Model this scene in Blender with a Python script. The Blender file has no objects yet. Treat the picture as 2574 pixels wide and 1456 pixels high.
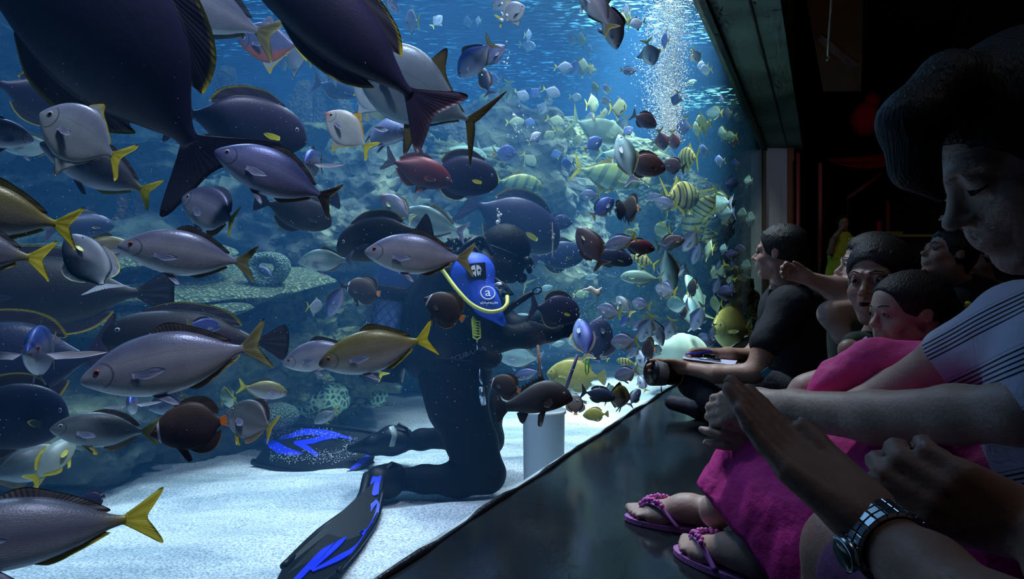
import bpy, math, random
import numpy as np
from mathutils import Vector, Matrix

random.seed(7)
C = bpy.context.scene.collection
SC = bpy.context.scene
PI = math.pi
# ---------------------------------------------------------------- camera
H = 0.62            # camera height above the hall floor
F = 1716.0          # focal length in photograph pixels (24 mm on a 36 mm sensor)
CX, CY = 1287.0, 722.0
cam_data = bpy.data.cameras.new('camera')
cam_data.lens = 24.0; cam_data.sensor_width = 36.0; cam_data.shift_y = -6.0 / 2574.0
cam_data.clip_start = 0.02; cam_data.clip_end = 100
cam = bpy.data.objects.new('camera', cam_data); C.objects.link(cam)
cam.location = (0, 0, H); cam.rotation_euler = (PI / 2, 0, 0)
SC.camera = cam
SC.view_settings.view_transform = 'Standard'; SC.view_settings.look = 'None'
SC.view_settings.gamma = 1.0; SC.view_settings.exposure = 0.0
SC.view_settings.use_curve_mapping = False
cy = SC.cycles
cy.max_bounces = 6; cy.diffuse_bounces = 2; cy.glossy_bounces = 2; cy.transmission_bounces = 2
cy.transparent_max_bounces = 12; cy.volume_bounces = 0
cy.caustics_reflective = False; cy.caustics_refractive = False
cy.sample_clamp_indirect = 3.0; cy.sample_clamp_direct = 12.0
cy.use_denoising = True; cy.use_adaptive_sampling = True; cy.adaptive_threshold = 0.06; cy.adaptive_min_samples = 12
w = bpy.data.worlds.new('world'); SC.world = w; w.use_nodes = True
w.node_tree.nodes['Background'].inputs[0].default_value = (0, 0, 0, 1)

# plan of the glass: x = GA + GK*y, from near the camera to the far post
GA, GK = -0.945, 0.4557
G_TOP = 2.84; G_END = 10.9; G_START = -1.2
SAND = -0.34; SURF = 3.35
gdir = Vector((GK, 1, 0)).normalized()          # along the glass, away from the camera
gnor = Vector((1, -GK, 0)).normalized()         # towards the visitors
def gx(y): return GA + GK * y
def P(px, py, d):
    return Vector(((px - CX) / F * d, d, H - (py - CY) / F * d))

# ---------------------------------------------------------------- lamps
def area(name, loc, target, size, power, color, size_y=None, spread=None):
    l = bpy.data.lights.new(name, 'AREA'); l.energy = power; l.color = color
    l.shape = 'RECTANGLE' if size_y else 'SQUARE'; l.size = size
    if size_y: l.size_y = size_y
    if spread: l.spread = math.radians(spread)
    o = bpy.data.objects.new(name, l); C.objects.link(o); o.location = loc
    o.rotation_euler = (Vector(target) - Vector(loc)).to_track_quat('-Z', 'Y').to_euler()
    return o
def spot(name, loc, target, power, color, angle=50, radius=0.15, blend=0.6):
    l = bpy.data.lights.new(name, 'SPOT'); l.energy = power; l.color = color
    l.spot_size = math.radians(angle); l.spot_blend = blend; l.shadow_soft_size = radius
    o = bpy.data.objects.new(name, l); C.objects.link(o); o.location = loc
    o.rotation_euler = (Vector(target) - Vector(loc)).to_track_quat('-Z', 'Y').to_euler()
    return o
# lamps hung over the tank, above the water
area('tank_lamp_bank', (-2.8, 5.8, 4.6), (-2.8, 5.8, 0), 7.0, 270, (0.30, 0.58, 1.0), 9.0, spread=110)
for k_, (y_, pw_) in enumerate(((3.6, 150), (6.6, 200))):   # strip lamps over the water just inside the glass
    area('tank_strip_lamp', (gx(y_) - .35, y_, 3.9), (gx(y_) - 1.3, y_ + .9, 0.2), 1.7, pw_, (0.74, 0.84, 1.0), 0.5, spread=100)
# added fill spots outside the glass, no real fittings, brighten the fish near it
spot('fill_spot_left', (gx(1.0) + .42, 0.7, 2.75), (-1.5, 1.9, 0.55), 180, (0.74, 0.76, 1.0), 74, 0.10)
spot('fill_spot_middle', (gx(2.4) + .40, 2.0, 2.75), (-0.6, 3.2, 0.6), 120, (0.80, 0.82, 1.0), 66, 0.10)
spot('fill_spot_far', (gx(4.6) + .40, 4.4, 2.75), (0.6, 5.6, 0.9), 150, (0.84, 0.95, 1.0), 66, 0.10)
spot('tank_spot_diver', (-0.35, 4.4, 4.5), (-0.15, 3.2, -0.3), 1150, (0.84, 0.90, 1.0), 56, 0.20)
spot('tank_spot_left', (-2.0, 3.6, 4.5), (-1.35, 2.4, -0.3), 820, (0.60, 0.70, 1.0), 54, 0.25)
spot('tank_spot_bubbles', (1.4, 7.0, 4.5), (1.3, 6.2, 0.0), 2000, (0.80, 1.0, 0.95), 56, 0.25)
spot('tank_spot_plume', (1.5, 5.4, 5.6), (1.38, 5.65, 1.5), 7000, (0.85, 1.0, 1.0), 30, 0.15)
spot('tank_spot_end', (2.6, 9.6, 4.5), (2.9, 10.4, 0.6), 700, (0.85, 1.0, 0.8), 60, 0.2)
area('hall_fill_soft', (1.6, -0.6, 4.2), (1.2, 1.2, 0.4), 1.2, 6, (0.85, 0.88, 1.0))  # added fill behind the camera to brighten the nearest visitors, not a hall fitting
spot('post_fill_spot', (3.3, 7.2, 2.7), (4.18, 10.9, 2.1), 45, (0.80, 0.86, 1.0), 30, 0.1)  # added fill to lift the far post, no lamp known there
# ---------------------------------------------------------------- helpers
def tag(o, label=None, cat=None, group=None, kind=None):
    if label: o['label'] = label
    if cat: o['category'] = cat
    if group: o['group'] = group
    if kind: o['kind'] = kind
    return o
def empty(name, loc=(0, 0, 0)):
    o = bpy.data.objects.new(name, None); C.objects.link(o); o.location = loc
    o.empty_display_size = 0.05
    return o
def mesh_obj(name, verts, faces, mat=None, parent=None, smooth=True, attrs=None, flat_mesh=None):
    me = flat_mesh or bpy.data.meshes.new(name)
    if flat_mesh is None:
        me.from_pydata([tuple(v) for v in verts], [], [tuple(f) for f in faces])
        if attrs:
            for k, a in attrs.items():
                at = me.attributes.new(k, 'FLOAT', 'POINT'); at.data.foreach_set('value', np.asarray(a, dtype=np.float32))
        if smooth: me.polygons.foreach_set('use_smooth', [True] * len(me.polygons))
        if mat: me.materials.append(mat)
        me.update()
    o = bpy.data.objects.new(name, me); C.objects.link(o)
    if parent: o.parent = parent
    return o
def wm(o):
    return (wm(o.parent) @ o.matrix_parent_inverse if o.parent else Matrix()) @ o.matrix_basis
class MB:
    """collects shapes into one mesh"""
    def __init__(s): s.v = []; s.f = []
    def add(s, v, f):
        n = len(s.v); s.v += [tuple(p) for p in v]; s.f += [tuple(i + n for i in q) for q in f]; return s
    def box(s, lo, hi, m=None):
        x0, y0, z0 = lo; x1, y1, z1 = hi
        v = [Vector(p) for p in ((x0,y0,z0),(x1,y0,z0),(x1,y1,z0),(x0,y1,z0),(x0,y0,z1),(x1,y0,z1),(x1,y1,z1),(x0,y1,z1))]
        if m: v = [m @ p for p in v]
        return s.add(v, [(0,3,2,1),(4,5,6,7),(0,1,5,4),(1,2,6,5),(2,3,7,6),(3,0,4,7)])
    def hexa(s, p):   # eight corners, bottom four then top four
        return s.add(p, [(0,3,2,1),(4,5,6,7),(0,1,5,4),(1,2,6,5),(2,3,7,6),(3,0,4,7)])
    def tube(s, pts, r, n=10, caps=True, flat=1.0, up=None):
        pts = [Vector(p) for p in pts]; k = len(pts)
        rs = r if hasattr(r, '__len__') else [r] * k
        v = []; f = []
        t0 = (pts[1] - pts[0]).normalized()
        a = Vector(up) if up else (Vector((0, 0, 1)) if abs(t0.z) < .9 else Vector((1, 0, 0)))
        for i in range(k):
            t = (pts[min(i + 1, k - 1)] - pts[max(i - 1, 0)]).normalized()
            b = t.cross(a).normalized(); a2 = b.cross(t).normalized()
            if not up: a = a2
            for j in range(n):
                th = 2 * PI * j / n
                v.append(pts[i] + (b * math.cos(th) + a2 * math.sin(th) * flat) * rs[i])
        for i in range(k - 1):
            for j in range(n):
                f.append((i*n+j, i*n+(j+1) % n, (i+1)*n+(j+1) % n, (i+1)*n+j))
        if caps: f.append(tuple(reversed(range(n)))); f.append(tuple((k-1)*n+j for j in range(n)))
        return s.add(v, f)
    def ball(s, c, r, nu=12, nv=8, m=None):
        r = r if hasattr(r, '__len__') else (r, r, r)
        v = []; f = []
        for i in range(nv + 1):
            ph = PI * i / nv
            for j in range(nu):
                th = 2 * PI * j / nu
                p = Vector((r[0]*math.sin(ph)*math.cos(th), r[1]*math.sin(ph)*math.sin(th), r[2]*math.cos(ph)))
                if m: p = m @ p
                v.append(p + Vector(c))
        for i in range(nv):
            for j in range(nu):
                f.append((i*nu+j, (i+1)*nu+j, (i+1)*nu+(j+1) % nu, i*nu+(j+1) % nu))
        return s.add(v, f)
    def build(s, name, mat=None, parent=None, smooth=True):
        o = mesh_obj(name, s.v, s.f, mat, None, smooth)
        if parent: o.parent = parent; o.matrix_parent_inverse = wm(parent).inverted()
        return o
def bevel(o, w=0.005, seg=2):
    m = o.modifiers.new('bevel', 'BEVEL'); m.width = w; m.segments = seg; m.limit_method = 'ANGLE'; return o
def solid(o, t=0.002, off=0):
    m = o.modifiers.new('solidify', 'SOLIDIFY'); m.thickness = t; m.offset = off; return o
def spline(pts, n):
    """Catmull-Rom through rows of pts -> n samples"""
    p = np.asarray(pts, float); k = len(p)
    q = np.vstack([2*p[0]-p[1], p, 2*p[-1]-p[-2]])
    t = np.linspace(0, k - 1 - 1e-9, n); i = t.astype(int); u = (t - i)[:, None]
    a, b, c, d = q[i], q[i+1], q[i+2], q[i+3]
    return 0.5*((2*b) + (c-a)*u + (2*a-5*b+4*c-d)*u**2 + (3*b-a-3*c+d)*u**3)

# materials ------------------------------------------------------------
MATS = {}
def lin(c):   # sRGB 0-255 -> linear
    return tuple(((x/255)/12.92 if x/255 <= .04045 else ((x/255+.055)/1.055)**2.4) for x in c[:3]) + (1,)
def new_mat(name):
    m = bpy.data.materials.new(name); m.use_nodes = True; nt = m.node_tree
    return m, nt, nt.nodes['Principled BSDF']
def mat(name, col, rough=0.6, metal=0.0, bump=None, var=None, spec=0.5, scale=None, trans=0):
    """plain procedural material; bump=(scale,strength), var=(scale,amount)"""
    if name in MATS: return MATS[name]
    m, nt, b = new_mat(name)
    b.inputs['Roughness'].default_value = rough; b.inputs['Metallic'].default_value = metal
    b.inputs['Specular IOR Level'].default_value = spec
    c = lin(col)
    if var:
        tc = nt.nodes.new('ShaderNodeTexCoord'); no = nt.nodes.new('ShaderNodeTexNoise'); no.inputs['Scale'].default_value = var[0]
        no.inputs['Detail'].default_value = 3
        mx = nt.nodes.new('ShaderNodeMix'); mx.data_type = 'RGBA'
        a = var[1]; mx.inputs[6].default_value = tuple(x*(1-a) for x in c[:3])+(1,); mx.inputs[7].default_value = tuple(min(1, x*(1+a)) for x in c[:3])+(1,)
        nt.links.new(tc.outputs['Object'], no.inputs['Vector']); nt.links.new(no.outputs[0], mx.inputs[0]); nt.links.new(mx.outputs[2], b.inputs['Base Color'])
    else: b.inputs['Base Color'].default_value = c
    if bump:
        tc = nt.nodes.new('ShaderNodeTexCoord'); no = nt.nodes.new('ShaderNodeTexNoise'); no.inputs['Scale'].default_value = bump[0]; no.inputs['Detail'].default_value = 4
        bp = nt.nodes.new('ShaderNodeBump'); bp.inputs['Strength'].default_value = bump[1]; bp.inputs['Distance'].default_value = 0.01
        nt.links.new(tc.outputs['Object'], no.inputs['Vector']); nt.links.new(no.outputs[0], bp.inputs['Height']); nt.links.new(bp.outputs[0], b.inputs['Normal'])
    MATS[name] = m
    return m
# value noise for displacing rocks and sand
_perm = np.random.RandomState(3).rand(64, 64, 64)
def vnoise(p):
    p = np.asarray(p, float); i = np.floor(p).astype(int); f = p - i; f = f*f*(3-2*f); i %= 64; j = (i+1) % 64
    x0, y0, z0 = i.T; x1, y1, z1 = j.T; fx, fy, fz = f.T
    g = _perm
    a = g[x0,y0,z0]*(1-fx)+g[x1,y0,z0]*fx; b = g[x0,y1,z0]*(1-fx)+g[x1,y1,z0]*fx
    c = g[x0,y0,z1]*(1-fx)+g[x1,y0,z1]*fx; d = g[x0,y1,z1]*(1-fx)+g[x1,y1,z1]*fx
    return (a*(1-fy)+b*fy)*(1-fz)+(c*(1-fy)+d*fy)*fz
def fbm(p, o=4):
    s = 0; a = 1; t = 0
    p = np.asarray(p, float)
    for _ in range(o): s = s + a*vnoise(p); t += a; a *= .5; p = p*2.03+17.1
    return s/t
# ---------------------------------------------------------------- tank shell
def wall_quad(name, pts, mt, thick, kind='structure'):
    mb = MB(); p = [Vector(q) for q in pts]; n = (p[1]-p[0]).cross(p[3]-p[0]).normalized()*thick
    mb.hexa([p[0], p[1], p[1]+n, p[0]+n, p[3], p[2], p[2]+n, p[3]+n])
    o = mb.build(name, mt, smooth=False)
    if kind: o['kind'] = kind
    return o
m_tankwall = mat('tank_wall_blue', (18, 70, 120), 0.9, var=(0.7, 0.3))
TX0, TY1 = -9.5, 14.5
END = Vector((gx(G_END), G_END, 0))
wall_quad('wall_tank_far', [(TX0, TY1, -1), (5.5, TY1, -1), (5.5, TY1, 6), (TX0, TY1, 6)], m_tankwall, 0.2)
wall_quad('wall_tank_left', [(TX0, -1.4, -1), (TX0, TY1, -1), (TX0, TY1, 6), (TX0, -1.4, 6)], m_tankwall, -0.2)
wall_quad('wall_tank_near', [(TX0, -1.4, -1), (gx(-1.2)-.06, -1.4, -1), (gx(-1.2)-.06, -1.4, 6), (TX0, -1.4, 6)], m_tankwall, 0.2)

# sand: uneven, raked by the current
def sand_h(x, y):
    p = np.stack([x*0.55, y*0.9, np.zeros_like(x)], -1)
    q = np.stack([(x+y*.35)*1.4, (y-x*.35)*5.0, np.zeros_like(x)+3], -1)
    return SAND + 0.10*(fbm(p, 3)-.5) + 0.075*(fbm(q, 3)-.5) + 0.10*np.clip((y-5)/6, 0, 1)
m_sand, nt, b = new_mat('pale_sand')
tc = nt.nodes.new('ShaderNodeTexCoord')
no = nt.nodes.new('ShaderNodeTexNoise'); no.inputs['Scale'].default_value = 120; no.inputs['Detail'].default_value = 3
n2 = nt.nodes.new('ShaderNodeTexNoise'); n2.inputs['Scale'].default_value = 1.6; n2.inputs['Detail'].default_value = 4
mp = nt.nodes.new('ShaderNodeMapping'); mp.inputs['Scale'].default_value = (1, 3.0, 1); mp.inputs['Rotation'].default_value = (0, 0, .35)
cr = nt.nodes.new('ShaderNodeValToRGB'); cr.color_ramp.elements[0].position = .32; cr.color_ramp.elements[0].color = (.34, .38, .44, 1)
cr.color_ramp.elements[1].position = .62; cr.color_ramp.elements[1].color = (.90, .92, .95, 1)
c2 = nt.nodes.new('ShaderNodeValToRGB'); c2.color_ramp.elements[0].position = .36; c2.color_ramp.elements[0].color = (.58, .66, .70, 1)  # bluish streaks put light dapples and ripple shading into the sand colour
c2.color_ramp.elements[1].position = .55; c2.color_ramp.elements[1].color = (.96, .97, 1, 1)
mx = nt.nodes.new('ShaderNodeMix'); mx.data_type = 'RGBA'; mx.blend_type = 'MULTIPLY'; mx.inputs[0].default_value = 1
bp = nt.nodes.new('ShaderNodeBump'); bp.inputs['Strength'].default_value = .35; bp.inputs['Distance'].default_value = .01
L = nt.links.new
L(tc.outputs['Object'], no.inputs['Vector']); L(tc.outputs['Object'], mp.inputs['Vector']); L(mp.outputs[0], n2.inputs['Vector'])
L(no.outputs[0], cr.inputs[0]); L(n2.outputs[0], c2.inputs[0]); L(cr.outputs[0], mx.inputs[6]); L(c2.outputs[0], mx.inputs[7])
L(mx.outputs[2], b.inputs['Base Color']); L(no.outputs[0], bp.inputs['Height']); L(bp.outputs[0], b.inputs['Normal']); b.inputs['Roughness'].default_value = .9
ny, nx = 300, 180
ys = np.concatenate([np.linspace(-1.4, 6, 220, endpoint=False), np.linspace(6, TY1, 80)])
V = []; 
for y in ys:
    x1 = (gx(y) - .026) if y <= G_END else (5.4)
    xs = x1 - (x1 - TX0) * np.linspace(0, 1, nx)**1.8
    V.append(np.stack([xs, np.full(nx, y), sand_h(xs, np.full(nx, y))], -1))
V = np.concatenate(V)
Fc = [(i*nx+j, i*nx+j+1, (i+1)*nx+j+1, (i+1)*nx+j) for i in range(ny-1) for j in range(nx-1)]
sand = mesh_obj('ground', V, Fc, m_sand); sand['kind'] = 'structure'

# water: haze, a closed body from the sand to the surface
mw = bpy.data.materials.new('hazy_water'); mw.use_nodes = True; nt = mw.node_tree; nt.nodes.clear()
out = nt.nodes.new('ShaderNodeOutputMaterial'); vs = nt.nodes.new('ShaderNodeVolumeScatter'); va = nt.nodes.new('ShaderNodeVolumeAbsorption'); ad = nt.nodes.new('ShaderNodeAddShader')
vs.inputs['Color'].default_value = (0.11, 0.43, 1.0, 1); vs.inputs['Density'].default_value = 0.066; vs.inputs['Anisotropy'].default_value = 0.0
va.inputs['Color'].default_value = (0.25, 0.72, 0.94, 1); va.inputs['Density'].default_value = 0.12
nt.links.new(vs.outputs[0], ad.inputs[0]); nt.links.new(va.outputs[0], ad.inputs[1]); nt.links.new(ad.outputs[0], out.inputs['Volume'])
gi = .03   # gap behind the inner face of the glass
A = Vector((gx(-1.2), -1.2, 0)) - gnor*gi; B = END - gnor*gi
ring = [(TX0+.02, -1.38), (A.x, -1.38), (A.x, A.y), (B.x, B.y), (B.x+.02, TY1-.02), (TX0+.02, TY1-.02)]
n = len(ring)
wv = [(x, y, -.95) for x, y in ring] + [(x, y, SURF-.02) for x, y in ring]
wf = [tuple(reversed(range(n))), tuple(range(n, 2*n))] + [(i, (i+1) % n, (i+1) % n+n, i+n) for i in range(n)]
water = mesh_obj('water', wv, wf, mw, smooth=False); water['kind'] = 'stuff'
tag(water, 'hazy blue water filling the whole aquarium tank', 'water')

# rippled surface of the water seen from below
ms = bpy.data.materials.new('water_surface'); ms.use_nodes = True; nt = ms.node_tree; nt.nodes.clear(); L = nt.links.new
out = nt.nodes.new('ShaderNodeOutputMaterial'); tr = nt.nodes.new('ShaderNodeBsdfTransparent'); tl = nt.nodes.new('ShaderNodeBsdfTranslucent'); gl = nt.nodes.new('ShaderNodeBsdfGlossy')
tl.inputs[0].default_value = (.25, .75, 1, 1); gl.inputs[0].default_value = (.6, .9, 1, 1); gl.inputs['Roughness'].default_value = .08
tc = nt.nodes.new('ShaderNodeTexCoord'); mp = nt.nodes.new('ShaderNodeMapping'); mp.inputs['Scale'].default_value = (9, 22, 1)
no = nt.nodes.new('ShaderNodeTexNoise'); no.inputs['Scale'].default_value = 1; no.inputs['Detail'].default_value = 4
n2 = nt.nodes.new('ShaderNodeTexNoise'); n2.inputs['Scale'].default_value = .35
cr = nt.nodes.new('ShaderNodeValToRGB'); cr.color_ramp.elements[0].position = .56; cr.color_ramp.elements[1].position = .66  # sparkle is painted in as noise patches of the translucent shader
ml = nt.nodes.new('ShaderNodeMath'); ml.operation = 'MULTIPLY'
c2 = nt.nodes.new('ShaderNodeValToRGB'); c2.color_ramp.elements[0].position = .42; c2.color_ramp.elements[1].position = .62
bp = nt.nodes.new('ShaderNodeBump'); bp.inputs['Distance'].default_value = .05; bp.inputs['Strength'].default_value = 1
m1 = nt.nodes.new('ShaderNodeMixShader'); m1.inputs[0].default_value = .35; m2 = nt.nodes.new('ShaderNodeMixShader')
L(tc.outputs['Object'], mp.inputs[0]); L(mp.outputs[0], no.inputs['Vector']); L(tc.outputs['Object'], n2.inputs['Vector']); L(no.outputs[0], cr.inputs[0]); L(n2.outputs[0], c2.inputs[0])
L(cr.outputs[0], ml.inputs[0]); L(c2.outputs[0], ml.inputs[1]); L(no.outputs[0], bp.inputs['Height']); L(bp.outputs[0], gl.inputs['Normal'])
L(tr.outputs[0], m1.inputs[1]); L(gl.outputs[0], m1.inputs[2]); L(m1.outputs[0], m2.inputs[1]); L(tl.outputs[0], m2.inputs[2]); L(ml.outputs[0], m2.inputs[0]); L(m2.outputs[0], out.inputs[0])
wt = mesh_obj('water_surface', [(x, y, SURF) for x, y in ring], [tuple(range(n))], ms, smooth=False)
tag(wt, 'rippled glittering underside of the water surface at the top of the tank', 'water surface', kind='structure')

# glass panel
mg = bpy.data.materials.new('clear_acrylic'); mg.use_nodes = True; nt = mg.node_tree; nt.nodes.clear(); L = nt.links.new
out = nt.nodes.new('ShaderNodeOutputMaterial'); tr = nt.nodes.new('ShaderNodeBsdfTransparent'); gl = nt.nodes.new('ShaderNodeBsdfGlossy'); gl.inputs['Roughness'].default_value = .03
tr.inputs[0].default_value = (.97, .985, .98, 1); lw = nt.nodes.new('ShaderNodeLayerWeight'); pw = nt.nodes.new('ShaderNodeMath'); pw.operation = 'POWER'; pw.inputs[1].default_value = 6
fr = nt.nodes.new('ShaderNodeMath'); fr.operation = 'MULTIPLY_ADD'; fr.inputs[1].default_value = .30; fr.inputs[2].default_value = .012; mm = nt.nodes.new('ShaderNodeMixShader')
L(lw.outputs['Facing'], pw.inputs[0]); L(pw.outputs[0], fr.inputs[0])
L(fr.outputs[0], mm.inputs[0]); L(tr.outputs[0], mm.inputs[1]); L(gl.outputs[0], mm.inputs[2]); L(mm.outputs[0], out.inputs[0])
a0 = Vector((gx(-1.2), -1.2, 0)); a1 = Vector((gx(G_END), G_END, 0)); nn = gnor*.02
g = MB().hexa([a0-nn+Vector((0,0,.0)), a0, a1, a1-nn, a0-nn+Vector((0,0,G_TOP)), a0+Vector((0,0,G_TOP)), a1+Vector((0,0,G_TOP)), a1-nn+Vector((0,0,G_TOP))]).build('window_1', mg, smooth=False)
g['kind'] = 'structure'
# kerb below the glass, tank side and floor slab edge
m_kerb = mat('dark_kerb', (30, 34, 38), .7, bump=(40, .3))
k = MB(); z0 = -1.0
k.hexa([a0-gnor*.02+Vector((0,0,z0)), a0+gnor*.0+Vector((0,0,z0)), a1+Vector((0,0,z0)), a1-gnor*.02+Vector((0,0,z0)),
        a0-gnor*.02+Vector((0,0,-.004)), a0+Vector((0,0,-.004)), a1+Vector((0,0,-.004)), a1-gnor*.02+Vector((0,0,-.004))])
k.build('trim_2', mat('pale_tank_kerb', (190, 200, 205), .6), smooth=False)['kind'] = 'structure'
# black sealant bead, hand laid so slightly uneven
pts = []; rr = []
for i in range(161):
    y = -1.2 + (G_END+1.2)*(i/160)**1.6
    q = Vector((gx(y), y, .002)) + gnor*(.008 + .004*math.sin(y*9)); q.z += .003*math.sin(y*13+1)
    pts.append(q); rr.append(.0085 + .0025*math.sin(y*17) + .0015*math.sin(y*41))
s = MB().tube(pts, rr, 8).build('trim_1', mat('black_sealant', (16, 18, 26), .35, bump=(60, .4)))
s['kind'] = 'structure'

# ---------------------------------------------------------------- hall
mf, nt, b = new_mat('polished_dark_floor'); L = nt.links.new
tc = nt.nodes.new('ShaderNodeTexCoord'); no = nt.nodes.new('ShaderNodeTexNoise'); no.inputs['Scale'].default_value = 1.2; no.inputs['Detail'].default_value = 5
br = nt.nodes.new('ShaderNodeTexBrick'); br.inputs['Scale'].default_value = 1; br.inputs['Mortar Size'].default_value = .002; br.inputs['Brick Width'].default_value = .9; br.inputs['Row Height'].default_value = .9; br.offset = 0
br.inputs['Color1'].default_value = (1,1,1,1); br.inputs['Color2'].default_value = (1,1,1,1); br.inputs['Mortar'].default_value = (.25,.25,.25,1)
cr = nt.nodes.new('ShaderNodeValToRGB'); cr.color_ramp.elements[0].color = lin((20, 24, 28)); cr.color_ramp.elements[1].color = lin((34, 40, 44))
mx = nt.nodes.new('ShaderNodeMix'); mx.data_type = 'RGBA'; mx.blend_type = 'MULTIPLY'; mx.inputs[0].default_value = 1
mp = nt.nodes.new('ShaderNodeMapping'); mp.inputs['Rotation'].default_value = (0, 0, .43)
L(tc.outputs['Object'], no.inputs['Vector']); L(tc.outputs['Object'], mp.inputs[0]); L(mp.outputs[0], br.inputs['Vector']); L(no.outputs[0], cr.inputs[0]); L(cr.outputs[0], mx.inputs[6]); L(br.outputs[0], mx.inputs[7]); L(mx.outputs[2], b.inputs['Base Color'])
b.inputs['Roughness'].default_value = .16; b.inputs['Specular IOR Level'].default_value = .5
fl = MB().hexa([Vector((gx(-1.2)+.001, -1.2, -.2)), Vector((6.5, -1.2, -.2)), Vector((6.5, 15, -.2)), Vector((gx(15)+.001, 15, -.2)),
                Vector((gx(-1.2)+.001, -1.2, 0)), Vector((6.5, -1.2, 0)), Vector((6.5, 15, 0)), Vector((gx(15)+.001, 15, 0))]).build('floor', mf, smooth=False)
fl['kind'] = 'structure'
m_dark = mat('hall_wall_dark', (22, 20, 22), .85, var=(2, .3))
m_ceil = mat('hall_ceiling_black', (10, 10, 11), .9)
wall_quad('wall_right', [(6.5, 15, 0), (6.5, -1.2, 0), (6.5, -1.2, 4.6), (6.5, 15, 4.6)], m_dark, .15)
wall_quad('wall_left', [(4.36, 11.4, 0), (5.75, 14.98, 0), (5.75, 14.98, 4.6), (4.36, 11.4, 4.6)], m_dark, .08)
wall_quad('wall_back', [(5.6, 15, 0), (6.5, 15, 0), (6.5, 15, 4.6), (5.6, 15, 4.6)], m_dark, .15)
wall_quad('wall_near', [(6.5, -1.2, 0), (gx(-1.2), -1.2, 0), (gx(-1.2), -1.2, 4.6), (6.5, -1.2, 4.6)], m_dark, .15)
c = MB().hexa([Vector((gx(-1.2), -1.2, 4.6)), Vector((6.5, -1.2, 4.6)), Vector((6.5, 15, 4.6)), Vector((gx(15), 15, 4.6))]*1 + [Vector((gx(-1.2), -1.2, 4.7)), Vector((6.5, -1.2, 4.7)), Vector((6.5, 15, 4.7)), Vector((gx(15), 15, 4.7))]).build('ceiling', m_ceil, smooth=False)
c['kind'] = 'structure'
# bulkhead over the glass: soffit of green-grey concrete, closed up to the ceiling
m_conc, nt, b = new_mat('green_grey_concrete'); L = nt.links.new
tc = nt.nodes.new('ShaderNodeTexCoord'); mp = nt.nodes.new('ShaderNodeMapping'); mp.inputs['Rotation'].default_value = (0, 0, .43)
no = nt.nodes.new('ShaderNodeTexNoise'); no.inputs['Scale'].default_value = 1.3; no.inputs['Detail'].default_value = 6
cr = nt.nodes.new('ShaderNodeValToRGB'); cr.color_ramp.elements[0].position = .3; cr.color_ramp.elements[0].color = lin((64, 78, 76)); cr.color_ramp.elements[1].position = .7; cr.color_ramp.elements[1].color = lin((112, 126, 120))
L(tc.outputs['Object'], mp.inputs[0]); L(mp.outputs[0], no.inputs[0]); L(no.outputs[0], cr.inputs[0]); L(cr.outputs[0], b.inputs['Base Color']); b.inputs['Roughness'].default_value = .85
def gbox(mb, y0, y1, o0, o1, z0, z1):
    """box along the glass: offsets o0..o1 towards the visitors"""
    p = [Vector((gx(y0), y0, 0))+gnor*o0, Vector((gx(y0), y0, 0))+gnor*o1, Vector((gx(y1), y1, 0))+gnor*o1, Vector((gx(y1), y1, 0))+gnor*o0]
    return mb.hexa([q+Vector((0,0,z0)) for q in p]+[q+Vector((0,0,z1)) for q in p])
bk = gbox(MB(), -1.2, G_END+.4, -.06, .56, G_TOP, 4.59).build('beam_over_glass', m_conc, smooth=False); bk['kind'] = 'structure'
gbox(MB(), -1.2, G_END, .0, .05, G_TOP-.05, G_TOP+.002).build('trim_3', mat('dark_green_frame', (30, 38, 34), .6), smooth=False)['kind'] = 'structure'
gbox(MB(), 1.0, G_END, .335, .35, G_TOP-.012, G_TOP+.002).build('trim_4', mat('dark_red_joint', (38, 20, 24), .7), smooth=False)['kind'] = 'structure'
# far post, with a pale face towards the camera
pe = Vector((gx(G_END), G_END, 0))
pm = MB(); w_ = .37
pp = [pe+Vector((-.03, 0, 0)), pe+Vector((w_, 0, 0)), pe+Vector((w_, .5, 0)), pe+Vector((-.03, .5, 0))]
pm.hexa(pp+[q+Vector((0,0,G_TOP)) for q in pp])
pm.build('pillar_1', mat('pale_grey_post', (150, 152, 165), .8), smooth=False)['kind'] = 'structure'
MB().box((pe.x-.035, G_END-.06, 0), (pe.x+.015, G_END, G_TOP)).build('trim_5', mat('dark_bronze_trim', (60, 52, 48), .5), smooth=False)['kind'] = 'structure'
MB().box((pe.x+w_, G_END-.02, 0), (pe.x+w_+.1, G_END+.5, G_TOP)).build('trim_6', mat('brown_wood_trim', (110, 66, 52), .5), smooth=False)['kind'] = 'structure'
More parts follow.
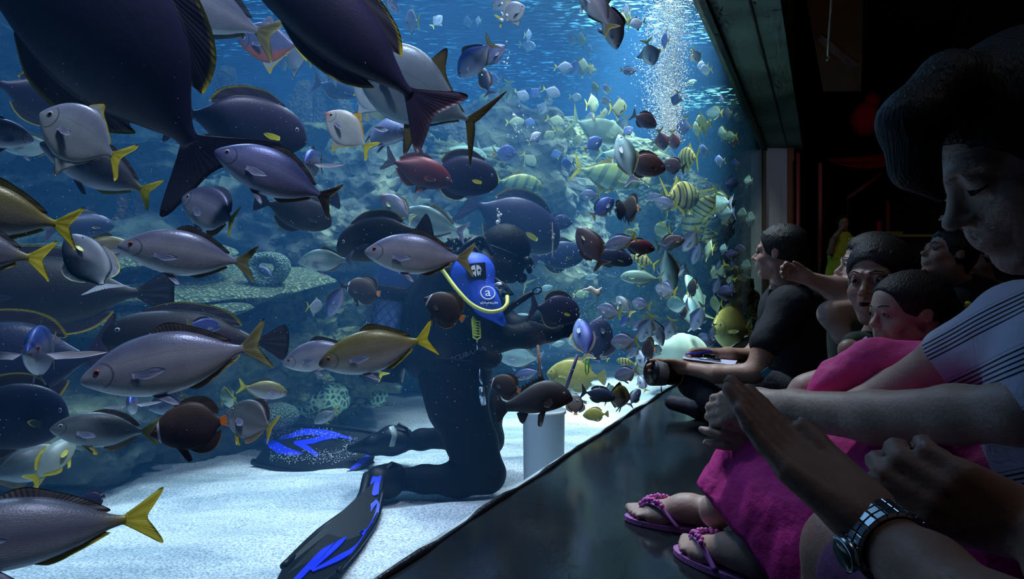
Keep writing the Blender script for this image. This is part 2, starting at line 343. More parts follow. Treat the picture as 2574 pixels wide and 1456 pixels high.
# ---------------------------------------------------------------- reef
def rock_mat(name, c1, c2, c3, sc=6.0, bumps=.8):
    m, nt, b = new_mat(name); L = nt.links.new
    tc = nt.nodes.new('ShaderNodeTexCoord')
    no = nt.nodes.new('ShaderNodeTexNoise'); no.inputs['Scale'].default_value = sc; no.inputs['Detail'].default_value = 6; no.inputs['Roughness'].default_value = .65
    vo = nt.nodes.new('ShaderNodeTexVoronoi'); vo.inputs['Scale'].default_value = sc*4.5
    cr = nt.nodes.new('ShaderNodeValToRGB'); e = cr.color_ramp.elements
    e[0].position = .36; e[0].color = lin(c1); e[1].position = .66; e[1].color = lin(c3); q = e.new(.5); q.color = lin(c2)
    ad = nt.nodes.new('ShaderNodeMath'); ad.operation = 'ADD'
    bp = nt.nodes.new('ShaderNodeBump'); bp.inputs['Strength'].default_value = bumps; bp.inputs['Distance'].default_value = .04
    L(tc.outputs['Object'], no.inputs['Vector']); L(tc.outputs['Object'], vo.inputs['Vector']); L(no.outputs[0], cr.inputs[0]); L(cr.outputs[0], b.inputs['Base Color'])
    L(no.outputs[0], ad.inputs[0]); L(vo.outputs[0], ad.inputs[1]); L(ad.outputs[0], bp.inputs['Height']); L(bp.outputs[0], b.inputs['Normal']); b.inputs['Roughness'].default_value = .95
    return m
m_rock = rock_mat('reef_rock', (24, 32, 34), (54, 66, 58), (102, 112, 88), 3.0)
m_rock2 = rock_mat('reef_rock_algae', (28, 36, 24), (64, 76, 44), (108, 116, 70), 5.0)
m_knob = rock_mat('knobbly_coral', (70, 84, 50), (140, 158, 100), (190, 200, 150), 9.0, 1.0)
def ico(n):
    import bmesh
    bm = bmesh.new(); bmesh.ops.create_icosphere(bm, subdivisions=n, radius=1)
    v = np.array([x.co[:] for x in bm.verts]); f = [tuple(q.index for q in x.verts) for x in bm.faces]; bm.free(); return v, f
ICO = {k: ico(k) for k in (3, 4, 5, 6)}
def rock(name, c, r, seed, mt, label, cat='rock', group=None, lv=5, rough=.5, freq=1.6, squash=0.0, knob=0.0, rot=0):
    v, f = ICO[lv]; v = v.copy(); s = np.array([seed*7.3, seed*3.1, seed*5.7])
    d = 1 + rough*(fbm(v*freq+s, 5)-.5)*2
    d += rough*.35*(np.abs(fbm(v*freq*2.7+s+9, 4)-.5)*2 - .3)
    if knob: d += knob*np.clip(fbm(v*freq*7+s, 2)-.45, 0, 1)*2
    v = v*d[:, None]
    if squash: v[:, 2] = np.where(v[:, 2] > squash, squash+(v[:, 2]-squash)*.25, v[:, 2])
    v = v*np.array(r)
    if rot:
        ca, sa = math.cos(rot), math.sin(rot); v = np.stack([v[:, 0]*ca-v[:, 1]*sa, v[:, 0]*sa+v[:, 1]*ca, v[:, 2]], -1)
    o = mesh_obj(name, v, f, mt); o.location = c
    tag(o, label, cat, group); return o
def RP(px, py, d): return P(px, py, d)
# big masses of the reef, back to front.  (px, py, depth) of the middle and radii in metres
rock('reef_rock', RP(60, 330, 6.2), (1.7, 1.0, 1.5), 1, m_rock, 'dark mossy rock wall at the left end of the tank, rising to the top corner', lv=6)
rock('reef_rock', RP(330, 500, 5.2), (1.5, .8, .55), 2, m_rock, 'grey ledge of rock behind the silver fish on the left, topped with orange sponges', lv=6, squash=.45)
rock('reef_rock', RP(830, 420, 5.6), (1.35, .8, .42), 3, m_rock2, 'flat-topped reef ledge carrying the tall tube sponges', lv=6, squash=.4)
rock('reef_rock', RP(800, 640, 5.0), (1.0, .8, .75), 4, m_rock, 'craggy reef rock with pale knobs left of the diver\'s air cylinder', lv=6, knob=.25)
rock('reef_rock', RP(150, 900, 4.3), (1.7, .8, .8), 5, m_rock, 'deep shadowed rock under the pebbly plate coral on the left', lv=6)
rock('reef_rock', RP(700, 880, 4.6), (.75, .6, .6), 6, m_rock2, 'rounded rock with pale crust above the net-patterned coral', lv=6, knob=.3)
rock('reef_rock', RP(1080, 560, 6.2), (1.5, .8, 1.15), 7, m_rock, 'dark rock mass behind the diver\'s head and shoulders', lv=6)
rock('reef_rock', RP(1330, 560, 7.2), (1.5, .9, .95), 8, m_rock2, 'algae-covered rock face right of the diver, behind the feeding fish', lv=6)
rock('reef_rock', RP(1400, 430, 7.6), (.36, .3, .6), 9, m_rock2, 'upright tan lump of coral rock among the small silver fish', lv=5, knob=.2)
rock('reef_rock', RP(1240, 360, 7.8), (.42, .35, .5), 10, m_rock2, 'rounded green coral head below the bubbles, left of the upright tan lump', lv=5, knob=.2)
rock('reef_rock', RP(1560, 600, 8.2), (1.3, .9, 1.2), 11, m_rock2, 'green-tinged rock in the hazy middle distance below the bubble column', lv=6)
rock('reef_rock', RP(1740, 500, 12.6), (1.05, .7, 1.9), 12, m_rock2, 'tall green rock pile near the far end of the glass', lv=6, knob=.2)
rock('reef_rock', RP(1700, 740, 9.6), (1.0, .9, .75), 13, m_rock2, 'low dark rock pile in the far right of the tank, below the barred yellow fish', lv=6)
rock('reef_rock', RP(1862, 640, 12.6), (.36, .4, 1.5), 14, m_rock2, 'narrow olive rock column beside the far post of the glass', lv=5, knob=.2)
rock('reef_rock', RP(480, 760, 4.9), (1.1, .6, .35), 15, m_rock, 'shadowy rock shelf behind the big silver red-eyed fish', lv=5)
rock('reef_rock', RP(40, 1080, 3.4), (.85, .5, .32), 16, m_rock, 'low dark rock on the sand at the left edge', lv=5)
rock('reef_rock', RP(1000, 800, 6.4), (1.2, .6, .8), 17, m_rock, 'dark rock behind the diver\'s mesh-covered cylinder', lv=5)
rock('pale_boulder', RP(1705, 885, 6.1), (.25, .22, .17), 18, mat('chalky_stone', (205, 222, 205), .8, bump=(20, .3)), 'smooth pale boulder glowing green-white on the sand, left of the writing hand', 'boulder', lv=4, rough=.12)

# plate coral with pebbly skin
def pebble_mat(name, c1, c2, sc, hex_=False):
    m, nt, b = new_mat(name); L = nt.links.new
    tc = nt.nodes.new('ShaderNodeTexCoord'); vo = nt.nodes.new('ShaderNodeTexVoronoi'); vo.inputs['Scale'].default_value = sc
    if hex_: vo.feature = 'DISTANCE_TO_EDGE'
    cr = nt.nodes.new('ShaderNodeValToRGB'); e = cr.color_ramp.elements; e[0].position = .03 if hex_ else .1; e[1].position = .22 if hex_ else .5
    e[0].color = lin(c1); e[1].color = lin(c2); bp = nt.nodes.new('ShaderNodeBump'); bp.inputs['Distance'].default_value = .02; bp.inputs['Strength'].default_value = 1; bp.invert = not hex_
    L(tc.outputs['Object'], vo.inputs['Vector']); L(vo.outputs[0], cr.inputs[0]); L(cr.outputs[0], b.inputs['Base Color']); L(vo.outputs[0], bp.inputs['Height']); L(bp.outputs[0], b.inputs['Normal']); b.inputs['Roughness'].default_value = .9
    return m
m_peb = pebble_mat('pebbly_coral', (120, 140, 92), (40, 56, 36), 52)
m_net = pebble_mat('net_coral', (150, 186, 150), (44, 72, 56), 26, True)
m_maze = pebble_mat('maze_coral', (130, 156, 132), (64, 88, 74), 80)
def plate(c, rx, ry, t, seed, label, tilt=.1, rot=0):
    n = 90; k = 26; V = []; Fc = []
    th = np.linspace(0, 2*PI, n, endpoint=False); s = np.array([seed*3.3, 0, 0])
    edge = 1+.28*(fbm(np.stack([np.cos(th)*1.3, np.sin(th)*1.3, th*0], -1)+s, 3)-.5)*2
    for side in (1, -1):
        for i in range(k):
            q = i/(k-1); rr = q*edge; x = rr*np.cos(th)*rx; y = rr*np.sin(th)*ry
            z = side*t*np.sqrt(max(0, 1-q**3)) + .05*rx*(fbm(np.stack([x*2, y*2, x*0], -1)+s, 3)-.5)*2
            if side < 0: z = z*1.0 - .25*rx*(1-q)**1.5
            V.append(np.stack([x, y, z], -1))
    V = np.concatenate(V)
    for sd in range(2):
        o = sd*n*k
        for i in range(k-1):
            for j in range(n):
                a = (o+i*n+j, o+(i+1)*n+j, o+(i+1)*n+(j+1) % n, o+i*n+(j+1) % n); Fc.append(a if sd == 0 else a[::-1])
    for j in range(n): Fc.append(((k-1)*n+j, n*k+(k-1)*n+j, n*k+(k-1)*n+(j+1) % n, (k-1)*n+(j+1) % n))
    ob = mesh_obj('plate_coral', V, Fc, m_peb); ob.location = c; ob.rotation_euler = (tilt, 0, rot); tag(ob, label, 'coral', 'pebbly plate corals on the left'); return ob
plate(RP(90, 640, 3.7), .95, .62, .05, 1, 'pebbly green plate coral at the left edge, behind the two yellow tail fins', .20)
plate(RP(470, 705, 3.8), .72, .50, .045, 2, 'broad pebbly green plate coral under the silver fish with the curved dark back fin', .22, .3)
plate(RP(330, 780, 3.6), .62, .40, .05, 3, 'lowest pebbly plate coral, its rim beside the dark fan tail', .16, -.2)

# upright ring-shaped sponge with a hollow
V = []; Fc = []; n1, n2 = 40, 20
for i in range(n1):
    a = 2*PI*i/n1
    for j in range(n2):
        c_ = 2*PI*j/n2; R_ = .085*(1+.08*math.sin(a*3)); r_ = .040*(1+.12*math.sin(a*2+1))
        V.append(((R_+r_*math.cos(c_))*math.cos(a), r_*math.sin(c_)*1.2, (R_+r_*math.cos(c_))*math.sin(a)*.85))
for i in range(n1):
    for j in range(n2): Fc.append((i*n2+j, i*n2+(j+1) % n2, (i+1) % n1*n2+(j+1) % n2, (i+1) % n1*n2+j))
o = mesh_obj('ring_coral', V, Fc, m_maze); o.location = RP(670, 678, 3.7); tag(o, 'round ring-shaped pale coral with a small dark fish in its hollow', 'coral')
# three corals on the sand by the fins
rock('net_coral', RP(806, 1000, 4.3), (.18, .16, .13), 21, m_net, 'dome coral with a green net pattern, behind the blue swim fin', 'coral', lv=5, rough=.22)
rock('net_coral', RP(938, 998, 4.6), (.095, .08, .07), 22, m_net, 'small net-patterned green coral beside the diver\'s hip', 'coral', lv=4, rough=.2)
rock('brain_coral', RP(700, 1045, 3.9), (.12, .11, .075), 23, m_maze, 'low pale brain coral on the sand beside the grey fish with yellow fins', 'coral', lv=5, rough=.1)
for i, (px, py, s) in enumerate(((905, 1005, .035), (925, 1018, .028), (890, 1018, .025), (1000, 975, .03))):
    rock('pebble', RP(px, py, 4.5), (s, s, s*.7), 30+i, m_rock, 'small pebble on the sand between the two net-patterned corals', 'pebble', 'pebbles by the net corals', lv=3, rough=.2)

# tube sponges
m_tube = rock_mat('tube_sponge_brown', (50, 50, 52), (84, 84, 74), (120, 116, 92), 8.0, .7)
m_orange = rock_mat('finger_sponge_orange', (70, 44, 30), (130, 84, 44), (160, 116, 70), 10.0, .7)
def sponge(base, hgt, r, lean, seed, mt, label, group, k=1):
    rs = random.Random(seed); mb = MB()
    for q in range(k):
        a = rs.random()*6.28; off = Vector((math.cos(a), math.sin(a), 0))*r*1.1*q; h2 = hgt*(1-.22*q*rs.random()); n = 10; pts = []; rr = []
        for i in range(n):
            t = i/(n-1); pts.append(off+Vector((lean[0]*t*t*h2+.03*math.sin(t*5+seed), lean[1]*t*h2, t*h2))); rr.append(r*(.8+.25*math.sin(t*9+seed+q)*.5+.25*t))
        top = pts[-1]; pts += [top+Vector((0, 0, r*.15)), top+Vector((0, 0, -r*.6))]; rr += [r*.7, r*.45]
        mb.tube(pts, rr, 14)
    o = mb.build('tube_sponge', mt); o.location = base; tag(o, label, 'sponge', group); return o
for i, (px, py, h_, r_) in enumerate(((590, 330, .62, .07), (640, 335, .5, .06), (745, 360, .55, .07), (785, 365, .62, .07), (812, 350, 1.0, .075), (850, 350, .7, .07), (890, 360, .45, .06), (935, 350, .4, .06), (1010, 350, .35, .07), (1120, 390, .42, .08), (1160, 395, .35, .08))):
    sponge(RP(px, py+30, 5.7), h_, r_, (random.uniform(-.2, .2), 0), i, m_tube,
           'tall brown tube sponge standing on the reef ledge behind the pale diamond fish' if px > 700 and px < 870 else ('short brown tube sponge rising behind the dark oval fish with the yellow-edged back' if px < 700 else 'stubby brown tube sponge on the ledge below the big dark tail'), 'tube sponges on the middle ledge', 2)
for i, (px, py, h_) in enumerate(((110, 520, .28), (205, 540, .32), (235, 545, .36), (312, 560, .40), (330, 555, .3))):
    sponge(RP(px, py+25, 4.6), h_, .035, (.35, 0), 40+i, m_orange, 'slim orange finger sponge growing on the rock ledge at the left', 'orange finger sponges on the left ledge', 3)
for i, (px, py, h_) in enumerate(((1808, 440, .75), (1822, 470, .9), (1838, 450, .95), (1850, 480, .9), (1864, 500, .9), (1880, 520, .8), (1845, 640, .9), (1868, 690, 1.0), (1885, 640, 1.0))):
    sponge(RP(px, py+20, 12.0), h_, .06, (random.uniform(-.1, .1), 0), 60+i, m_rock2, 'olive finger coral in the cluster at the far end of the glass', 'finger corals at the far end', 2)
# ---------------------------------------------------------------- fish
# body profile rows: (x, top, bottom, half width); x from +.5 (snout) back to the tail root
def prof(rows, n=30): return spline(rows, n)
def attr_mix(nt, name, a, c1, c2, lo, hi):
    """mix between two colours by a stored mesh attribute"""
    at = nt.nodes.new('ShaderNodeAttribute'); at.attribute_name = name
    mr = nt.nodes.new('ShaderNodeMapRange'); mr.inputs['From Min'].default_value = lo; mr.inputs['From Max'].default_value = hi; mr.interpolation_type = 'SMOOTHSTEP'
    mx = nt.nodes.new('ShaderNodeMix'); mx.data_type = 'RGBA'
    nt.links.new(at.outputs['Fac'], mr.inputs['Value']); nt.links.new(mr.outputs[0], mx.inputs[0])
    for i, c in ((6, c1), (7, c2)):
        if isinstance(c, tuple): mx.inputs[i].default_value = c
        else: nt.links.new(c, mx.inputs[i])
    return mx.outputs[2]
def fish_mat(name, back, side, belly, face=None, rear=None, lines=None, bars=None, maze=None, collar=None, gloss=.38, metal=.12, cheek=None, lo=-.5, hi=.75, patch=None, gill=True):
    m, nt, b = new_mat(name); L = nt.links.new
    c = attr_mix(nt, 'v', 0, lin(belly), lin(side), -.85, lo+.35)
    c = attr_mix(nt, 'v', 0, c, lin(back), .15, hi)
    def overlay(c, col, fac):
        mx = nt.nodes.new('ShaderNodeMix'); mx.data_type = 'RGBA'; L(fac, mx.inputs[0]); L(c, mx.inputs[6]); mx.inputs[7].default_value = lin(col); return mx.outputs[2]
    def at(n):
        a = nt.nodes.new('ShaderNodeAttribute'); a.attribute_name = n; return a.outputs['Fac']
    def math_(op, a, bb=None, cc=None):
        q = nt.nodes.new('ShaderNodeMath'); q.operation = op
        for i, x in enumerate((a, bb, cc)):
            if x is None: continue
            if isinstance(x, (int, float)): q.inputs[i].default_value = x
            else: L(x, q.inputs[i])
        return q.outputs[0]
    if lines:   # fine rows along the flank
        f = math_('MULTIPLY', math_('SINE', math_('MULTIPLY', at('v'), lines[1])), .5); f = math_('ADD', f, .5); f = math_('MULTIPLY', f, lines[2]); c = overlay(c, lines[0], f)
    if bars:    # upright bars, slightly slanted: (colour, frequency, strength, v limit)
        f = math_('SINE', math_('MULTIPLY', math_('ADD', at('u'), math_('MULTIPLY', at('v'), bars[4] if len(bars) > 4 else .03)), bars[1])); f = math_('MULTIPLY', math_('GREATER_THAN', f, bars[3]), bars[2]); c = overlay(c, bars[0], f)
    if maze:
        tc = nt.nodes.new('ShaderNodeTexCoord'); wv = nt.nodes.new('ShaderNodeTexWave'); wv.bands_direction = 'Z'; wv.inputs['Scale'].default_value = maze[1]; wv.inputs['Distortion'].default_value = 3.5; wv.inputs['Detail Scale'].default_value = 2.5; wv.inputs['Detail'].default_value = 1
        L(tc.outputs['Object'], wv.inputs['Vector']); c = overlay(c, maze[0], math_('GREATER_THAN', wv.outputs[1], .55))
    if rear: c = attr_mix(nt, 'u', 0, c, lin(rear), .72, 1.0)
    if face: c = attr_mix(nt, 'u', 0, lin(face), c, .10, .30)
    if cheek:
        f = math_('SUBTRACT', 1, math_('MULTIPLY', math_('ABSOLUTE', math_('SUBTRACT', at('u'), .22)), 6)); f = math_('MULTIPLY', math_('MAXIMUM', f, 0), .75); c = overlay(c, cheek, f)
    if patch:   # coloured patch: (colour, u, v, radius)
        du = math_('MULTIPLY', math_('SUBTRACT', at('u'), patch[1]), 1.0); dv = math_('MULTIPLY', math_('SUBTRACT', at('v'), patch[2]), .4)
        f = math_('LESS_THAN', math_('ADD', math_('MULTIPLY', du, du), math_('MULTIPLY', dv, dv)), patch[3]**2); c = overlay(c, patch[0], f)
    if gill:
        vv = math_('MULTIPLY', at('v'), at('v')); f = math_('LESS_THAN', math_('ABSOLUTE', math_('SUBTRACT', math_('ADD', at('u'), math_('MULTIPLY', vv, .13)), .335)), .006); f = math_('MULTIPLY', math_('MULTIPLY', f, math_('LESS_THAN', vv, .5)), .55); c = overlay(c, (30, 32, 48), f)
        f = math_('LESS_THAN', math_('ABSOLUTE', math_('SUBTRACT', math_('ADD', at('v'), math_('MULTIPLY', at('u'), -.25)), .18)), .012); f = math_('MULTIPLY', math_('MULTIPLY', f, math_('GREATER_THAN', at('u'), .36)), .3); c = overlay(c, (60, 64, 84), f)
    if collar:  # (colour, u, width)
        f = math_('LESS_THAN', math_('ABSOLUTE', math_('SUBTRACT', at('u'), collar[1])), collar[2]); c = overlay(c, collar[0], f)
    tc = nt.nodes.new('ShaderNodeTexCoord'); no = nt.nodes.new('ShaderNodeTexNoise'); no.inputs['Scale'].default_value = 9; no.inputs['Detail'].default_value = 4
    mr = nt.nodes.new('ShaderNodeMapRange'); mr.inputs['To Min'].default_value = .78; mr.inputs['To Max'].default_value = 1.15
    mx = nt.nodes.new('ShaderNodeMix'); mx.data_type = 'RGBA'; mx.blend_type = 'MULTIPLY'; mx.inputs[0].default_value = 1
    L(tc.outputs['Object'], no.inputs['Vector']); L(no.outputs[0], mr.inputs[0]); L(c, mx.inputs[6]); L(mr.outputs[0], mx.inputs[7])
    L(mx.outputs[2], b.inputs['Base Color']); b.inputs['Roughness'].default_value = gloss; b.inputs['Metallic'].default_value = metal
    vo = nt.nodes.new('ShaderNodeTexVoronoi'); vo.inputs['Scale'].default_value = 90; bp = nt.nodes.new('ShaderNodeBump'); bp.inputs['Strength'].default_value = .05; bp.inputs['Distance'].default_value = .006
    L(tc.outputs['Object'], vo.inputs['Vector']); L(vo.outputs[0], bp.inputs['Height']); L(bp.outputs[0], b.inputs['Normal'])
    return m
def fin_mat(name, base, edge, lo=.55, hi=.95, alpha=1.0):
    m, nt, b = new_mat(name); L = nt.links.new
    c = attr_mix(nt, 'e', 0, lin(base), lin(edge), lo, hi)
    at = nt.nodes.new('ShaderNodeAttribute'); at.attribute_name = 't'; s = nt.nodes.new('ShaderNodeMath'); s.operation = 'SINE'; q = nt.nodes.new('ShaderNodeMath'); q.operation = 'MULTIPLY'; q.inputs[1].default_value = 170
    L(at.outputs['Fac'], q.inputs[0]); L(q.outputs[0], s.inputs[0])
    mr = nt.nodes.new('ShaderNodeMapRange'); mr.inputs['From Min'].default_value = -1; mr.inputs['To Min'].default_value = .92; mr.inputs['To Max'].default_value = 1.04
    mx = nt.nodes.new('ShaderNodeMix'); mx.data_type = 'RGBA'; mx.blend_type = 'MULTIPLY'; mx.inputs[0].default_value = 1
    L(s.outputs[0], mr.inputs[0]); L(c, mx.inputs[6]); L(mr.outputs[0], mx.inputs[7]); L(mx.outputs[2], b.inputs['Base Color'])
    bp = nt.nodes.new('ShaderNodeBump'); bp.inputs['Strength'].default_value = .12; bp.inputs['Distance'].default_value = .004; L(s.outputs[0], bp.inputs['Height']); L(bp.outputs[0], b.inputs['Normal'])
    b.inputs['Roughness'].default_value = .45
    b.inputs['Subsurface Weight'].default_value = 0
    return m
m_eye_w = mat('fish_eye_silver', (170, 175, 180), .15)
m_eye_r = mat('fish_eye_rust', (150, 70, 50), .15)
m_pupil = mat('fish_pupil', (6, 6, 10), .08)
m_mouth = mat('fish_mouth_dark', (40, 34, 40), .6)

def body_mesh(rows, n=34, m=20, power=2.0, arch=0):
    q = prof(rows, n); V = []; u = []; v = []
    for i in range(n):
        x, t, b_, w_ = q[i]; c = (t+b_)/2; hh = max((t-b_)/2, .0015); w_ = max(w_, .0015)
        for j in range(m):
            th = 2*PI*j/m; cs, sn = math.cos(th), math.sin(th)
            y = w_*np.sign(cs)*abs(cs)**(2/power) ; z = hh*np.sign(sn)*abs(sn)**(1.15)
            V.append((x, y, c+z)); u.append(i/(n-1)); v.append(z/hh)
    F_ = [(i*m+j, i*m+(j+1) % m, (i+1)*m+(j+1) % m, (i+1)*m+j) for i in range(n-1) for j in range(m)]
    F_.append(tuple(range(m))[::-1]); F_.append(tuple((n-1)*m+j for j in range(m)))
    return V, [f[::-1] for f in F_], {'u': u, 'v': v}
def fin_mesh(base, outer, th=.006, nt_=18, ns=6, ripple=.0, plane='xz', origin=None, droop=0.0):
    """fin spanned between a root line and an outer edge; tapered to the rim"""
    B = spline(base, nt_) if len(base) > 1 else np.repeat(np.array(base, float), nt_, 0)
    O = spline(outer, nt_)
    V = []; e = []; t_ = []
    for side in (1, -1):
        for i in range(nt_):
            for j in range(ns):
                s = j/(ns-1); p = B[i]*(1-s)+O[i]*s; y = side*(th*(1-s)*.5+.0008) + ripple*math.sin(i*1.3)*s + droop*s*s
                V.append((p[0], y, p[1])); e.append(s); t_.append(i/(nt_-1))
    F_ = []; o = nt_*ns
    for i in range(nt_-1):
        for j in range(ns-1):
            a = (i*ns+j, i*ns+j+1, (i+1)*ns+j+1, (i+1)*ns+j); F_.append(a[::-1]); F_.append(tuple(k+o for k in a))
    rim = [i*ns for i in range(nt_)] + [(nt_-1)*ns+j for j in range(1, ns)] + [i*ns+ns-1 for i in range(nt_-2, -1, -1)] + [j for j in range(ns-2, 0, -1)]
    for a, b_ in zip(rim, rim[1:]+rim[:1]): F_.append((a, b_, b_+o, a+o))
    return V, F_, {'e': e, 't': t_}
def bend_pts(V, b):
    if not b: return V
    out = []
    for x, y, z in V:
        if x < .15:
            d = .15-x; out.append((x+abs(b)*d*d*.35, y+b*d*d, z))
        else: out.append((x, y, z))
    return out

SPEC = {}
def species(name, rows, tail, dorsal=None, anal=None, pect=None, pelv=None, eye=(.40, .03, .02), bm_=None, fm=None, tm=None, dm=None, pm=None, am=None, em=None, mouth=(.497, .0), power=2.0, tail_root=None, vm=None, extra=None):
    SPEC[name] = dict(rows=rows, tail=tail, dorsal=dorsal, anal=anal, pect=pect, pelv=pelv, eye=eye, bm=bm_, fm=fm, tm=tm or fm, dm=dm or fm, pm=pm or fm, am=am or dm or fm, em=em or m_eye_w, mouth=mouth, power=power, root=tail_root, vm=vm or fm, extra=extra)
def row_at(rows, x):
    q = prof(rows, 60); i = np.argmin(abs(q[:, 0]-x)); return q[i]
FCACHE = {}
def fish_parts(sp, bend, lod):
    key = (sp, bend, lod)
    if key in FCACHE: return FCACHE[key]
    S = SPEC[sp]; parts = []   # (name, parent index or None, V, F, attrs, material)
    hi = lod == 0
    V, F_, A_ = body_mesh(S['rows'], 40 if hi else 20, 28 if hi else 12, S['power'])
    parts.append(('body', None, V, F_, A_, S['bm']))
    xr, zt, zb, _w = S['rows'][-1]; r = S['root'] or [(xr+.02, zt*.9), (xr+.01, (zt+zb)/2), (xr+.02, zb*.9)]
    nt_ = 26 if hi else 10; ns = 8 if hi else 3
    V, F_, A_ = fin_mesh(r, S['tail'], .012, nt_, ns, .0018); parts.append(('tail_fin', None, V, F_, A_, S['tm']))
    if S['dorsal']:
        b_, o_ = S['dorsal']; o_ = list(o_)+[(b_[-1][0]-.012, b_[-1][1]+.004)]; V, F_, A_ = fin_mesh(b_, o_, .008, nt_, ns, .002); parts.append(('dorsal_fin', None, V, F_, A_, S['dm']))
    if S['anal']:
        b_, o_ = S['anal']; o_ = list(o_)+[(b_[-1][0]-.012, b_[-1][1]-.004)]; V, F_, A_ = fin_mesh(b_, o_, .008, nt_, ns, .002); parts.append(('anal_fin', None, V, F_, A_, S['am']))
    if S['pect']:
        b_, o_, spread = S['pect']
        for sd in (1, -1):
            V, F_, A_ = fin_mesh(b_, o_, .006, nt_ if hi else 8, ns, .001)
            x0 = b_[0][0]; w_ = row_at(S['rows'], x0)[3]; W = []
            for x, y, z in V:
                d = math.hypot(x-x0, z-b_[0][1]); W.append((x*1, sd*(w_*.93+d*spread+y), z))
            if sd > 0: F_ = F_
            parts.append(('pectoral_fin', None, W, F_, A_, S['pm']))
    if S['pelv']:
        b_, o_ = S['pelv']
        for sd in (1, -1):
            V, F_, A_ = fin_mesh(b_, o_, .006, 10 if hi else 5, 4 if hi else 3, .001)
            W = [(x, sd*(.012+abs(z-b_[0][1])*.30)+y, z) for x, y, z in V]; parts.append(('pelvic_fin', None, W, F_, A_, S['vm']))
    ex, ez, er = S['eye']; w_ = row_at(S['rows'], ex)[3]; tp = row_at(S['rows'], ex)
    frac = (ez-(tp[1]+tp[2])/2)/max(.01, (tp[1]-tp[2])/2); yy = w_*math.sqrt(max(.1, 1-frac**2))
    for sd in (1, -1):
        mb = MB().ball((ex, sd*(yy-er*.25), ez), (er, er*.55, er), 14 if hi else 8, 8 if hi else 5)
        parts.append(('eye', None, mb.v, mb.f, None, S['em']))
        mb = MB().ball((ex+er*.05, sd*(yy+er*.17), ez), (er*.52, er*.2, er*.52), 10 if hi else 6, 6 if hi else 4)
        parts.append(('pupil', len(parts)-1, mb.v, mb.f, None, m_pupil))
    if hi and S['mouth']:
        mx_, mz = S['mouth']; w0 = row_at(S['rows'], mx_-.02)[3]; pts = []
        for k in range(9):
            a = (k-4)/4; pts.append((mx_-.045*a*a-.001, a*w0*1.04, mz-.012*a*a))
        mb = MB().tube(pts, .0035, 6); parts.append(('mouth', None, mb.v, mb.f, None, m_mouth))
    if S['extra']:
        for nm, b_, o_, mt_ in S['extra']:
            V, F_, A_ = fin_mesh(b_, o_, .006, nt_, ns, .001); parts.append((nm, None, V, F_, A_, mt_))
    res = []
    for nm, par, V, F_, A_, mt_ in parts:
        V = bend_pts(V, bend); me = bpy.data.meshes.new(sp+'_'+nm)
        me.from_pydata([tuple(map(float, v)) for v in V], [], F_)
        if A_:
            for k, a in A_.items():
                at = me.attributes.new(k, 'FLOAT', 'POINT'); at.data.foreach_set('value', np.asarray(a, dtype=np.float32))
        me.polygons.foreach_set('use_smooth', [True]*len(me.polygons)); me.materials.append(mt_); me.update(); res.append((nm, par, me))
    if lod == 2:   # one mesh for fish too small to show parts
        me = bpy.data.meshes.new(sp+'_small'); VV = []; FF = []; MI = []; mats = []; AT = {'u': [], 'v': [], 'e': [], 't': []}
        for nm, par, V, F_, A_, mt_ in parts:
            V = bend_pts(V, bend); n0 = len(VV); VV += [tuple(map(float, v)) for v in V]; FF += [tuple(i+n0 for i in f) for f in F_]
            if mt_ not in mats: mats.append(mt_)
            MI += [mats.index(mt_)]*len(F_)
            for k in AT: AT[k] += list(A_[k]) if A_ and k in A_ else [0]*len(V)
        me.from_pydata(VV, [], FF)
        for k, a in AT.items():
            at = me.attributes.new(k, 'FLOAT', 'POINT'); at.data.foreach_set('value', np.asarray(a, dtype=np.float32))
        for mt_ in mats: me.materials.append(mt_)
        me.polygons.foreach_set('material_index', MI); me.polygons.foreach_set('use_smooth', [True]*len(FF)); me.update(); res = me
    FCACHE[key] = res; return res

HR = dict(frontal=.40, mono=.72, monoyellow=.72, monoblue=.72, monored=.72, monowhite=.72, teal=.45, collared=.70, fusilier=.42, drummer=.42, snapper=.42, bream=.48, bluebream=.48, trevallyyellow=.42, trevallyplain=.42, surgeonblue=.46, parrot=.5, yellowback=.42)
def glass_d(px): return 0.945/(0.4557-(px-CX)/F)
NAMES = dict(yellowtail='yellowtail_fish', frontal='blue_backed_fish', yellowback='yellowtail_fish', fusilier='pale_fusilier', bream='silver_bream', greybream='grey_bream', bluebream='blue_bream', reddish='dark_red_fish', redcheek='red_cheeked_fish', teal='pale_green_fish', monoyellow='yellow_moonyfish', monoblue='blue_moonyfish', monowhite='white_moonyfish', monored='red_moonyfish', monopink='pink_faced_moonyfish', monobelly='rust_bellied_moonyfish', fantail='fan_tailed_surgeonfish', surgeonblue='blue_grey_surgeonfish', rabbitdark='brown_rabbitfish', trevallyyellow='black_barred_trevally', trevallyplain='plain_trevally', stripedpale='pale_striped_fish', disc='pale_disc_fish', discdark='dark_disc_fish', drummer='silver_drummer_fish', surgeon='dark_surgeonfish', mono='silver_moonyfish', collared='collared_butterflyfish', rabbit='rabbitfish', trevally='golden_trevally', pompano='pompano_fish', sweetlips='black_sweetlips', parrot='yellow_parrotfish', snapper='blue_snapper', stripy='striped_surgeonfish', seabream='round_bream', red='red_snapper_fish')
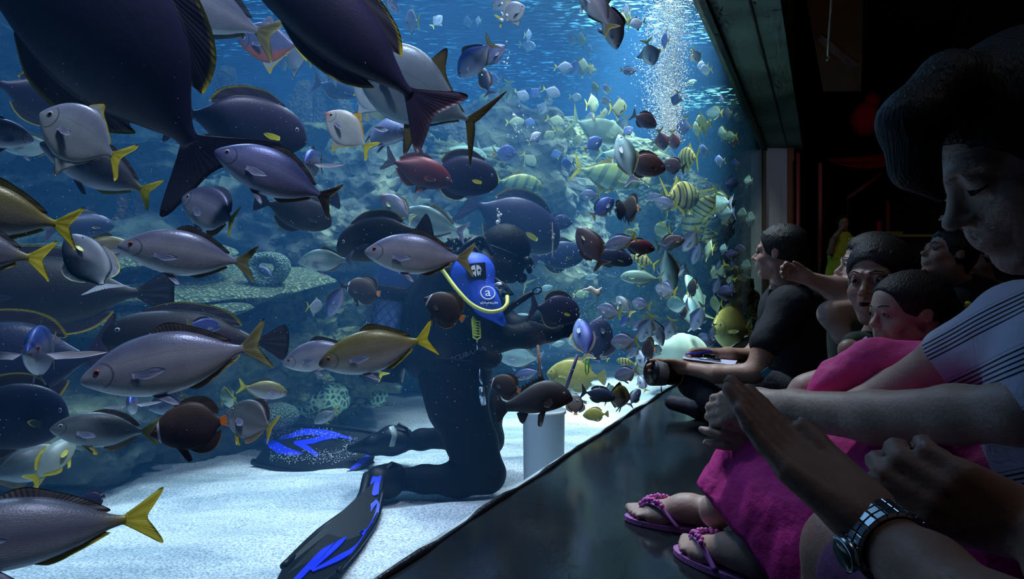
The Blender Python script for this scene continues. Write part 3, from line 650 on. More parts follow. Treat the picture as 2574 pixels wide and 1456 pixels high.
def fish(sp, nose, tail, d, label, yaw=0, roll=0, bend=0, flip=0, lod=None, group=None, cat='fish', deep=1.0, name=None):
    """nose and tail-tip pixels in the photograph frame, distance d; yaw turns the tail away (+) or towards (-) the viewer"""
    nx_, ny_ = nose; tx, ty = tail
    if abs(yaw) >= 40 and abs(ny_-ty) > abs(nx_-tx):   # seen nearly end-on: the two points are the back and the belly
        (ax, ay), (bx, by) = sorted(((nx_, ny_), (tx, ty)), key=lambda q: q[1])
        hgt = math.hypot(ax-bx, ay-by); tilt = math.degrees(math.atan2(ax-bx, by-ay)); Lp = hgt/HR.get(sp, .55)/deep
        yw_ = min(84, abs(yaw)+14); sg = 1 if (int(ax+ay) % 2) else -1
        if yaw < 0: sg = 1 if bx >= ax else -1
        hx = Lp*math.cos(math.radians(yw_))/2*sg; mx_, my_ = (ax+bx)/2, (ay+by)/2
        nx_, ny_, tx, ty = mx_+hx, my_, mx_-hx, my_+.01
        yaw = math.copysign(yw_, yaw); roll = roll+(tilt if yaw < 0 else -tilt)*(1 if True else -1)
        px_lod = hgt
    else: px_lod = math.hypot(nx_-tx, ny_-ty)
    cx_, cy_ = (nx_+tx)/2, (ny_+ty)/2; px_len = math.hypot(nx_-tx, ny_-ty)
    D = P(cx_, cy_, 1.0) - P(CX, CY, 0); D.normalize()
    R = D.cross(Vector((0, 0, 1))).normalized(); U = R.cross(D)
    a = math.atan2(-(ny_-ty), nx_-tx); im = R*math.cos(a)+U*math.sin(a)
    yw = math.radians(yaw)
    Fw = (im*math.cos(yw)+D*math.sin(yw)).normalized()
    up = (U*math.cos(a)-R*math.sin(a))
    if (math.cos(a) < 0) != bool(flip): up = -up
    if abs(math.cos(a)) < .02 and flip == 0 and up.z < 0: up = -up
    up = (up-Fw*up.dot(Fw)).normalized()
    up = Matrix.Rotation(math.radians(roll), 3, Fw) @ up
    side = up.cross(Fw).normalized()
    # length that makes nose and tail subtend the drawn span
    Dc = P(cx_, cy_, d).length
    Ls = px_len/F*d/max(.07, abs(math.cos(yw)))
    M = Matrix((Fw, side, up)).transposed().to_4x4()
    c = P(cx_, cy_, d)
    M = Matrix.Translation(c) @ M @ Matrix.Diagonal((Ls, Ls, Ls*deep, 1))
    lod = lod if lod is not None else (0 if px_lod > 110 else (1 if px_lod > 62 else 2))
    nm = name or NAMES.get(sp, 'reef_fish')
    if lod == 2:
        o = bpy.data.objects.new(nm, fish_parts(sp, bend, 2)); C.objects.link(o); o.matrix_world = M; return tag(o, label, cat, group)
    r = empty(nm); r.matrix_world = M; tag(r, label, cat, group); made = []
    for pn, par, me in fish_parts(sp, bend, lod):
        o = bpy.data.objects.new(pn, me); C.objects.link(o); o.parent = made[par] if par is not None else r; made.append(o)
    return r
YEL = (196, 186, 60)
# silver drummer with forked yellow tail
b_silver = fish_mat('skin_silver', (104, 112, 140), (168, 172, 186), (214, 216, 214), face=(150, 152, 168), lines=((128, 130, 150), 95, .35), gloss=.34, metal=.2)
b_silverdark = fish_mat('skin_bronze_back', (112, 106, 34), (136, 130, 104), (210, 212, 212), face=(52, 44, 42), rear=(176, 160, 50), lines=((100, 96, 100), 90, .3), lo=-.25, hi=.7)
f_yel = fin_mat('fin_yellow', (150, 142, 60), YEL); f_yel2 = fin_mat('fin_bright_yellow', (190, 186, 50), (214, 206, 64), .1, .6)
f_dark = fin_mat('fin_charcoal', (44, 46, 56), (70, 70, 50)); f_sil = fin_mat('fin_pale', (112, 120, 150), (150, 158, 184)); f_tan = fin_mat('fin_tan_edge', (120, 116, 96), (166, 136, 84))
f_olive = fin_mat('fin_olive', (120, 120, 84), (150, 148, 96))
DR = [(.5, .0, -.012, .004), (.485, .018, -.028, .016), (.44, .048, -.052, .034), (.36, .092, -.088, .052), (.25, .132, -.120, .066), (.10, .150, -.140, .070), (-.04, .136, -.130, .062), (-.17, .090, -.090, .042), (-.27, .045, -.045, .022), (-.33, .022, -.022, .012), (-.355, .020, -.020, .009)]
DR = [(x, t*1.27, b_*1.27, w_*1.12) for x, t, b_, w_ in DR[:-3]]+[(-.27, .054, -.054, .024), (-.33, .028, -.028, .013), (-.355, .025, -.025, .010)]
TF = [(-.39, .045), (-.485, .150), (-.5, .138), (-.462, .055), (-.438, .0), (-.462, -.055), (-.5, -.138), (-.485, -.150), (-.39, -.045)]
DR_d = ([(.12, .184), (-.05, .166), (-.18, .106), (-.27, .048)], [(.13, .190), (.03, .238), (-.10, .192), (-.20, .138), (-.29, .070)])
DR_a = ([(-.02, -.162), (-.12, -.132), (-.2, -.092), (-.27, -.048)], [(-.03, -.170), (-.09, -.180), (-.19, -.130), (-.29, -.066)])
DR_p = ([(.235, -.02), (.235, -.05)], [(.22, -.014), (.12, -.012), (.055, -.040), (.15, -.070), (.225, -.055)], .45)
DR_v = ([(.17, -.158), (.12, -.164)], [(.16, -.17), (.06, -.245), (.03, -.235), (.09, -.172)])
species('drummer', DR, TF, DR_d, DR_a, DR_p, DR_v, (.405, .022, .020), b_silver, f_olive, f_olive, f_dark, f_sil, f_tan, m_eye_r, (.494, -.012), 2.1, vm=f_sil)
species('yellowback', DR, TF, DR_d, DR_a, DR_p, DR_v, (.405, .022, .020), b_silverdark, f_yel, f_yel2, fin_mat('fin_moss', (70, 66, 30), (60, 56, 30)), f_sil, f_yel, m_eye_r, (.494, -.012), 2.1, vm=f_sil)
species('yellowtail', DR, TF, DR_d, DR_a, DR_p, DR_v, (.405, .022, .020), fish_mat('skin_grey_yellow_rear', (78, 84, 104), (112, 118, 138), (190, 196, 206), rear=(150, 142, 60), lines=((90, 94, 110), 90, .3)), f_yel, f_yel2, fin_mat('fin_dusky', (50, 50, 62), (70, 66, 50)), f_sil, f_yel, m_eye_r, (.494, -.012), 2.1, vm=f_sil)
b_bluesil = fish_mat('skin_blue_silver', (66, 78, 130), (128, 136, 182), (176, 182, 200), face=(96, 100, 150), lines=((100, 106, 150), 80, .25), metal=.25)
species('snapper', DR, TF, DR_d, DR_a, DR_p, DR_v, (.405, .022, .020), b_bluesil, f_dark, f_dark, f_dark, f_sil, f_tan, m_eye_w, (.494, -.012), 2.1, vm=f_sil)
b_cyan = fish_mat('skin_sea_silver', (96, 132, 136), (150, 186, 188), (190, 214, 212), metal=.15)
f_teal = fin_mat('fin_sea_green', (140, 176, 150), (190, 196, 110))
species('fusilier', DR, TF, DR_d, DR_a, DR_p, DR_v, (.405, .022, .020), b_cyan, f_teal, f_sil, fin_mat('fin_grey_gold', (84, 92, 80), (150, 140, 70)), f_sil, f_tan, m_eye_w, (.494, -.012), 2.1, vm=f_sil)
f_slate = fin_mat('fin_slate_blue', (84, 92, 120), (110, 118, 130))
FR_p = ([(.26, -.02), (.26, -.06)], [(.25, -.014), (.14, .0), (.02, -.01), (.12, -.05), (.245, -.06)], 1.5)
species('frontal', DR, TF, DR_d, DR_a, FR_p, DR_v, (.405, .022, .020), fish_mat('skin_head_on', (50, 80, 160), (130, 140, 170), (190, 194, 206), metal=.15), f_dark, f_olive, f_dark, fin_mat('fin_white', (190, 196, 214), (214, 218, 228)), f_tan, m_eye_r, (.494, -.012), 2.1, vm=f_sil)
# bream: deeper oval body
BR = [(.5, .0, -.012, .004), (.485, .03, -.035, .02), (.44, .085, -.075, .04), (.35, .155, -.135, .06), (.22, .205, -.185, .075), (.06, .215, -.205, .078), (-.09, .175, -.175, .062), (-.21, .10, -.10, .038), (-.29, .045, -.045, .02), (-.34, .025, -.025, .01)]
BR_d = ([(.16, .208), (-.02, .200), (-.16, .135), (-.27, .055)], [(.17, .212), (.04, .255), (-.12, .225), (-.24, .15), (-.30, .075)])
BR_a = ([(-.0, -.20), (-.10, -.17), (-.19, -.115), (-.27, -.055)], [(-.0, -.21), (-.08, -.245), (-.2, -.185), (-.30, -.075)])
BR_p = ([(.25, -.02), (.25, -.06)], [(.24, -.02), (.10, -.03), (.07, -.08), (.16, -.10), (.235, -.07)], .45)
BR_v = ([(.20, -.185), (.14, -.195)], [(.18, -.20), (.07, -.29), (.04, -.27), (.10, -.20)])
TR = [(-.37, .05), (-.475, .165), (-.5, .150), (-.467, .06), (-.445, .0), (-.467, -.06), (-.5, -.150), (-.475, -.165), (-.37, -.05)]
species('bream', BR, TR, BR_d, BR_a, BR_p, BR_v, (.40, .035, .024), fish_mat('skin_bream', (88, 96, 132), (150, 160, 186), (190, 200, 206), face=(110, 116, 156), metal=.25), f_yel, f_yel, f_slate, f_sil, f_tan, m_eye_w, (.495, -.01), vm=f_sil)
species('greybream', BR, TR, BR_d, BR_a, BR_p, BR_v, (.40, .035, .024), fish_mat('skin_greybream', (70, 78, 82), (108, 122, 128), (170, 186, 190), lines=((84, 96, 104), 70, .4)), f_yel, f_yel, f_dark, f_sil, f_tan, m_eye_w, (.495, -.01), vm=f_yel)
species('bluebream', BR, TR, BR_d, BR_a, BR_p, BR_v, (.40, .035, .024), fish_mat('skin_bluebream', (54, 74, 150), (86, 108, 180), (130, 150, 196), metal=.2), f_olive, f_olive, f_dark, f_sil, f_tan, m_eye_w, (.495, -.01))
species('reddish', BR, TR, BR_d, BR_a, BR_p, BR_v, (.40, .035, .024), fish_mat('skin_dark_red', (120, 44, 54), (80, 46, 58), (92, 66, 70), face=(98, 60, 66)), fin_mat('fin_dark_red', (64, 40, 48), (120, 60, 50)), fin_mat('fin_slate', (60, 68, 86), (70, 84, 104)), em=m_eye_w)
species('redcheek', BR, TR, BR_d, BR_a, BR_p, BR_v, (.40, .035, .024), fish_mat('skin_red_cheek', (80, 84, 110), (100, 116, 136), (130, 146, 156), cheek=(130, 44, 60)), f_olive, f_teal)
species('teal', BR, TR, BR_d, BR_a, BR_p, BR_v, (.40, .035, .024), fish_mat('skin_teal', (120, 150, 130), (150, 184, 160), (180, 206, 180)), f_yel2)
# moonyfish: diamond body, fins joined to the body
MO = [(.5, .02, .0, .004), (.485, .05, -.025, .018), (.44, .115, -.075, .034), (.36, .20, -.15, .048), (.24, .265, -.225, .055), (.10, .285, -.265, .054), (-.04, .245, -.235, .044), (-.16, .150, -.150, .030), (-.25, .062, -.062, .018), (-.30, .032, -.032, .010), (-.325, .03, -.03, .008)]
MO_d = ([(.16, .275), (.03, .270), (-.10, .20), (-.23, .075)], [(.15, .30), (.03, .385), (-.02, .30), (-.12, .215), (-.25, .09)])
MO_a = ([(.14, -.26), (.02, -.255), (-.10, -.19), (-.23, -.075)], [(.14, -.28), (.04, -.42), (-.01, -.33), (-.12, -.21), (-.25, -.09)])
MO_p = ([(.27, .0), (.27, -.04)], [(.26, .0), (.14, .0), (.12, -.04), (.18, -.06), (.255, -.05)], .5)
TM = [(-.37, .045), (-.475, .20), (-.5, .165), (-.44, .06), (-.42, .0), (-.44, -.06), (-.5, -.165), (-.475, -.20), (-.37, -.045)]
b_moony = fish_mat('skin_moony', (150, 160, 186), (176, 190, 202), (206, 216, 216), metal=.25, gloss=.3)
f_moony = fin_mat('fin_moony', (168, 180, 186), YEL, .35, .8)
species('mono', MO, TM, MO_d, MO_a, MO_p, None, (.405, .045, .034), b_moony, f_moony, f_yel2, f_moony, f_sil, fin_mat('fin_moony_dark_tip', (170, 184, 190), (60, 64, 50), .55, .95), m_eye_w, (.495, .0))
species('monoyellow', MO, TM, MO_d, MO_a, MO_p, None, (.405, .045, .034), fish_mat('skin_pale_green', (160, 176, 130), (170, 190, 150), (190, 206, 170)), f_moony, f_yel2, f_moony, f_sil, f_moony)
species('monoblue', MO, TM, MO_d, MO_a, MO_p, None, (.405, .045, .034), fish_mat('skin_moony_blue', (84, 110, 180), (112, 140, 200), (140, 166, 206), metal=.2), f_moony, f_yel, f_moony, f_sil, f_moony)
species('monowhite', MO, TM, MO_d, MO_a, MO_p, None, (.405, .045, .034), fish_mat('skin_moony_white', (232, 232, 240), (240, 240, 250), (250, 250, 250), metal=.0), f_moony, f_moony, f_sil, f_sil, f_sil)
species('monored', MO, TM, MO_d, MO_a, MO_p, None, (.405, .045, .034), fish_mat('skin_moony_red', (140, 76, 84), (122, 84, 98), (150, 110, 110)), f_moony, f_yel, f_moony, f_sil, f_moony)
species('monopink', MO, TM, MO_d, MO_a, MO_p, None, (.405, .045, .034), fish_mat('skin_moony_pink_face', (200, 206, 200), (186, 196, 196), (216, 216, 214), face=(226, 132, 112), metal=.1), f_moony, f_yel2, fin_mat('fin_orange_yellow', (214, 160, 60), (214, 190, 60)), f_sil, f_moony)
species('monobelly', MO, TM, MO_d, MO_a, MO_p, None, (.405, .045, .034), fish_mat('skin_moony_rust_belly', (84, 96, 136), (100, 112, 150), (200, 112, 84), metal=.1), f_moony, f_yel2, f_sil, f_sil, f_moony)
# surgeonfish / unicornfish: long oval, crescent tail, yellow fin margins
SU = [(.5, -.01, -.03, .006), (.485, .04, -.055, .026), (.44, .105, -.095, .044), (.35, .165, -.140, .058), (.20, .200, -.175, .064), (.03, .200, -.185, .060), (-.12, .155, -.150, .046), (-.23, .080, -.080, .028), (-.30, .036, -.036, .016), (-.345, .028, -.028, .011)]
SU_d = ([(.30, .18), (.12, .20), (-.06, .178), (-.20, .10)], [(.29, .20), (.14, .262), (-.04, .255), (-.17, .205), (-.235, .12)])
SU_a = ([(.14, -.17), (.02, -.18), (-.10, -.155), (-.20, -.10)], [(.12, -.19), (.02, -.235), (-.10, -.225), (-.18, -.18), (-.235, -.11)])
TS = [(-.36, .06), (-.47, .20), (-.5, .195), (-.475, .09), (-.455, .0), (-.475, -.09), (-.5, -.195), (-.47, -.20), (-.36, -.06)]
SU_p = ([(.285, -.02), (.285, -.045)], [(.27, -.016), (.20, -.008), (.15, -.022), (.20, -.048), (.265, -.050)], .5)
b_sur = fish_mat('skin_surgeon', (46, 44, 76), (36, 36, 62), (26, 28, 46), face=(50, 48, 68), gloss=.42, metal=.05)
f_sur = fin_mat('fin_surgeon_yellow_edge', (48, 46, 62), (190, 176, 50), .80, .97)
f_sur2 = fin_mat('fin_surgeon_tail', (50, 46, 72), (66, 54, 70), .5, 1)
species('surgeon', SU, TS, SU_d, SU_a, SU_p, None, (.40, .05, .017), b_sur, f_sur, f_sur2, f_sur, f_yel2, f_sur, m_eye_w, (.495, -.03))
TFAN = [(-.37, .05), (-.46, .13), (-.49, .10), (-.5, .04), (-.5, .0), (-.5, -.04), (-.49, -.10), (-.46, -.13), (-.37, -.05)]
species('fantail', SU, TFAN, SU_d, SU_a, SU_p, None, (.40, .05, .017), fish_mat('skin_slate', (24, 24, 34), (32, 30, 38), (36, 34, 30), gloss=.5, metal=0), f_sur, fin_mat('fin_black', (26, 26, 36), (34, 32, 40)), f_sur, f_sur2, f_sur)
species('surgeonblue', SU, TS, SU_d, SU_a, SU_p, None, (.40, .05, .017), fish_mat('skin_surgeon_blue', (42, 56, 90), (40, 52, 82), (34, 42, 64)), f_sur, f_sur2, f_sur, f_sur)
# collared butterflyfish
CB = [(.5, -.0, -.02, .006), (.475, .03, -.045, .02), (.42, .095, -.085, .036), (.34, .20, -.17, .05), (.22, .285, -.245, .058), (.05, .325, -.285, .058), (-.12, .29, -.265, .046), (-.24, .19, -.18, .03), (-.31, .085, -.085, .018), (-.35, .055, -.055, .012)]
CB_d = ([(.18, .30), (.0, .325), (-.18, .25), (-.29, .12)], [(.18, .315), (.0, .385), (-.22, .36), (-.335, .22), (-.35, .10)])
CB_a = ([(.05, -.28), (-.08, -.275), (-.2, -.215), (-.29, -.12)], [(.05, -.29), (-.06, -.36), (-.22, -.35), (-.33, -.22), (-.35, -.10)])
CB_p = ([(.24, -.02), (.24, -.07)], [(.23, -.015), (.13, -.03), (.10, -.08), (.16, -.11), (.225, -.085)], .25)
CB_v = ([(.21, -.235), (.13, -.26)], [(.19, -.26), (.09, -.43), (.05, -.41), (.08, -.29)])
TC = [(-.37, .05), (-.43, .09), (-.452, .07), (-.455, .03), (-.455, .0), (-.455, -.03), (-.452, -.07), (-.43, -.09), (-.37, -.05)]
m_cb = fish_mat('skin_collared', (84, 66, 44), (62, 52, 54), (34, 30, 38), face=(20, 18, 26), lines=((30, 26, 34), 62, .85), collar=((196, 196, 214), .27, .022), gloss=.5, metal=0)
f_cb = fin_mat('fin_brown_pale_rim', (52, 42, 38), (120, 108, 84), .86, .98)
species('collared', CB, TC, CB_d, CB_a, CB_p, CB_v, (.425, .02, .022), m_cb, f_cb, fin_mat('fin_orange_tail', (222, 120, 30), (120, 130, 140), .6, .9), f_cb, f_dark, f_cb, m_eye_r, (.497, -.01), vm=fin_mat('fin_jet', (14, 14, 20), (16, 16, 24)))
# reticulated rabbitfish
RB = [(.5, .0, -.02, .006), (.48, .04, -.05, .024), (.43, .10, -.10, .045), (.33, .18, -.165, .06), (.18, .235, -.215, .068), (.02, .245, -.225, .066), (-.13, .195, -.185, .05), (-.24, .10, -.10, .03), (-.31, .04, -.04, .016), (-.35, .03, -.03, .011)]
RB_d = ([(.26, .21), (.08, .242), (-.10, .21), (-.23, .11)], [(.26, .225), (.08, .285), (-.12, .275), (-.25, .15)])
RB_a = ([(.06, -.22), (-.06, -.215), (-.15, -.17), (-.24, -.10)], [(.05, -.24), (-.06, -.27), (-.17, -.23), (-.26, -.13)])
species('rabbit', RB, TS, RB_d, RB_a, SU_p, None, (.41, .045, .024), fish_mat('skin_rabbit', (136, 96, 92), (170, 136, 136), (190, 176, 180), maze=((78, 46, 48), 26)), fin_mat('fin_rabbit', (110, 74, 70), (140, 90, 70)), fin_mat('fin_rabbit_tail', (170, 150, 150), (190, 150, 120)))
species('rabbitdark', RB, TS, RB_d, RB_a, SU_p, None, (.41, .045, .024), fish_mat('skin_rabbit_dark', (78, 62, 70), (104, 88, 100), (120, 110, 116), maze=((66, 50, 60), 34)), fin_mat('fin_rabbit_dark', (50, 40, 44), (90, 60, 50)), f_dark, pm=f_olive)
# golden trevally with dark bars
TV = [(.5, -.02, -.035, .006), (.485, .02, -.06, .024), (.43, .085, -.095, .042), (.33, .135, -.13, .056), (.18, .162, -.155, .062), (.02, .155, -.155, .058), (-.14, .105, -.11, .04), (-.26, .04, -.045, .02), (-.33, .014, -.016, .01), (-.36, .012, -.012, .008)]
DR_v0 = ([(.17, -.145), (.12, -.150)], [(.16, -.155), (.06, -.215), (.03, -.21), (.09, -.155)])
TV_d = ([(.05, .155), (-.08, .125), (-.2, .07), (-.30, .025)], [(.05, .16), (.0, .225), (-.10, .15), (-.22, .085), (-.31, .035)])
TV_a = ([(.02, -.155), (-.1, -.125), (-.2, -.075), (-.30, -.03)], [(.02, -.16), (-.03, -.23), (-.12, -.15), (-.22, -.09), (-.31, -.035)])
TT = [(-.39, .03), (-.49, .20), (-.5, .195), (-.435, .04), (-.41, .0), (-.435, -.04), (-.5, -.195), (-.49, -.20), (-.39, -.03)]
species('trevally', TV, TT, TV_d, TV_a, SU_p, DR_v0, (.42, .02, .018), fish_mat('skin_trevally', (150, 170, 96), (150, 184, 140), (160, 196, 166), bars=((84, 116, 110), 44, .7, .45)), f_yel, f_yel2, f_yel, f_teal, f_yel)
species('trevallyyellow', TV, TT, TV_d, TV_a, SU_p, DR_v0, (.42, .02, .018), fish_mat('skin_trevally_gold', (176, 170, 90), (184, 184, 130), (200, 204, 140), bars=((40, 44, 40), 60, .9, .55)), f_yel2, f_yel2, f_yel2, f_yel2, f_yel2)
species('trevallyplain', TV, TT, TV_d, TV_a, SU_p, DR_v0, (.42, .02, .018), fish_mat('skin_trevally_plain', (140, 170, 150), (156, 190, 172), (180, 206, 190)), f_yel, f_teal, f_teal, f_teal, f_teal)
# pompano
PO = [(.5, .01, -.01, .006), (.48, .06, -.04, .024), (.42, .15, -.10, .044), (.31, .235, -.19, .06), (.16, .27, -.24, .066), (.01, .235, -.22, .058), (-.14, .14, -.14, .038), (-.25, .05, -.055, .02), (-.32, .02, -.02, .012), (-.355, .016, -.016, .01)]
PO_d = ([(.06, .225), (-.06, .18), (-.18, .105), (-.29, .03)], [(.05, .24), (-.02, .36), (-.08, .215), (-.2, .11), (-.30, .04)])
PO_a = ([(.04, -.21), (-.06, -.18), (-.18, -.105), (-.29, -.03)], [(.03, -.23), (-.06, -.42), (-.09, -.215), (-.2, -.11), (-.30, -.04)])
TP = [(-.37, .03), (-.49, .27), (-.5, .26), (-.43, .05), (-.405, .0), (-.43, -.05), (-.5, -.26), (-.49, -.27), (-.37, -.03)]
species('pompano', PO, TP, PO_d, PO_a, SU_p, None, (.41, .05, .02), fish_mat('skin_pompano', (128, 146, 160), (122, 142, 156), (140, 160, 168), metal=.25), fin_mat('fin_pompano', (96, 88, 50), (60, 56, 40)), em=m_eye_w)
# black sweetlips with a spiny back fin
SW = [(.5, -.055, -.085, .012), (.485, .0, -.10, .034), (.44, .065, -.115, .052), (.35, .14, -.135, .066), (.22, .185, -.15, .074), (.06, .175, -.145, .070), (-.10, .125, -.12, .054), (-.22, .075, -.08, .034), (-.31, .055, -.06, .02), (-.345, .055, -.055, .014)]
spn = [(.20, .19)]; 
for k in range(9): x = .19-.045*k; spn += [(x, .262-.010*k), (x-.022, .222-.012*k)]
spn += [(-.26, .10)]
SW_d = ([(.22, .18), (.06, .172), (-.10, .12), (-.24, .07)], spn)
species('sweetlips', SW, [(-.37, .07), (-.46, .15), (-.495, .15), (-.5, .08), (-.5, .0), (-.5, -.08), (-.495, -.15), (-.46, -.15), (-.37, -.07)], SW_d, ([(-.10, -.115), (-.15, -.10), (-.2, -.085)], [(-.09, -.13), (-.17, -.215), (-.215, -.19), (-.23, -.10)]), CB_p, ([(.14, -.14), (.07, -.14)], [(.12, -.155), (.04, -.28), (-.0, -.27), (.03, -.16)]), (.40, -.0, .018),
        fish_mat('skin_black', (34, 32, 38), (42, 40, 46), (50, 48, 50), gloss=.5, metal=0), fin_mat('fin_black2', (28, 27, 34), (46, 42, 46)), mouth=(.494, -.075))
# yellow parrotfish
species('parrot', RB, TFAN, RB_d, RB_a, SU_p, DR_v, (.42, .045, .016), fish_mat('skin_parrot', (190, 180, 90), (200, 194, 100), (196, 200, 130), metal=0), fin_mat('fin_parrot', (190, 184, 100), (150, 190, 190), .75, .95))
# pale fish with slanting stripes
species('stripedpale', BR, TR, BR_d, BR_a, BR_p, BR_v, (.40, .035, .024), fish_mat('skin_pale_striped', (150, 186, 206), (166, 200, 214), (190, 214, 214), lines=((196, 196, 130), 46, .7)), f_yel2)
# round leaf-like disc fish
species('disc', CB, TC, CB_d, CB_a, CB_p, None, (.425, .02, .024), fish_mat('skin_disc', (100, 120, 150), (130, 150, 176), (160, 178, 190), metal=.2), f_olive, f_yel, f_olive, f_sil, f_olive)
species('discdark', CB, TC, CB_d, CB_a, CB_p, None, (.425, .02, .024), fish_mat('skin_disc_dark', (56, 58, 92), (50, 54, 88), (44, 48, 76)), f_sur2)
# ---------------------------------------------------------------- the fish, one by one (nose px, tail px, distance)
F_ = fish
# near the glass, left
F_('surgeon', (0, -260), (560, 468), 1.30, 'huge dark violet fish with yellow-edged fins diving in from the top left corner', yaw=8, roll=-8, deep=1.0, bend=-.25)
F_('surgeon', (560, -175), (1122, 288), 1.62, 'large dark violet fish with forked tail, cut off by the top edge above the diver', yaw=8, roll=6, deep=.66)
F_('drummer', (330, -40), (692, 72), 1.75, 'grey silver fish at the top, its olive forked tail crossing the rust-bellied moonyfish', yaw=10)
F_('monobelly', (603, 112), (768, 108), 2.3, 'diamond-shaped fish with a rust-red belly and yellow tail near the top', yaw=18, roll=5)
F_('mono', (756, 190), (742, 84), 2.5, 'pale fish swimming straight down beside the rust-bellied moonyfish', yaw=48)
F_('mono', (705, 35), (735, 70), 3.2, 'faint pale fish at the top between the grey tail and the dark violet fish', yaw=30, lod=1)
F_('mono', (720, 140), (703, 182), 3.4, 'small pale fish hanging below the rust-bellied moonyfish', yaw=50, lod=1)
F_('mono', (118, 300), (306, 400), 1.18, 'big silver diamond-shaped fish with large eye, upper left under the yellow fin edge', yaw=10, deep=1.25, roll=4)
F_('yellowtail', (128, 372), (388, 488), 1.45, 'silver fish with a spread yellow forked tail, half hidden behind the big diamond-shaped fish', yaw=8, bend=.25)
F_('bream', (67, 340), (-110, 325), 1.35, 'silver round head of a fish poking in at the left edge', yaw=10)
F_('fusilier', (10, 372), (150, 362), 1.9, 'pale blue-grey fish behind the silver head at the left edge', yaw=20)
F_('surgeon', (242, 285), (-20, 215), 2.0, 'dim violet fish with yellow back edge at the left, above the big silver diamond', yaw=20)
F_('surgeon', (768, 338), (440, 290), 2.0, 'dark oval fish with yellow side fin, facing right behind the huge forked tail', yaw=8, deep=1.12)
F_('monopink', (820, 290), (936, 378), 1.95, 'diamond-shaped fish with a pink face and orange-yellow back fin in the upper middle', yaw=12)
F_('snapper', (935, 290), (985, 372), 2.1, 'small grey fish turning towards the viewer right of the pink-faced fish', yaw=-42, bend=.3)
F_('snapper', (552, 388), (848, 502), 1.38, 'violet-blue silver fish heading up-left just below the huge forked tail', yaw=8, roll=6, bend=-.2)
F_('frontal', (790, 374), (788, 446), 1.7, 'small violet fish seen head-on above the tail of the violet-blue fish', yaw=-62, lod=0)
F_('bream', (464, 500), (618, 566), 1.42, 'plump silver fish with down-turned mouth, facing left in the left centre', yaw=32, bend=.5, roll=-4, deep=1.3)
F_('yellowback', (-190, 500), (165, 565), 1.02, 'bronze fish at the left edge showing only its bright yellow forked tail', yaw=12)
F_('yellowtail', (-250, 600), (95, 652), .98, 'lower of the two yellow forked tails at the left edge', yaw=12, roll=8)
F_('surgeonblue', (275, 562), (125, 578), 2.6, 'dim dark fish above the pebbly coral at the left', yaw=10)
F_('surgeon', (190, 588), (262, 762), 1.55, 'dark violet fish swimming away upward, seen from behind at the left', yaw=34, roll=18, bend=.4, deep=1.15)
F_('yellowback', (335, 628), (190, 618), 2.1, 'dim yellow-backed fish hidden behind the red-eyed silver fish at the left', yaw=10, deep=1.1)
F_('fantail', (-120, 735), (405, 738), 2.0, 'long black-brown fish with a dark fan tail over the plate corals', yaw=8, deep=.85)
F_('drummer', (318, 620), (632, 662), 1.36, 'lilac-silver fish with a red eye and dark back fin, over the broad plate coral', yaw=6, deep=.97)
F_('surgeonblue', (652, 672), (688, 700), 3.5, 'small dark fish in the hollow of the ring-shaped coral', yaw=20, lod=1)
F_('fantail', (832, 560), (648, 505), 2.3, 'dark fish with yellow-edged fins behind the tail of the violet-blue fish', yaw=15, deep=1.1)
F_('fantail', (690, 530), (850, 500), 2.5, 'dark fish facing left below the violet-blue fish, yellow fleck on its side', yaw=20)
F_('fusilier', (752, 658), (888, 652), 2.2, 'small sea-blue fish facing left, left of the diver', yaw=10, deep=1.1)
F_('fantail', (848, 628), (1085, 570), 2.3, 'broad dark fish with yellow side fin behind the central silver fish', yaw=8, deep=1.15)
F_('drummer', (918, 632), (1192, 652), 1.72, 'lilac-silver fish crossing in front of the diver\'s air cylinder', yaw=6, roll=4)
F_('fusilier', (1000, 535), (1174, 585), 2.7, 'pale sea-green fish with a white crescent tail above the diver\'s shoulder', yaw=8, deep=1.05)
F_('redcheek', (957, 492), (1040, 552), 2.5, 'grey fish with a red cheek and yellow tail, above the central silver fish', yaw=26)
F_('reddish', (1138, 460), (966, 400), 2.5, 'dark red-backed fish with a grey forked tail, centre of the tank', yaw=8, roll=-6)
F_('surgeon', (1254, 455), (1050, 430), 2.75, 'dark blue-black oval fish whose tail is hidden by the red-backed fish', yaw=8, deep=1.25)
F_('surgeon', (1406, 618), (1165, 497), 3.9, 'big dark fish with arched yellow-edged back behind the diver\'s hood', yaw=6, deep=1.25)
F_('pompano', (895, 165), (1226, 318), 1.95, 'blue-grey diamond-bodied fish with long dark sickle tail, upper centre', yaw=6)
F_('mono', (890, 190), (1010, 290), 2.5, 'pale fish with long yellow fins behind the dark violet forked tail', yaw=28)
F_('monoyellow', (990, 300), (905, 225), 2.9, 'yellow-green fish glimpsed behind the dark violet fish in the upper centre', yaw=20)
F_('surgeonblue', (900, 235), (790, 210), 3.6, 'dim blue fish behind the yellow fins, left of the pompano', yaw=15)
F_('mono', (848, 160), (828, 222), 2.8, 'thin pale fish swimming down just left of the long yellow fins', yaw=58, lod=1)
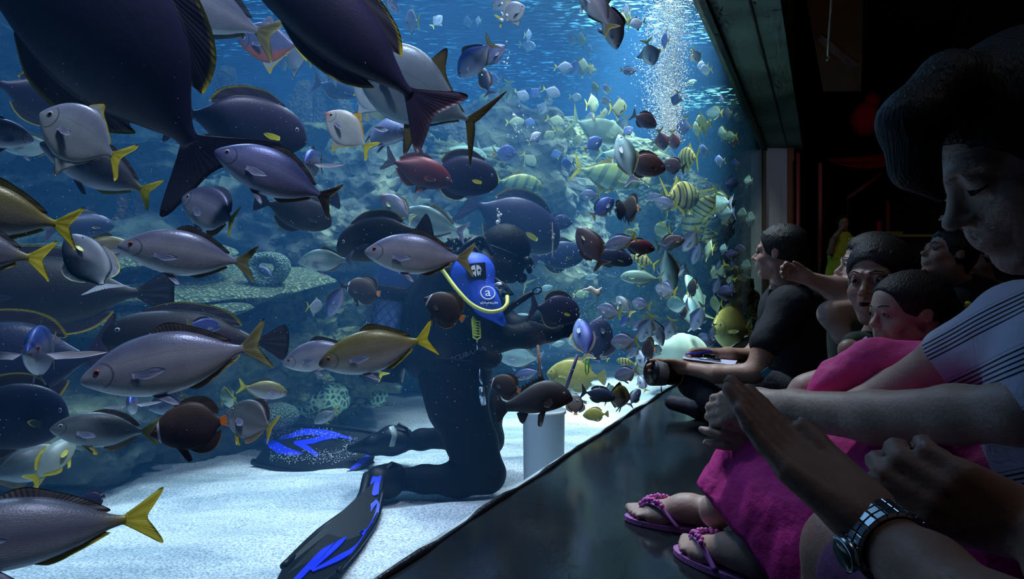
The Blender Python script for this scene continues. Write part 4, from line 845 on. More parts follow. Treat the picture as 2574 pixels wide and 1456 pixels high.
# lower left
F_('drummer', (236, 945), (662, 872), 1.22, 'largest silver fish in the lower left, red-eyed with a spread olive tail', yaw=6, roll=3, deep=.98)
F_('fantail', (280, 840), (712, 868), 1.9, 'dark fish with fan tail half hidden behind the largest silver fish', yaw=10, deep=.8)
F_('bluebream', (552, 824), (470, 812), 1.7, 'small blue round fish peeking over the back of the largest silver fish', yaw=20, lod=0)
F_('fusilier', (490, 850), (588, 820), 2.2, 'pale tail of a fish above the largest silver fish\'s back fin', yaw=10, lod=0)
F_('frontal', (108, 815), (104, 950), 1.12, 'blue-backed fish facing the viewer with both white side fins spread, far left', yaw=-66, roll=-4, lod=0)
F_('surgeonblue', (-150, 920), (262, 905), 1.75, 'large dark rounded fish behind the head-on blue-backed fish', yaw=10, deep=1.25)
F_('surgeonblue', (150, 1070), (-130, 1030), 1.6, 'big shadowy blue fish at the left edge above the sand', yaw=10, deep=1.5)
F_('drummer', (714, 912), (905, 872), 1.85, 'silver fish with a white chin fin behind the bronze-backed fish', yaw=10, deep=1.05)
F_('yellowback', (805, 912), (1092, 850), 1.62, 'bronze-backed fish with a bright yellow forked tail in front of the diver', yaw=5)
F_('yellowback', (723, 992), (602, 968), 2.4, 'small yellow-tailed fish facing right above the brain coral', yaw=10)
F_('frontal', (336, 984), (334, 1046), 1.55, 'fish facing the viewer with long thin white side fins, below the largest silver fish', yaw=-72, lod=0)
F_('disc', (378, 1025), (470, 1000), 1.95, 'pale blue round fish behind the black butterflyfish', yaw=15, lod=0)
F_('collared', (388, 1085), (576, 1062), 1.30, 'largest black-brown butterflyfish with an orange tail root, over the sand', yaw=8, roll=0)
F_('greybream', (148, 1066), (386, 1098), 1.45, 'grey fish with yellow belly fins and tail above the sand, lower left', yaw=6, deep=.85)
F_('greybream', (574, 1030), (698, 1088), 1.42, 'grey diamond-bodied fish with upright yellow fins beside the blue swim fin', yaw=25, deep=1.5, bend=.3)
F_('teal', (585, 975), (565, 1028), 1.9, 'thin blue and yellow fish swimming up behind the black butterflyfish', yaw=62, lod=0)
F_('stripedpale', (182, 1108), (84, 1205), 1.50, 'pale blue fish with fine yellow stripes swimming up-right at the left', yaw=16, bend=.3)
F_('greybream', (160, 1150), (-40, 1195), 2.0, 'dim pale fish low over the sand at the left edge', yaw=10)
F_('yellowtail', (-230, 1325), (372, 1352), 1.0, 'huge grey fish with a yellow tail filling the bottom left corner', yaw=5, roll=4, deep=.78)
F_('discdark', (205, 1262), (262, 1250), 1.6, 'dark three-cornered fin tip above the huge bottom-left fish', yaw=10, lod=0)
F_('greybream', (790, 1062), (850, 1030), 3.0, 'small pale fish with a yellow tail on the sand behind the blue swim fin', yaw=10, lod=0)
F_('snapper', (825, 797), (866, 712), 2.5, 'slim blue-grey fish nose-down left of the black mesh net', yaw=22, lod=0)
F_('mono', (795, 795), (785, 748), 2.7, 'tiny pale fish nose-down beside the slim blue-grey fish', yaw=40, lod=0)
F_('collared', (866, 720), (960, 740), 2.7, 'dark butterflyfish half hidden behind the diver\'s air cylinder', yaw=12)
F_('yellowback', (900, 865), (965, 950), 2.6, 'small yellow fin of a fish under the bronze-backed fish', yaw=20, lod=0)
# around the diver
F_('collared', (1066, 748), (1172, 806), 2.05, 'butterflyfish with a white collar in front of the diver\'s chest', yaw=8, roll=0)
F_('collared', (1229, 958), (1312, 985), 2.35, 'butterflyfish with a white collar by the diver\'s thigh', yaw=10, lod=0)
F_('sweetlips', (1436, 985), (1242, 1030), 2.45, 'black fish with a spiny back hovering over the white feed bucket', yaw=6, deep=1.15)
F_('collared', (1447, 988), (1447, 1046), 2.6, 'small dark striped fish right of the black spiny fish, nose up', yaw=28, lod=0)
F_('parrot', (1374, 940), (1524, 948), 3.6, 'yellow-green rounded fish low over the sand behind the feed bucket', yaw=5, deep=1.05)
F_('bluebream', (1455, 800), (1478, 905), 2.75, 'slim deep-blue fish with belly to the glass, above the thin feeding sticks', yaw=30, lod=0)
F_('discdark', (1512, 792), (1498, 912), 3.6, 'large dim violet disc-shaped fish beyond the slim deep-blue fish', yaw=10)
F_('surgeon', (1458, 790), (1330, 770), 3.0, 'dark blue fish with arched yellow back fin above the diver\'s glove', yaw=15, deep=1.45)
F_('fusilier', (1280, 800), (1375, 815), 3.9, 'pale fish seen under the diver\'s forearm', yaw=10, lod=0)
F_('fusilier', (1245, 890), (1365, 905), 4.2, 'pale blue fish resting low behind the diver\'s waist', yaw=8, deep=1.2)
F_('snapper', (1290, 950), (1362, 930), 3.7, 'blue fish with a gold-rimmed fin behind the black spiny fish', yaw=10, lod=0)
F_('trevallyplain', (1250, 655), (1330, 720), 4.0, 'pale fish in front of the diver\'s mask', yaw=20, lod=0)
F_('surgeonblue', (1468, 640), (1330, 650), 4.3, 'grey-blue fish with yellow fin edge right of the diver\'s mask', yaw=8, deep=1.3)
F_('discdark', (1440, 560), (1378, 560), 4.5, 'violet-blue round fish above the floating scrap of food', yaw=10, lod=0)
F_('rabbitdark', (1453, 570), (1515, 672), 3.0, 'brown speckled fish with yellow lips facing left above the feeding crowd', yaw=12)
F_('bream', (1520, 622), (1600, 595), 3.3, 'pale blue oval fish facing left beside the brown speckled fish', yaw=10, lod=0)
F_('surgeon', (1590, 660), (1478, 632), 3.7, 'very dark fish behind the pale blue oval fish', yaw=10)
F_('reddish', (1646, 628), (1560, 612), 3.95, 'dark fish with a red face facing right in the feeding crowd', yaw=12, lod=0)
F_('rabbitdark', (1720, 602), (1650, 618), 4.85, 'brown rabbitfish facing right, right of the red-faced fish', yaw=12, lod=0)
F_('bream', (1716, 632), (1756, 574), 5.2, 'slim blue-silver fish nose-down with a yellow tail up', yaw=30, lod=0)
F_('trevallyplain', (1560, 694), (1668, 702), 4.2, 'pale green fish with a large yellow forked tail in the feeding crowd', yaw=6, deep=1.0)
F_('trevallyyellow', (1585, 640), (1650, 668), 4.5, 'yellow tail fin above the large forked one', yaw=20, lod=0)
F_('bream', (1647, 722), (1700, 735), 4.35, 'round violet-silver fish with fins trailing, facing left', yaw=38, lod=0, deep=1.3)
F_('fusilier', (1688, 742), (1672, 610), 4.7, 'thin silver fish with its yellow tail up', yaw=39, deep=.7, lod=0)
F_('rabbit', (1672, 428), (1566, 402), 3.9, 'brown maze-patterned rabbitfish facing right, the larger of two', yaw=8, deep=1.15)
F_('rabbit', (1650, 318), (1588, 286), 4.2, 'brown maze-patterned rabbitfish below the bubble column, the higher of two', yaw=14, lod=0, deep=1.1)
F_('rabbitdark', (1666, 410), (1722, 425), 4.8, 'violet-brown rabbitfish facing left behind the maze-patterned one', yaw=10, lod=0, deep=1.3)
F_('fusilier', (1556, 338), (1592, 462), 3.4, 'pale silver fish head-up with a drooping tan tail', yaw=26, lod=0)
F_('trevally', (1365, 470), (1238, 452), 4.3, 'barred pale green fish facing right, centre of the far water', yaw=8, deep=1.2)
F_('trevally', (1612, 462), (1436, 418), 4.9, 'large barred green fish partly behind the maze-patterned rabbitfish', yaw=8, deep=1.1)
F_('trevallyplain', (1572, 352), (1432, 296), 5.0, 'plain pale green fish facing right among the small silver fish', yaw=8, deep=1.2)
F_('trevallyplain', (1608, 400), (1500, 380), 5.6, 'dim pale green fish behind the fish with the drooping tan tail', yaw=12, lod=0)
F_('trevallyplain', (1225, 395), (1100, 375), 5.2, 'faint green fish behind the dark blue-black oval fish', yaw=10, lod=0)
F_('trevallyplain', (1285, 395), (1195, 372), 5.6, 'faint greenish fish above the barred pale green fish', yaw=10, lod=0)
F_('bluebream', (1543, 500), (1486, 545), 3.6, 'dark blue fish facing up-right below the large barred fish', yaw=15, lod=0, deep=1.2)
F_('collared', (1562, 505), (1556, 552), 3.7, 'dark narrow fish with a white spot beside it', yaw=50, lod=0)
F_('collared', (1580, 490), (1590, 558), 3.8, 'dark narrow fish, lower neighbour of the bright white fish', yaw=48, lod=0)
F_('monowhite', (1612, 528), (1578, 522), 3.9, 'small glaring white fish among dark ones', yaw=20, lod=1)
F_('bream', (1645, 505), (1702, 520), 4.8, 'violet-blue fish with a yellow tail facing left', yaw=15, lod=0, deep=1.25)
F_('bream', (1625, 500), (1668, 488), 5.0, 'small violet-blue fish behind the one with the yellow tail', yaw=18, lod=0)
F_('trevallyyellow', (1745, 545), (1808, 480), 6.4, 'yellow fish with bold black bars, nose down', yaw=20, deep=1.4, lod=0)
F_('trevallyyellow', (1728, 600), (1762, 470), 6.8, 'yellow-finned pale fish left of the bold black-barred one', yaw=35, lod=0)
F_('trevallyyellow', (1800, 630), (1770, 560), 6.9, 'pale fish with curled yellow fins below the bold black-barred one', yaw=35, lod=0)
F_('trevallyyellow', (1734, 432), (1728, 362), 5.7, 'grey-yellow fish swimming nose-down with the flash-lit eye', yaw=55, lod=0, deep=1.2)
F_('trevallyyellow', (1722, 445), (1702, 540), 5.9, 'thin fish with a long curved yellow fin in the right water', yaw=55, lod=0)
F_('parrot', (1842, 885), (1846, 770), 7.9, 'broad pale yellow fish facing the viewer beside the seated man\'s elbow', yaw=-52, lod=0, deep=1.0)
F_('trevallyplain', (1728, 690), (1775, 805), 6.6, 'long pale green fish slanting down to the right', roll=40, yaw=15, lod=0)
F_('fusilier', (1725, 740), (1745, 830), 6.3, 'second long pale fish slanting below the first', yaw=30, lod=0)
F_('collared', (1738, 700), (1744, 745), 6.0, 'tiny dark fish in front of the long pale green fish', yaw=50, lod=1)
F_('collared', (1715, 765), (1722, 800), 5.8, 'small dark fish left of the long pale fish', yaw=45, lod=1)
F_('snapper', (1742, 832), (1768, 762), 5.9, 'blue-grey fish nose-down with a small yellow tail, above the pale boulder', yaw=35, lod=0)
F_('drummer', (1666, 870), (1630, 790), 4.6, 'lilac fish seen from above with a dark back stripe, yellow tail up-left', yaw=20, lod=0)
F_('bream', (1672, 855), (1690, 800), 4.9, 'silver-grey fish behind the lilac fish', yaw=30, lod=0, deep=1.2)
F_('bream', (1610, 860), (1640, 790), 4.3, 'silver-green fish hanging nose-down left of the lilac fish', yaw=35, lod=0)
F_('bream', (1500, 775), (1562, 790), 3.5, 'round silver fish facing left with a small white side fin', yaw=24, lod=0, deep=1.25)
F_('bream', (1588, 760), (1636, 770), 4.0, 'round silver fish facing left under the yellow forked tail', yaw=28, lod=0, deep=1.3)
F_('greybream', (1550, 745), (1590, 790), 4.1, 'grey-blue fish behind the round silver fish', yaw=28, lod=0)
F_('bream', (1535, 862), (1604, 855), 3.25, 'silver-blue fish facing left with a wide yellow tail', yaw=14, lod=0, deep=1.3)
F_('bream', (1545, 950), (1604, 930), 3.2, 'grey fish facing down-left low over the sand', yaw=18, lod=0, deep=1.3)
F_('trevallyyellow', (1550, 905), (1600, 915), 3.9, 'yellow-arched fish just above the grey one low over the sand', yaw=20, lod=0)
F_('surgeonblue', (1546, 1000), (1460, 985), 3.1, 'dark blue-grey fish facing right low over the sand', yaw=10, lod=0)
F_('yellowback', (1556, 1030), (1550, 965), 3.25, 'yellow-headed grey fish hanging nose-down by the glass edge', yaw=45, lod=0, deep=1.3)
F_('fusilier', (1542, 965), (1530, 1012), 3.4, 'small fish showing an upright yellow tail by the nose-down grey fish', yaw=60, lod=1)
F_('surgeonblue', (1608, 978), (1582, 1022), 3.6, 'small slate fish nearest the glass corner, tail down', yaw=30, lod=0)
F_('parrot', (1465, 1045), (1530, 1040), 3.0, 'pale yellow fish lowest over the sand by the kerb', yaw=10, lod=0)
F_('collared', (1628, 850), (1632, 906), 4.0, 'dark butterflyfish edge-on with an orange patch, above the camera lens', yaw=48, lod=0)
F_('bream', (1600, 880), (1640, 940), 4.3, 'pale silver fish behind the edge-on butterflyfish', yaw=30, lod=0)
F_('bream', (1605, 945), (1625, 985), 4.0, 'pale blue fish just left of the camera lens', yaw=30, lod=0)
# upper right
F_('mono', (1320, 18), (1250, 52), 2.9, 'violet-silver diamond-shaped fish near the top, facing up-right', yaw=12, lod=0, deep=1.1)
F_('mono', (1236, 20), (1300, -10), 3.1, 'silver-pink fish behind the violet diamond-shaped one at the top edge', yaw=12, lod=0)
F_('frontal', (1152, 192), (1238, 104), 2.5, 'lilac-white fish diving left with spread side fins and a broad yellow tail', yaw=24, lod=0, bend=-.5, deep=1.3)
F_('snapper', (1270, 115), (1200, 168), 2.9, 'violet fish facing right behind the broad yellow tail', yaw=12, lod=0, deep=1.2)
F_('surgeon', (1208, 172), (1232, 238), 2.9, 'dark slim fish hanging below the violet one', yaw=30, lod=0)
F_('mono', (1038, 92), (1036, 18), 3.1, 'thin pale fish standing on its nose at the top, left of the centre', yaw=56, lod=0)
F_('bream', (1002, 32), (965, -10), 3.2, 'small silver-blue fish at the top edge beside the large dark violet fish', yaw=20, lod=1)
F_('drummer', (1452, -50), (1540, 78), 3.0, 'lilac fish with a yellow forked tail coming down from the top edge', yaw=10, lod=0)
F_('drummer', (1552, 122), (1522, -5), 3.1, 'slim grey fish nose-down right of the yellow forked tail', yaw=30, lod=0)
F_('mono', (1392, 168), (1440, 172), 4.6, 'silver-blue moonyfish alone in open water, facing left', yaw=180, lod=1)
F_('monowhite', (1583, 62), (1624, 55), 4.2, 'brilliant white moonyfish left of the bubble column', yaw=10, lod=0, deep=1.1)
F_('monoblue', (1299, 388), (1236, 382), 3.9, 'dark blue moonyfish with yellow fins facing right, above the barred green fish', yaw=8, lod=0, deep=1.15)
F_('monowhite', (1360, 335), (1326, 358), 4.1, 'bright blue-white moonyfish in front of the small school', yaw=10, lod=1)
F_('monoblue', (1514, 350), (1465, 378), 4.3, 'blue moonyfish with a yellow tail facing up-right', yaw=10, lod=1, deep=1.1)
F_('monoblue', (1424, 432), (1432, 392), 4.4, 'vivid blue moonyfish nose-down above the yellow fin', yaw=40, lod=1)
F_('bream', (1457, 490), (1510, 490), 4.4, 'small grey-teal fish facing left below the large barred fish', yaw=10, lod=1, deep=1.2)
F_('bream', (1558, 175), (1600, 180), 4.6, 'pale fish among the left fringe of the bubbles', yaw=160, lod=0)
# the small school, zone by zone: (nose x, y, tail x, y, depth, yaw, species)
ZONES = [
 ('small moonyfish scattered in the upper open water between the lilac fish and the slim grey fish', 'moonyfish in the upper open water', [
  (1325,72,1328,104,6,50,'mono'),(1347,118,1304,112,6.2,10,'mono'),(1430,118,1444,78,5.5,55,'mono'),(1461,122,1466,78,5.6,52,'monoyellow'),(1482,112,1484,140,6.4,50,'mono'),
  (1437,188,1455,146,5,30,'monoblue'),(1470,192,1466,144,5,42,'monoyellow'),(1492,194,1484,160,5.2,50,'monoyellow'),(1205,66,1200,40,5,50,'mono'),(1112,40,1085,68,5,15,'mono'),(1175,72,1182,40,5.4,40,'mono')]),
 ('small moonyfish in the loose band above the green rocks, left of the bubbles', 'moonyfish in the band above the rocks', [
  (1240,222,1250,180,4.6,40,'monoblue'),(1270,256,1280,202,4.5,30,'monoyellow'),(1206,262,1228,230,5.5,20,'teal'),(1330,250,1290,228,5,8,'mono'),(1334,244,1362,218,5,15,'monoblue'),
  (1408,240,1362,222,5,8,'mono'),(1354,288,1376,252,5.4,20,'mono'),(1388,262,1372,248,5.2,45,'mono'),(1462,246,1430,242,5.8,8,'mono'),(1502,202,1494,240,5.2,52,'monoyellow'),
  (1484,290,1492,235,5.6,50,'monoyellow'),(1530,208,1524,242,5.4,48,'mono'),(1520,274,1532,238,5.4,40,'mono'),(1550,245,1556,300,4.9,40,'monoyellow'),(1565,292,1566,252,5,62,'monoyellow'),
  (1108,258,1122,222,6,30,'mono'),(1200,318,1204,272,6,50,'mono'),(1090,330,1080,290,6.4,30,'teal')]),
 ('small moonyfish in the dense band in front of the tan coral lumps', 'moonyfish in front of the coral lumps', [
  (1318,308,1270,308,5,8,'monoyellow'),(1345,312,1312,302,5.2,10,'monoblue'),(1368,352,1400,325,5,12,'monoyellow'),(1416,350,1396,318,5.1,25,'monoyellow'),(1424,350,1440,308,5.1,30,'monoyellow'),
  (1444,368,1464,335,5.3,20,'monoyellow'),(1418,312,1372,296,5.3,8,'monoyellow'),(1346,418,1312,384,5.6,20,'monoyellow'),(1384,392,1418,382,5.4,12,'monoblue'),(1412,370,1432,345,5.9,20,'teal'),
  (1592,322,1560,340,5,20,'monoblue'),(1488,318,1482,280,5,45,'mono'),(1520,300,1515,270,5.3,50,'monoyellow'),(1560,330,1575,290,5.3,35,'mono'),(1395,420,1425,405,6.0,12,'teal')]),
 ('slim moonyfish drifting in the clear strip right of the bubble column', 'moonyfish right of the bubble column', [
  (1790,82,1768,52,6.4,25,'monoblue'),(1640,165,1624,98,4.4,30,'mono'),(1676,125,1670,78,4.9,58,'monoblue'),(1752,158,1740,118,5.9,30,'mono'),(1772,194,1780,158,6.3,40,'mono'),(1765,185,1770,150,6.6,40,'mono'),
  (1695,265,1706,228,5.0,25,'monoblue'),(1752,205,1722,210,7,10,'teal'),(1814,266,1816,238,7.6,60,'mono'),(1848,272,1842,250,8.4,45,'monoyellow'),(1800,300,1792,268,8,40,'teal'),(1830,300,1834,268,8,50,'mono'),(1852,310,1858,282,9.2,50,'mono'),(1580,45,1566,10,4.8,45,'mono'),(1568,78,1562,28,4.4,48,'monoyellow'),(1583,72,1580,26,4.5,60,'monoyellow')]),
 ('moonyfish hanging nose-down in the yellow-green water beneath the bubble column', 'moonyfish beneath the bubbles', [
  (1715,340,1722,290,5.4,30,'monoblue'),(1668,378,1656,322,5.0,22,'monored'),(1696,376,1690,326,5.2,22,'monored'),(1762,340,1776,282,6.0,50,'monoyellow'),(1758,300,1750,352,6.1,60,'monoyellow'),(1768,395,1772,360,6.2,45,'monoblue'),
  (1808,420,1812,388,6.9,40,'monoblue'),(1848,425,1852,398,8.4,40,'monoblue'),(1838,330,1834,356,8,40,'teal'),(1815,350,1818,318,7.5,60,'teal'),(1845,345,1850,370,8.5,40,'monored'),(1640,380,1660,360,5.4,20,'teal'),(1620,470,1630,435,5.2,50,'monoyellow')]),
 ('small slim fish with upright yellow tails in the dark green water left of the far post', 'yellow-tailed fish near the far post', [
  (1740,665,1762,602,5.9,35,'snapper'),(1800,680,1814,648,6.6,25,'snapper'),(1838,672,1848,625,7.9,35,'snapper'),(1834,655,1838,625,7.7,45,'snapper'),(1862,642,1866,612,9,50,'snapper'),(1794,738,1810,690,6.6,30,'snapper'),(1832,738,1842,704,7.4,35,'snapper'),
  (1818,760,1822,715,7.0,45,'snapper'),(1846,715,1830,690,7.8,40,'monoyellow'),(1784,855,1796,812,6.3,28,'snapper'),(1822,640,1818,612,7.3,60,'fusilier'),(1776,600,1790,655,6.6,60,'monoyellow'),(1880,690,1876,650,9.6,60,'fusilier'),
  (1870,560,1866,520,9.2,60,'fusilier'),(1838,480,1834,445,8.2,50,'snapper'),(1884,470,1880,440,10.2,60,'fusilier'),(1890,570,1886,530,10.2,60,'fusilier'),(1822,560,1828,510,7.4,55,'fusilier'),(1812,540,1806,480,7.0,50,'fusilier'),(1796,790,1806,740,6.7,50,'monoyellow'),
  (1790,700,1826,660,7.2,20,'monoyellow'),(1760,880,1770,835,6.3,40,'snapper'),(1690,700,1710,650,5.4,50,'snapper'),(1700,790,1708,740,5.6,50,'fusilier'),(1660,600,1672,560,5.0,50,'teal')]),
 ('silvery fish milling in the feeding crowd between the diver\'s hand and the visitors', 'silver fish in the feeding crowd', [
  (1590,830,1622,800,4.4,30,'bream'),(1560,820,1585,790,4.4,20,'bluebream'),(1575,900,1610,870,4.2,25,'bream'),(1640,900,1660,860,4.8,35,'greybream'),(1500,880,1530,905,4.2,25,'greybream'),(1390,720,1350,730,4.6,12,'fusilier'),(1470,700,1510,690,4.8,14,'fusilier'),
  (1620,690,1600,650,4.8,30,'trevallyplain'),(1650,580,1680,550,5.2,20,'trevallyplain'),(1480,735,1440,742,4.9,10,'teal'),(1600,590,1570,575,4.6,20,'teal'),(1420,860,1380,870,4.6,10,'fusilier'),(1450,870,1420,850,4.8,14,'fusilier')]),
]
ANCH = [(1440,172,'the moonyfish alone in open water'),(1500,20,'the lilac fish with the yellow forked tail'),(1604,58,'the brilliant white moonyfish'),(1700,60,'the top of the bubble column'),(1695,250,'the foot of the bubble column'),
 (1285,20,'the violet diamond-shaped fish'),(1200,130,'the diving lilac fish'),(1502,325,'the plain pale green fish'),(1525,440,'the large barred green fish'),(1300,460,'the barred pale green fish'),(1268,395,'the dark blue moonyfish'),
 (1342,345,'the bright blue-white moonyfish'),(1620,300,'the higher maze-patterned rabbitfish'),(1630,420,'the larger maze-patterned rabbitfish'),(1775,510,'the bold black-barred yellow fish'),(1730,398,'the grey-yellow nose-down fish'),(1575,400,'the fish with the drooping tan tail'),
 (1610,700,'the big yellow forked tail'),(1674,730,'the round violet-silver fish'),(1850,830,'the broad pale yellow head-on fish'),(1705,870,'the pale boulder'),(1905,640,'the seated man\'s face'),(1485,610,'the brown speckled fish'),(1565,850,'the silver-blue fish with the wide yellow tail'),
 (1645,830,'the lilac fish seen from above'),(1490,725,'the drifting scrap of food'),(1870,340,'the upper end of the far post'),(1880,520,'the middle of the far post'),(1400,430,'the upright tan coral lump'),(1225,270,'the long sickle tail'),(1760,750,'the long pale green slanting fish'),(1400,840,'the diver\'s glove'),(1130,60,'the large dark violet fish at the top')]
COLW = dict(mono='pale silver', monoyellow='yellow-green', monoblue='blue', monored='dark red', teal='faint green', snapper='violet-blue', fusilier='pale silver', bream='silver-lilac', bluebream='deep blue', greybream='grey', trevallyplain='pale green')
seen = {}; todo = []
for lab, grp, items in ZONES:
    for nx_, ny_, tx, ty, d, yw, sp in items:
        mx_, my_ = (nx_+tx)/2, (ny_+ty)/2; vert = yw >= 40 and abs(ny_-ty) > abs(nx_-tx)
        pose = 'seen end-on' if vert else ('nose-down' if ny_-ty > abs(nx_-tx)*1.2 else ('nose-up' if ty-ny_ > abs(nx_-tx)*1.2 else ('facing right' if nx_ > tx else 'facing left')))
        opts = []
        for ax, ay, an in sorted(ANCH, key=lambda a: math.hypot(a[0]-mx_, a[1]-my_))[:5]:
            dx, dy = mx_-ax, my_-ay; rel = ('right of' if dx > 0 else 'left of') if abs(dx) > abs(dy) else ('below' if dy > 0 else 'above'); opts.append(rel+' '+an)
        for o_ in opts:
            l_ = 'small %s fish %s, %s' % (COLW.get(sp, 'small'), pose, o_)
            if l_ not in seen and len(l_.split()) <= 16: break
        seen[l_] = seen.get(l_, 0)+1
        L_ = math.hypot(nx_-tx, ny_-ty)
        fish(sp, (nx_, ny_), (tx, ty), max(d, glass_d(nx_)+.25), l_, yaw=yw, lod=2 if L_ < 40 else 1, group=grp, bend=0)
# ---------------------------------------------------------------- bubble column
mb_, nt, b = new_mat('air_bubble'); b.inputs['Base Color'].default_value = (1, 1, 1, 1); b.inputs['Roughness'].default_value = .3; b.inputs['Specular IOR Level'].default_value = 1.0
rs = random.Random(5)
bv, bf = ICO[3] if False else ico(1)
def bubble_mesh(n, gen):
    V = []; Fc = []; nv = len(bv)
    for i in range(n):
        p, r = gen(i); V.append(bv*np.array([r, r, r*.85])+np.array(p)); Fc += [tuple(k+i*nv for k in f) for f in bf]
    return np.concatenate(V), Fc
def plume(i):
    t = rs.random()**.8; y = -60+420*t; w_ = 18+40*(1-t)+8; x = 1700-14*t+rs.gauss(0, w_*.48)-10*(1-t)*rs.random()
    if rs.random() < .35: x -= rs.random()*70*(1-abs(t-.5))
    d = 5.6+rs.gauss(0, .18); return P(x, y, max(d, glass_d(x)+.15)), rs.choice((.0022, .003, .0036, .0045, .0065))
V, Fc = bubble_mesh(13000, plume); o = mesh_obj('bubble_plume', V, Fc, mb_); o['kind'] = 'stuff'; tag(o, 'dense column of rising white air bubbles in the upper right of the tank', 'bubbles')
for lab, grp, cx_, cy_, sx_, sy_, n, d in (('stray air bubble in the loose cluster above the barred green fish', 'stray bubbles above the barred fish', 1305, 320, 28, 32, 22, 3.4), ('stray air bubble at the top beside the violet diamond-shaped fish', 'stray bubbles at the top', 1262, 45, 16, 28, 10, 2.9),
    ('stray air bubble between the diving lilac fish and the open water', 'stray bubbles by the lilac fish', 1275, 150, 8, 34, 12, 3.0), ('stray air bubble over the back fin of the big dark fish', 'stray bubbles over the dark fish', 1255, 545, 8, 30, 12, 2.8)):
    for i in range(n):
        r = rs.choice((.004, .005, .007, .010)) if i < 4 else rs.choice((.0025, .0035, .0045))
        o = mesh_obj('air_bubble', bv*r, bf, mb_) if i == 0 else None
        if o is None: o = first.copy(); C.objects.link(o); o.scale = (r/r0_,)*3
        else: first = o; r0_ = r
        o.location = P(rs.gauss(cx_, sx_*.6), rs.gauss(cy_, sy_*.6), d); tag(o, lab, 'bubble', grp)
# fine particles drifting in the water
def spk(i):
    x = rs.uniform(0, 1600); y = rs.uniform(150, 1100); d = glass_d(x)+.12+rs.random()**1.5*1.6; return P(x, y, d), d*rs.choice((.00035, .0005, .0007))
V, Fc = bubble_mesh(1500, spk)
def spk2(i):
    x = rs.gauss(1440, 60); y = rs.gauss(770, 110); return P(x, y, 2.75+rs.random()*.6), rs.choice((.0010, .0016, .0024))
V2, F2 = bubble_mesh(420, spk2); n0 = len(V); o = mesh_obj('drifting_specks', np.concatenate([V, V2]), Fc+[tuple(k+n0 for k in f) for f in F2], mat('pale_speck', (200, 220, 235), .6)); o['kind'] = 'stuff'; tag(o, 'fine pale food specks drifting all through the water', 'specks')
# ---------------------------------------------------------------- smooth bodies from blended volumes
def A3(v): return np.array(v, float)
def cone(a, b, ra, rb, k=.02, op='u'): return ('cone', A3(a), A3(b), ra, rb, k, op)
def ell(c, r, M=None, k=.02, op='u'):
    """M: 3x3 rows = local axes in world space"""
    return ('ell', A3(c), A3(r), np.eye(3) if M is None else np.array([list(x) for x in M], float), None, k, op)
def cut(p, n, k=.004): return ('cut', A3(p), A3(n)/np.linalg.norm(A3(n)), None, None, k, 'i')   # keeps the side opposite n
def chain(pts, rs, k=.02): return [cone(a, b, ra, rb, k) for a, b, ra, rb in zip(pts[:-1], pts[1:], rs[:-1], rs[1:])]
def _dist(pr, X):
    if pr[0] == 'cone':
        a, b, r1, r2 = pr[1:5]; ba = b-a; l2 = max(ba @ ba, 1e-9); rr = r1-r2; a2 = l2-rr*rr
        if a2 <= 0:
            c, r = (a, r1) if r1 > r2 else (b, r2); return np.linalg.norm(X-c, axis=-1)-r
        il2 = 1/l2; pa = X-a; y = pa @ ba; z = y-l2; q = pa*l2-y[..., None]*ba; x2 = (q*q).sum(-1); y2 = y*y*l2; z2 = z*z*l2
        kk = np.sign(rr)*rr*rr*x2
        d = (np.sqrt(x2*a2*il2)+y*rr)*il2-r1
        c1 = np.sign(z)*a2*z2 > kk; d = np.where(c1, np.sqrt(x2+z2)*il2-r2, d)
        c2 = ~c1 & (np.sign(y)*a2*y2 < kk); return np.where(c2, np.sqrt(x2+y2)*il2-r1, d)
    if pr[0] == 'ell':
        c, r, M = pr[1:4]; q = (X-c) @ M.T; k0 = np.linalg.norm(q/r, axis=-1); k1 = np.linalg.norm(q/(r*r), axis=-1)
        return k0*(k0-1)/np.maximum(k1, 1e-9)
    if pr[0] == 'cut': return (X-pr[1]) @ pr[2]
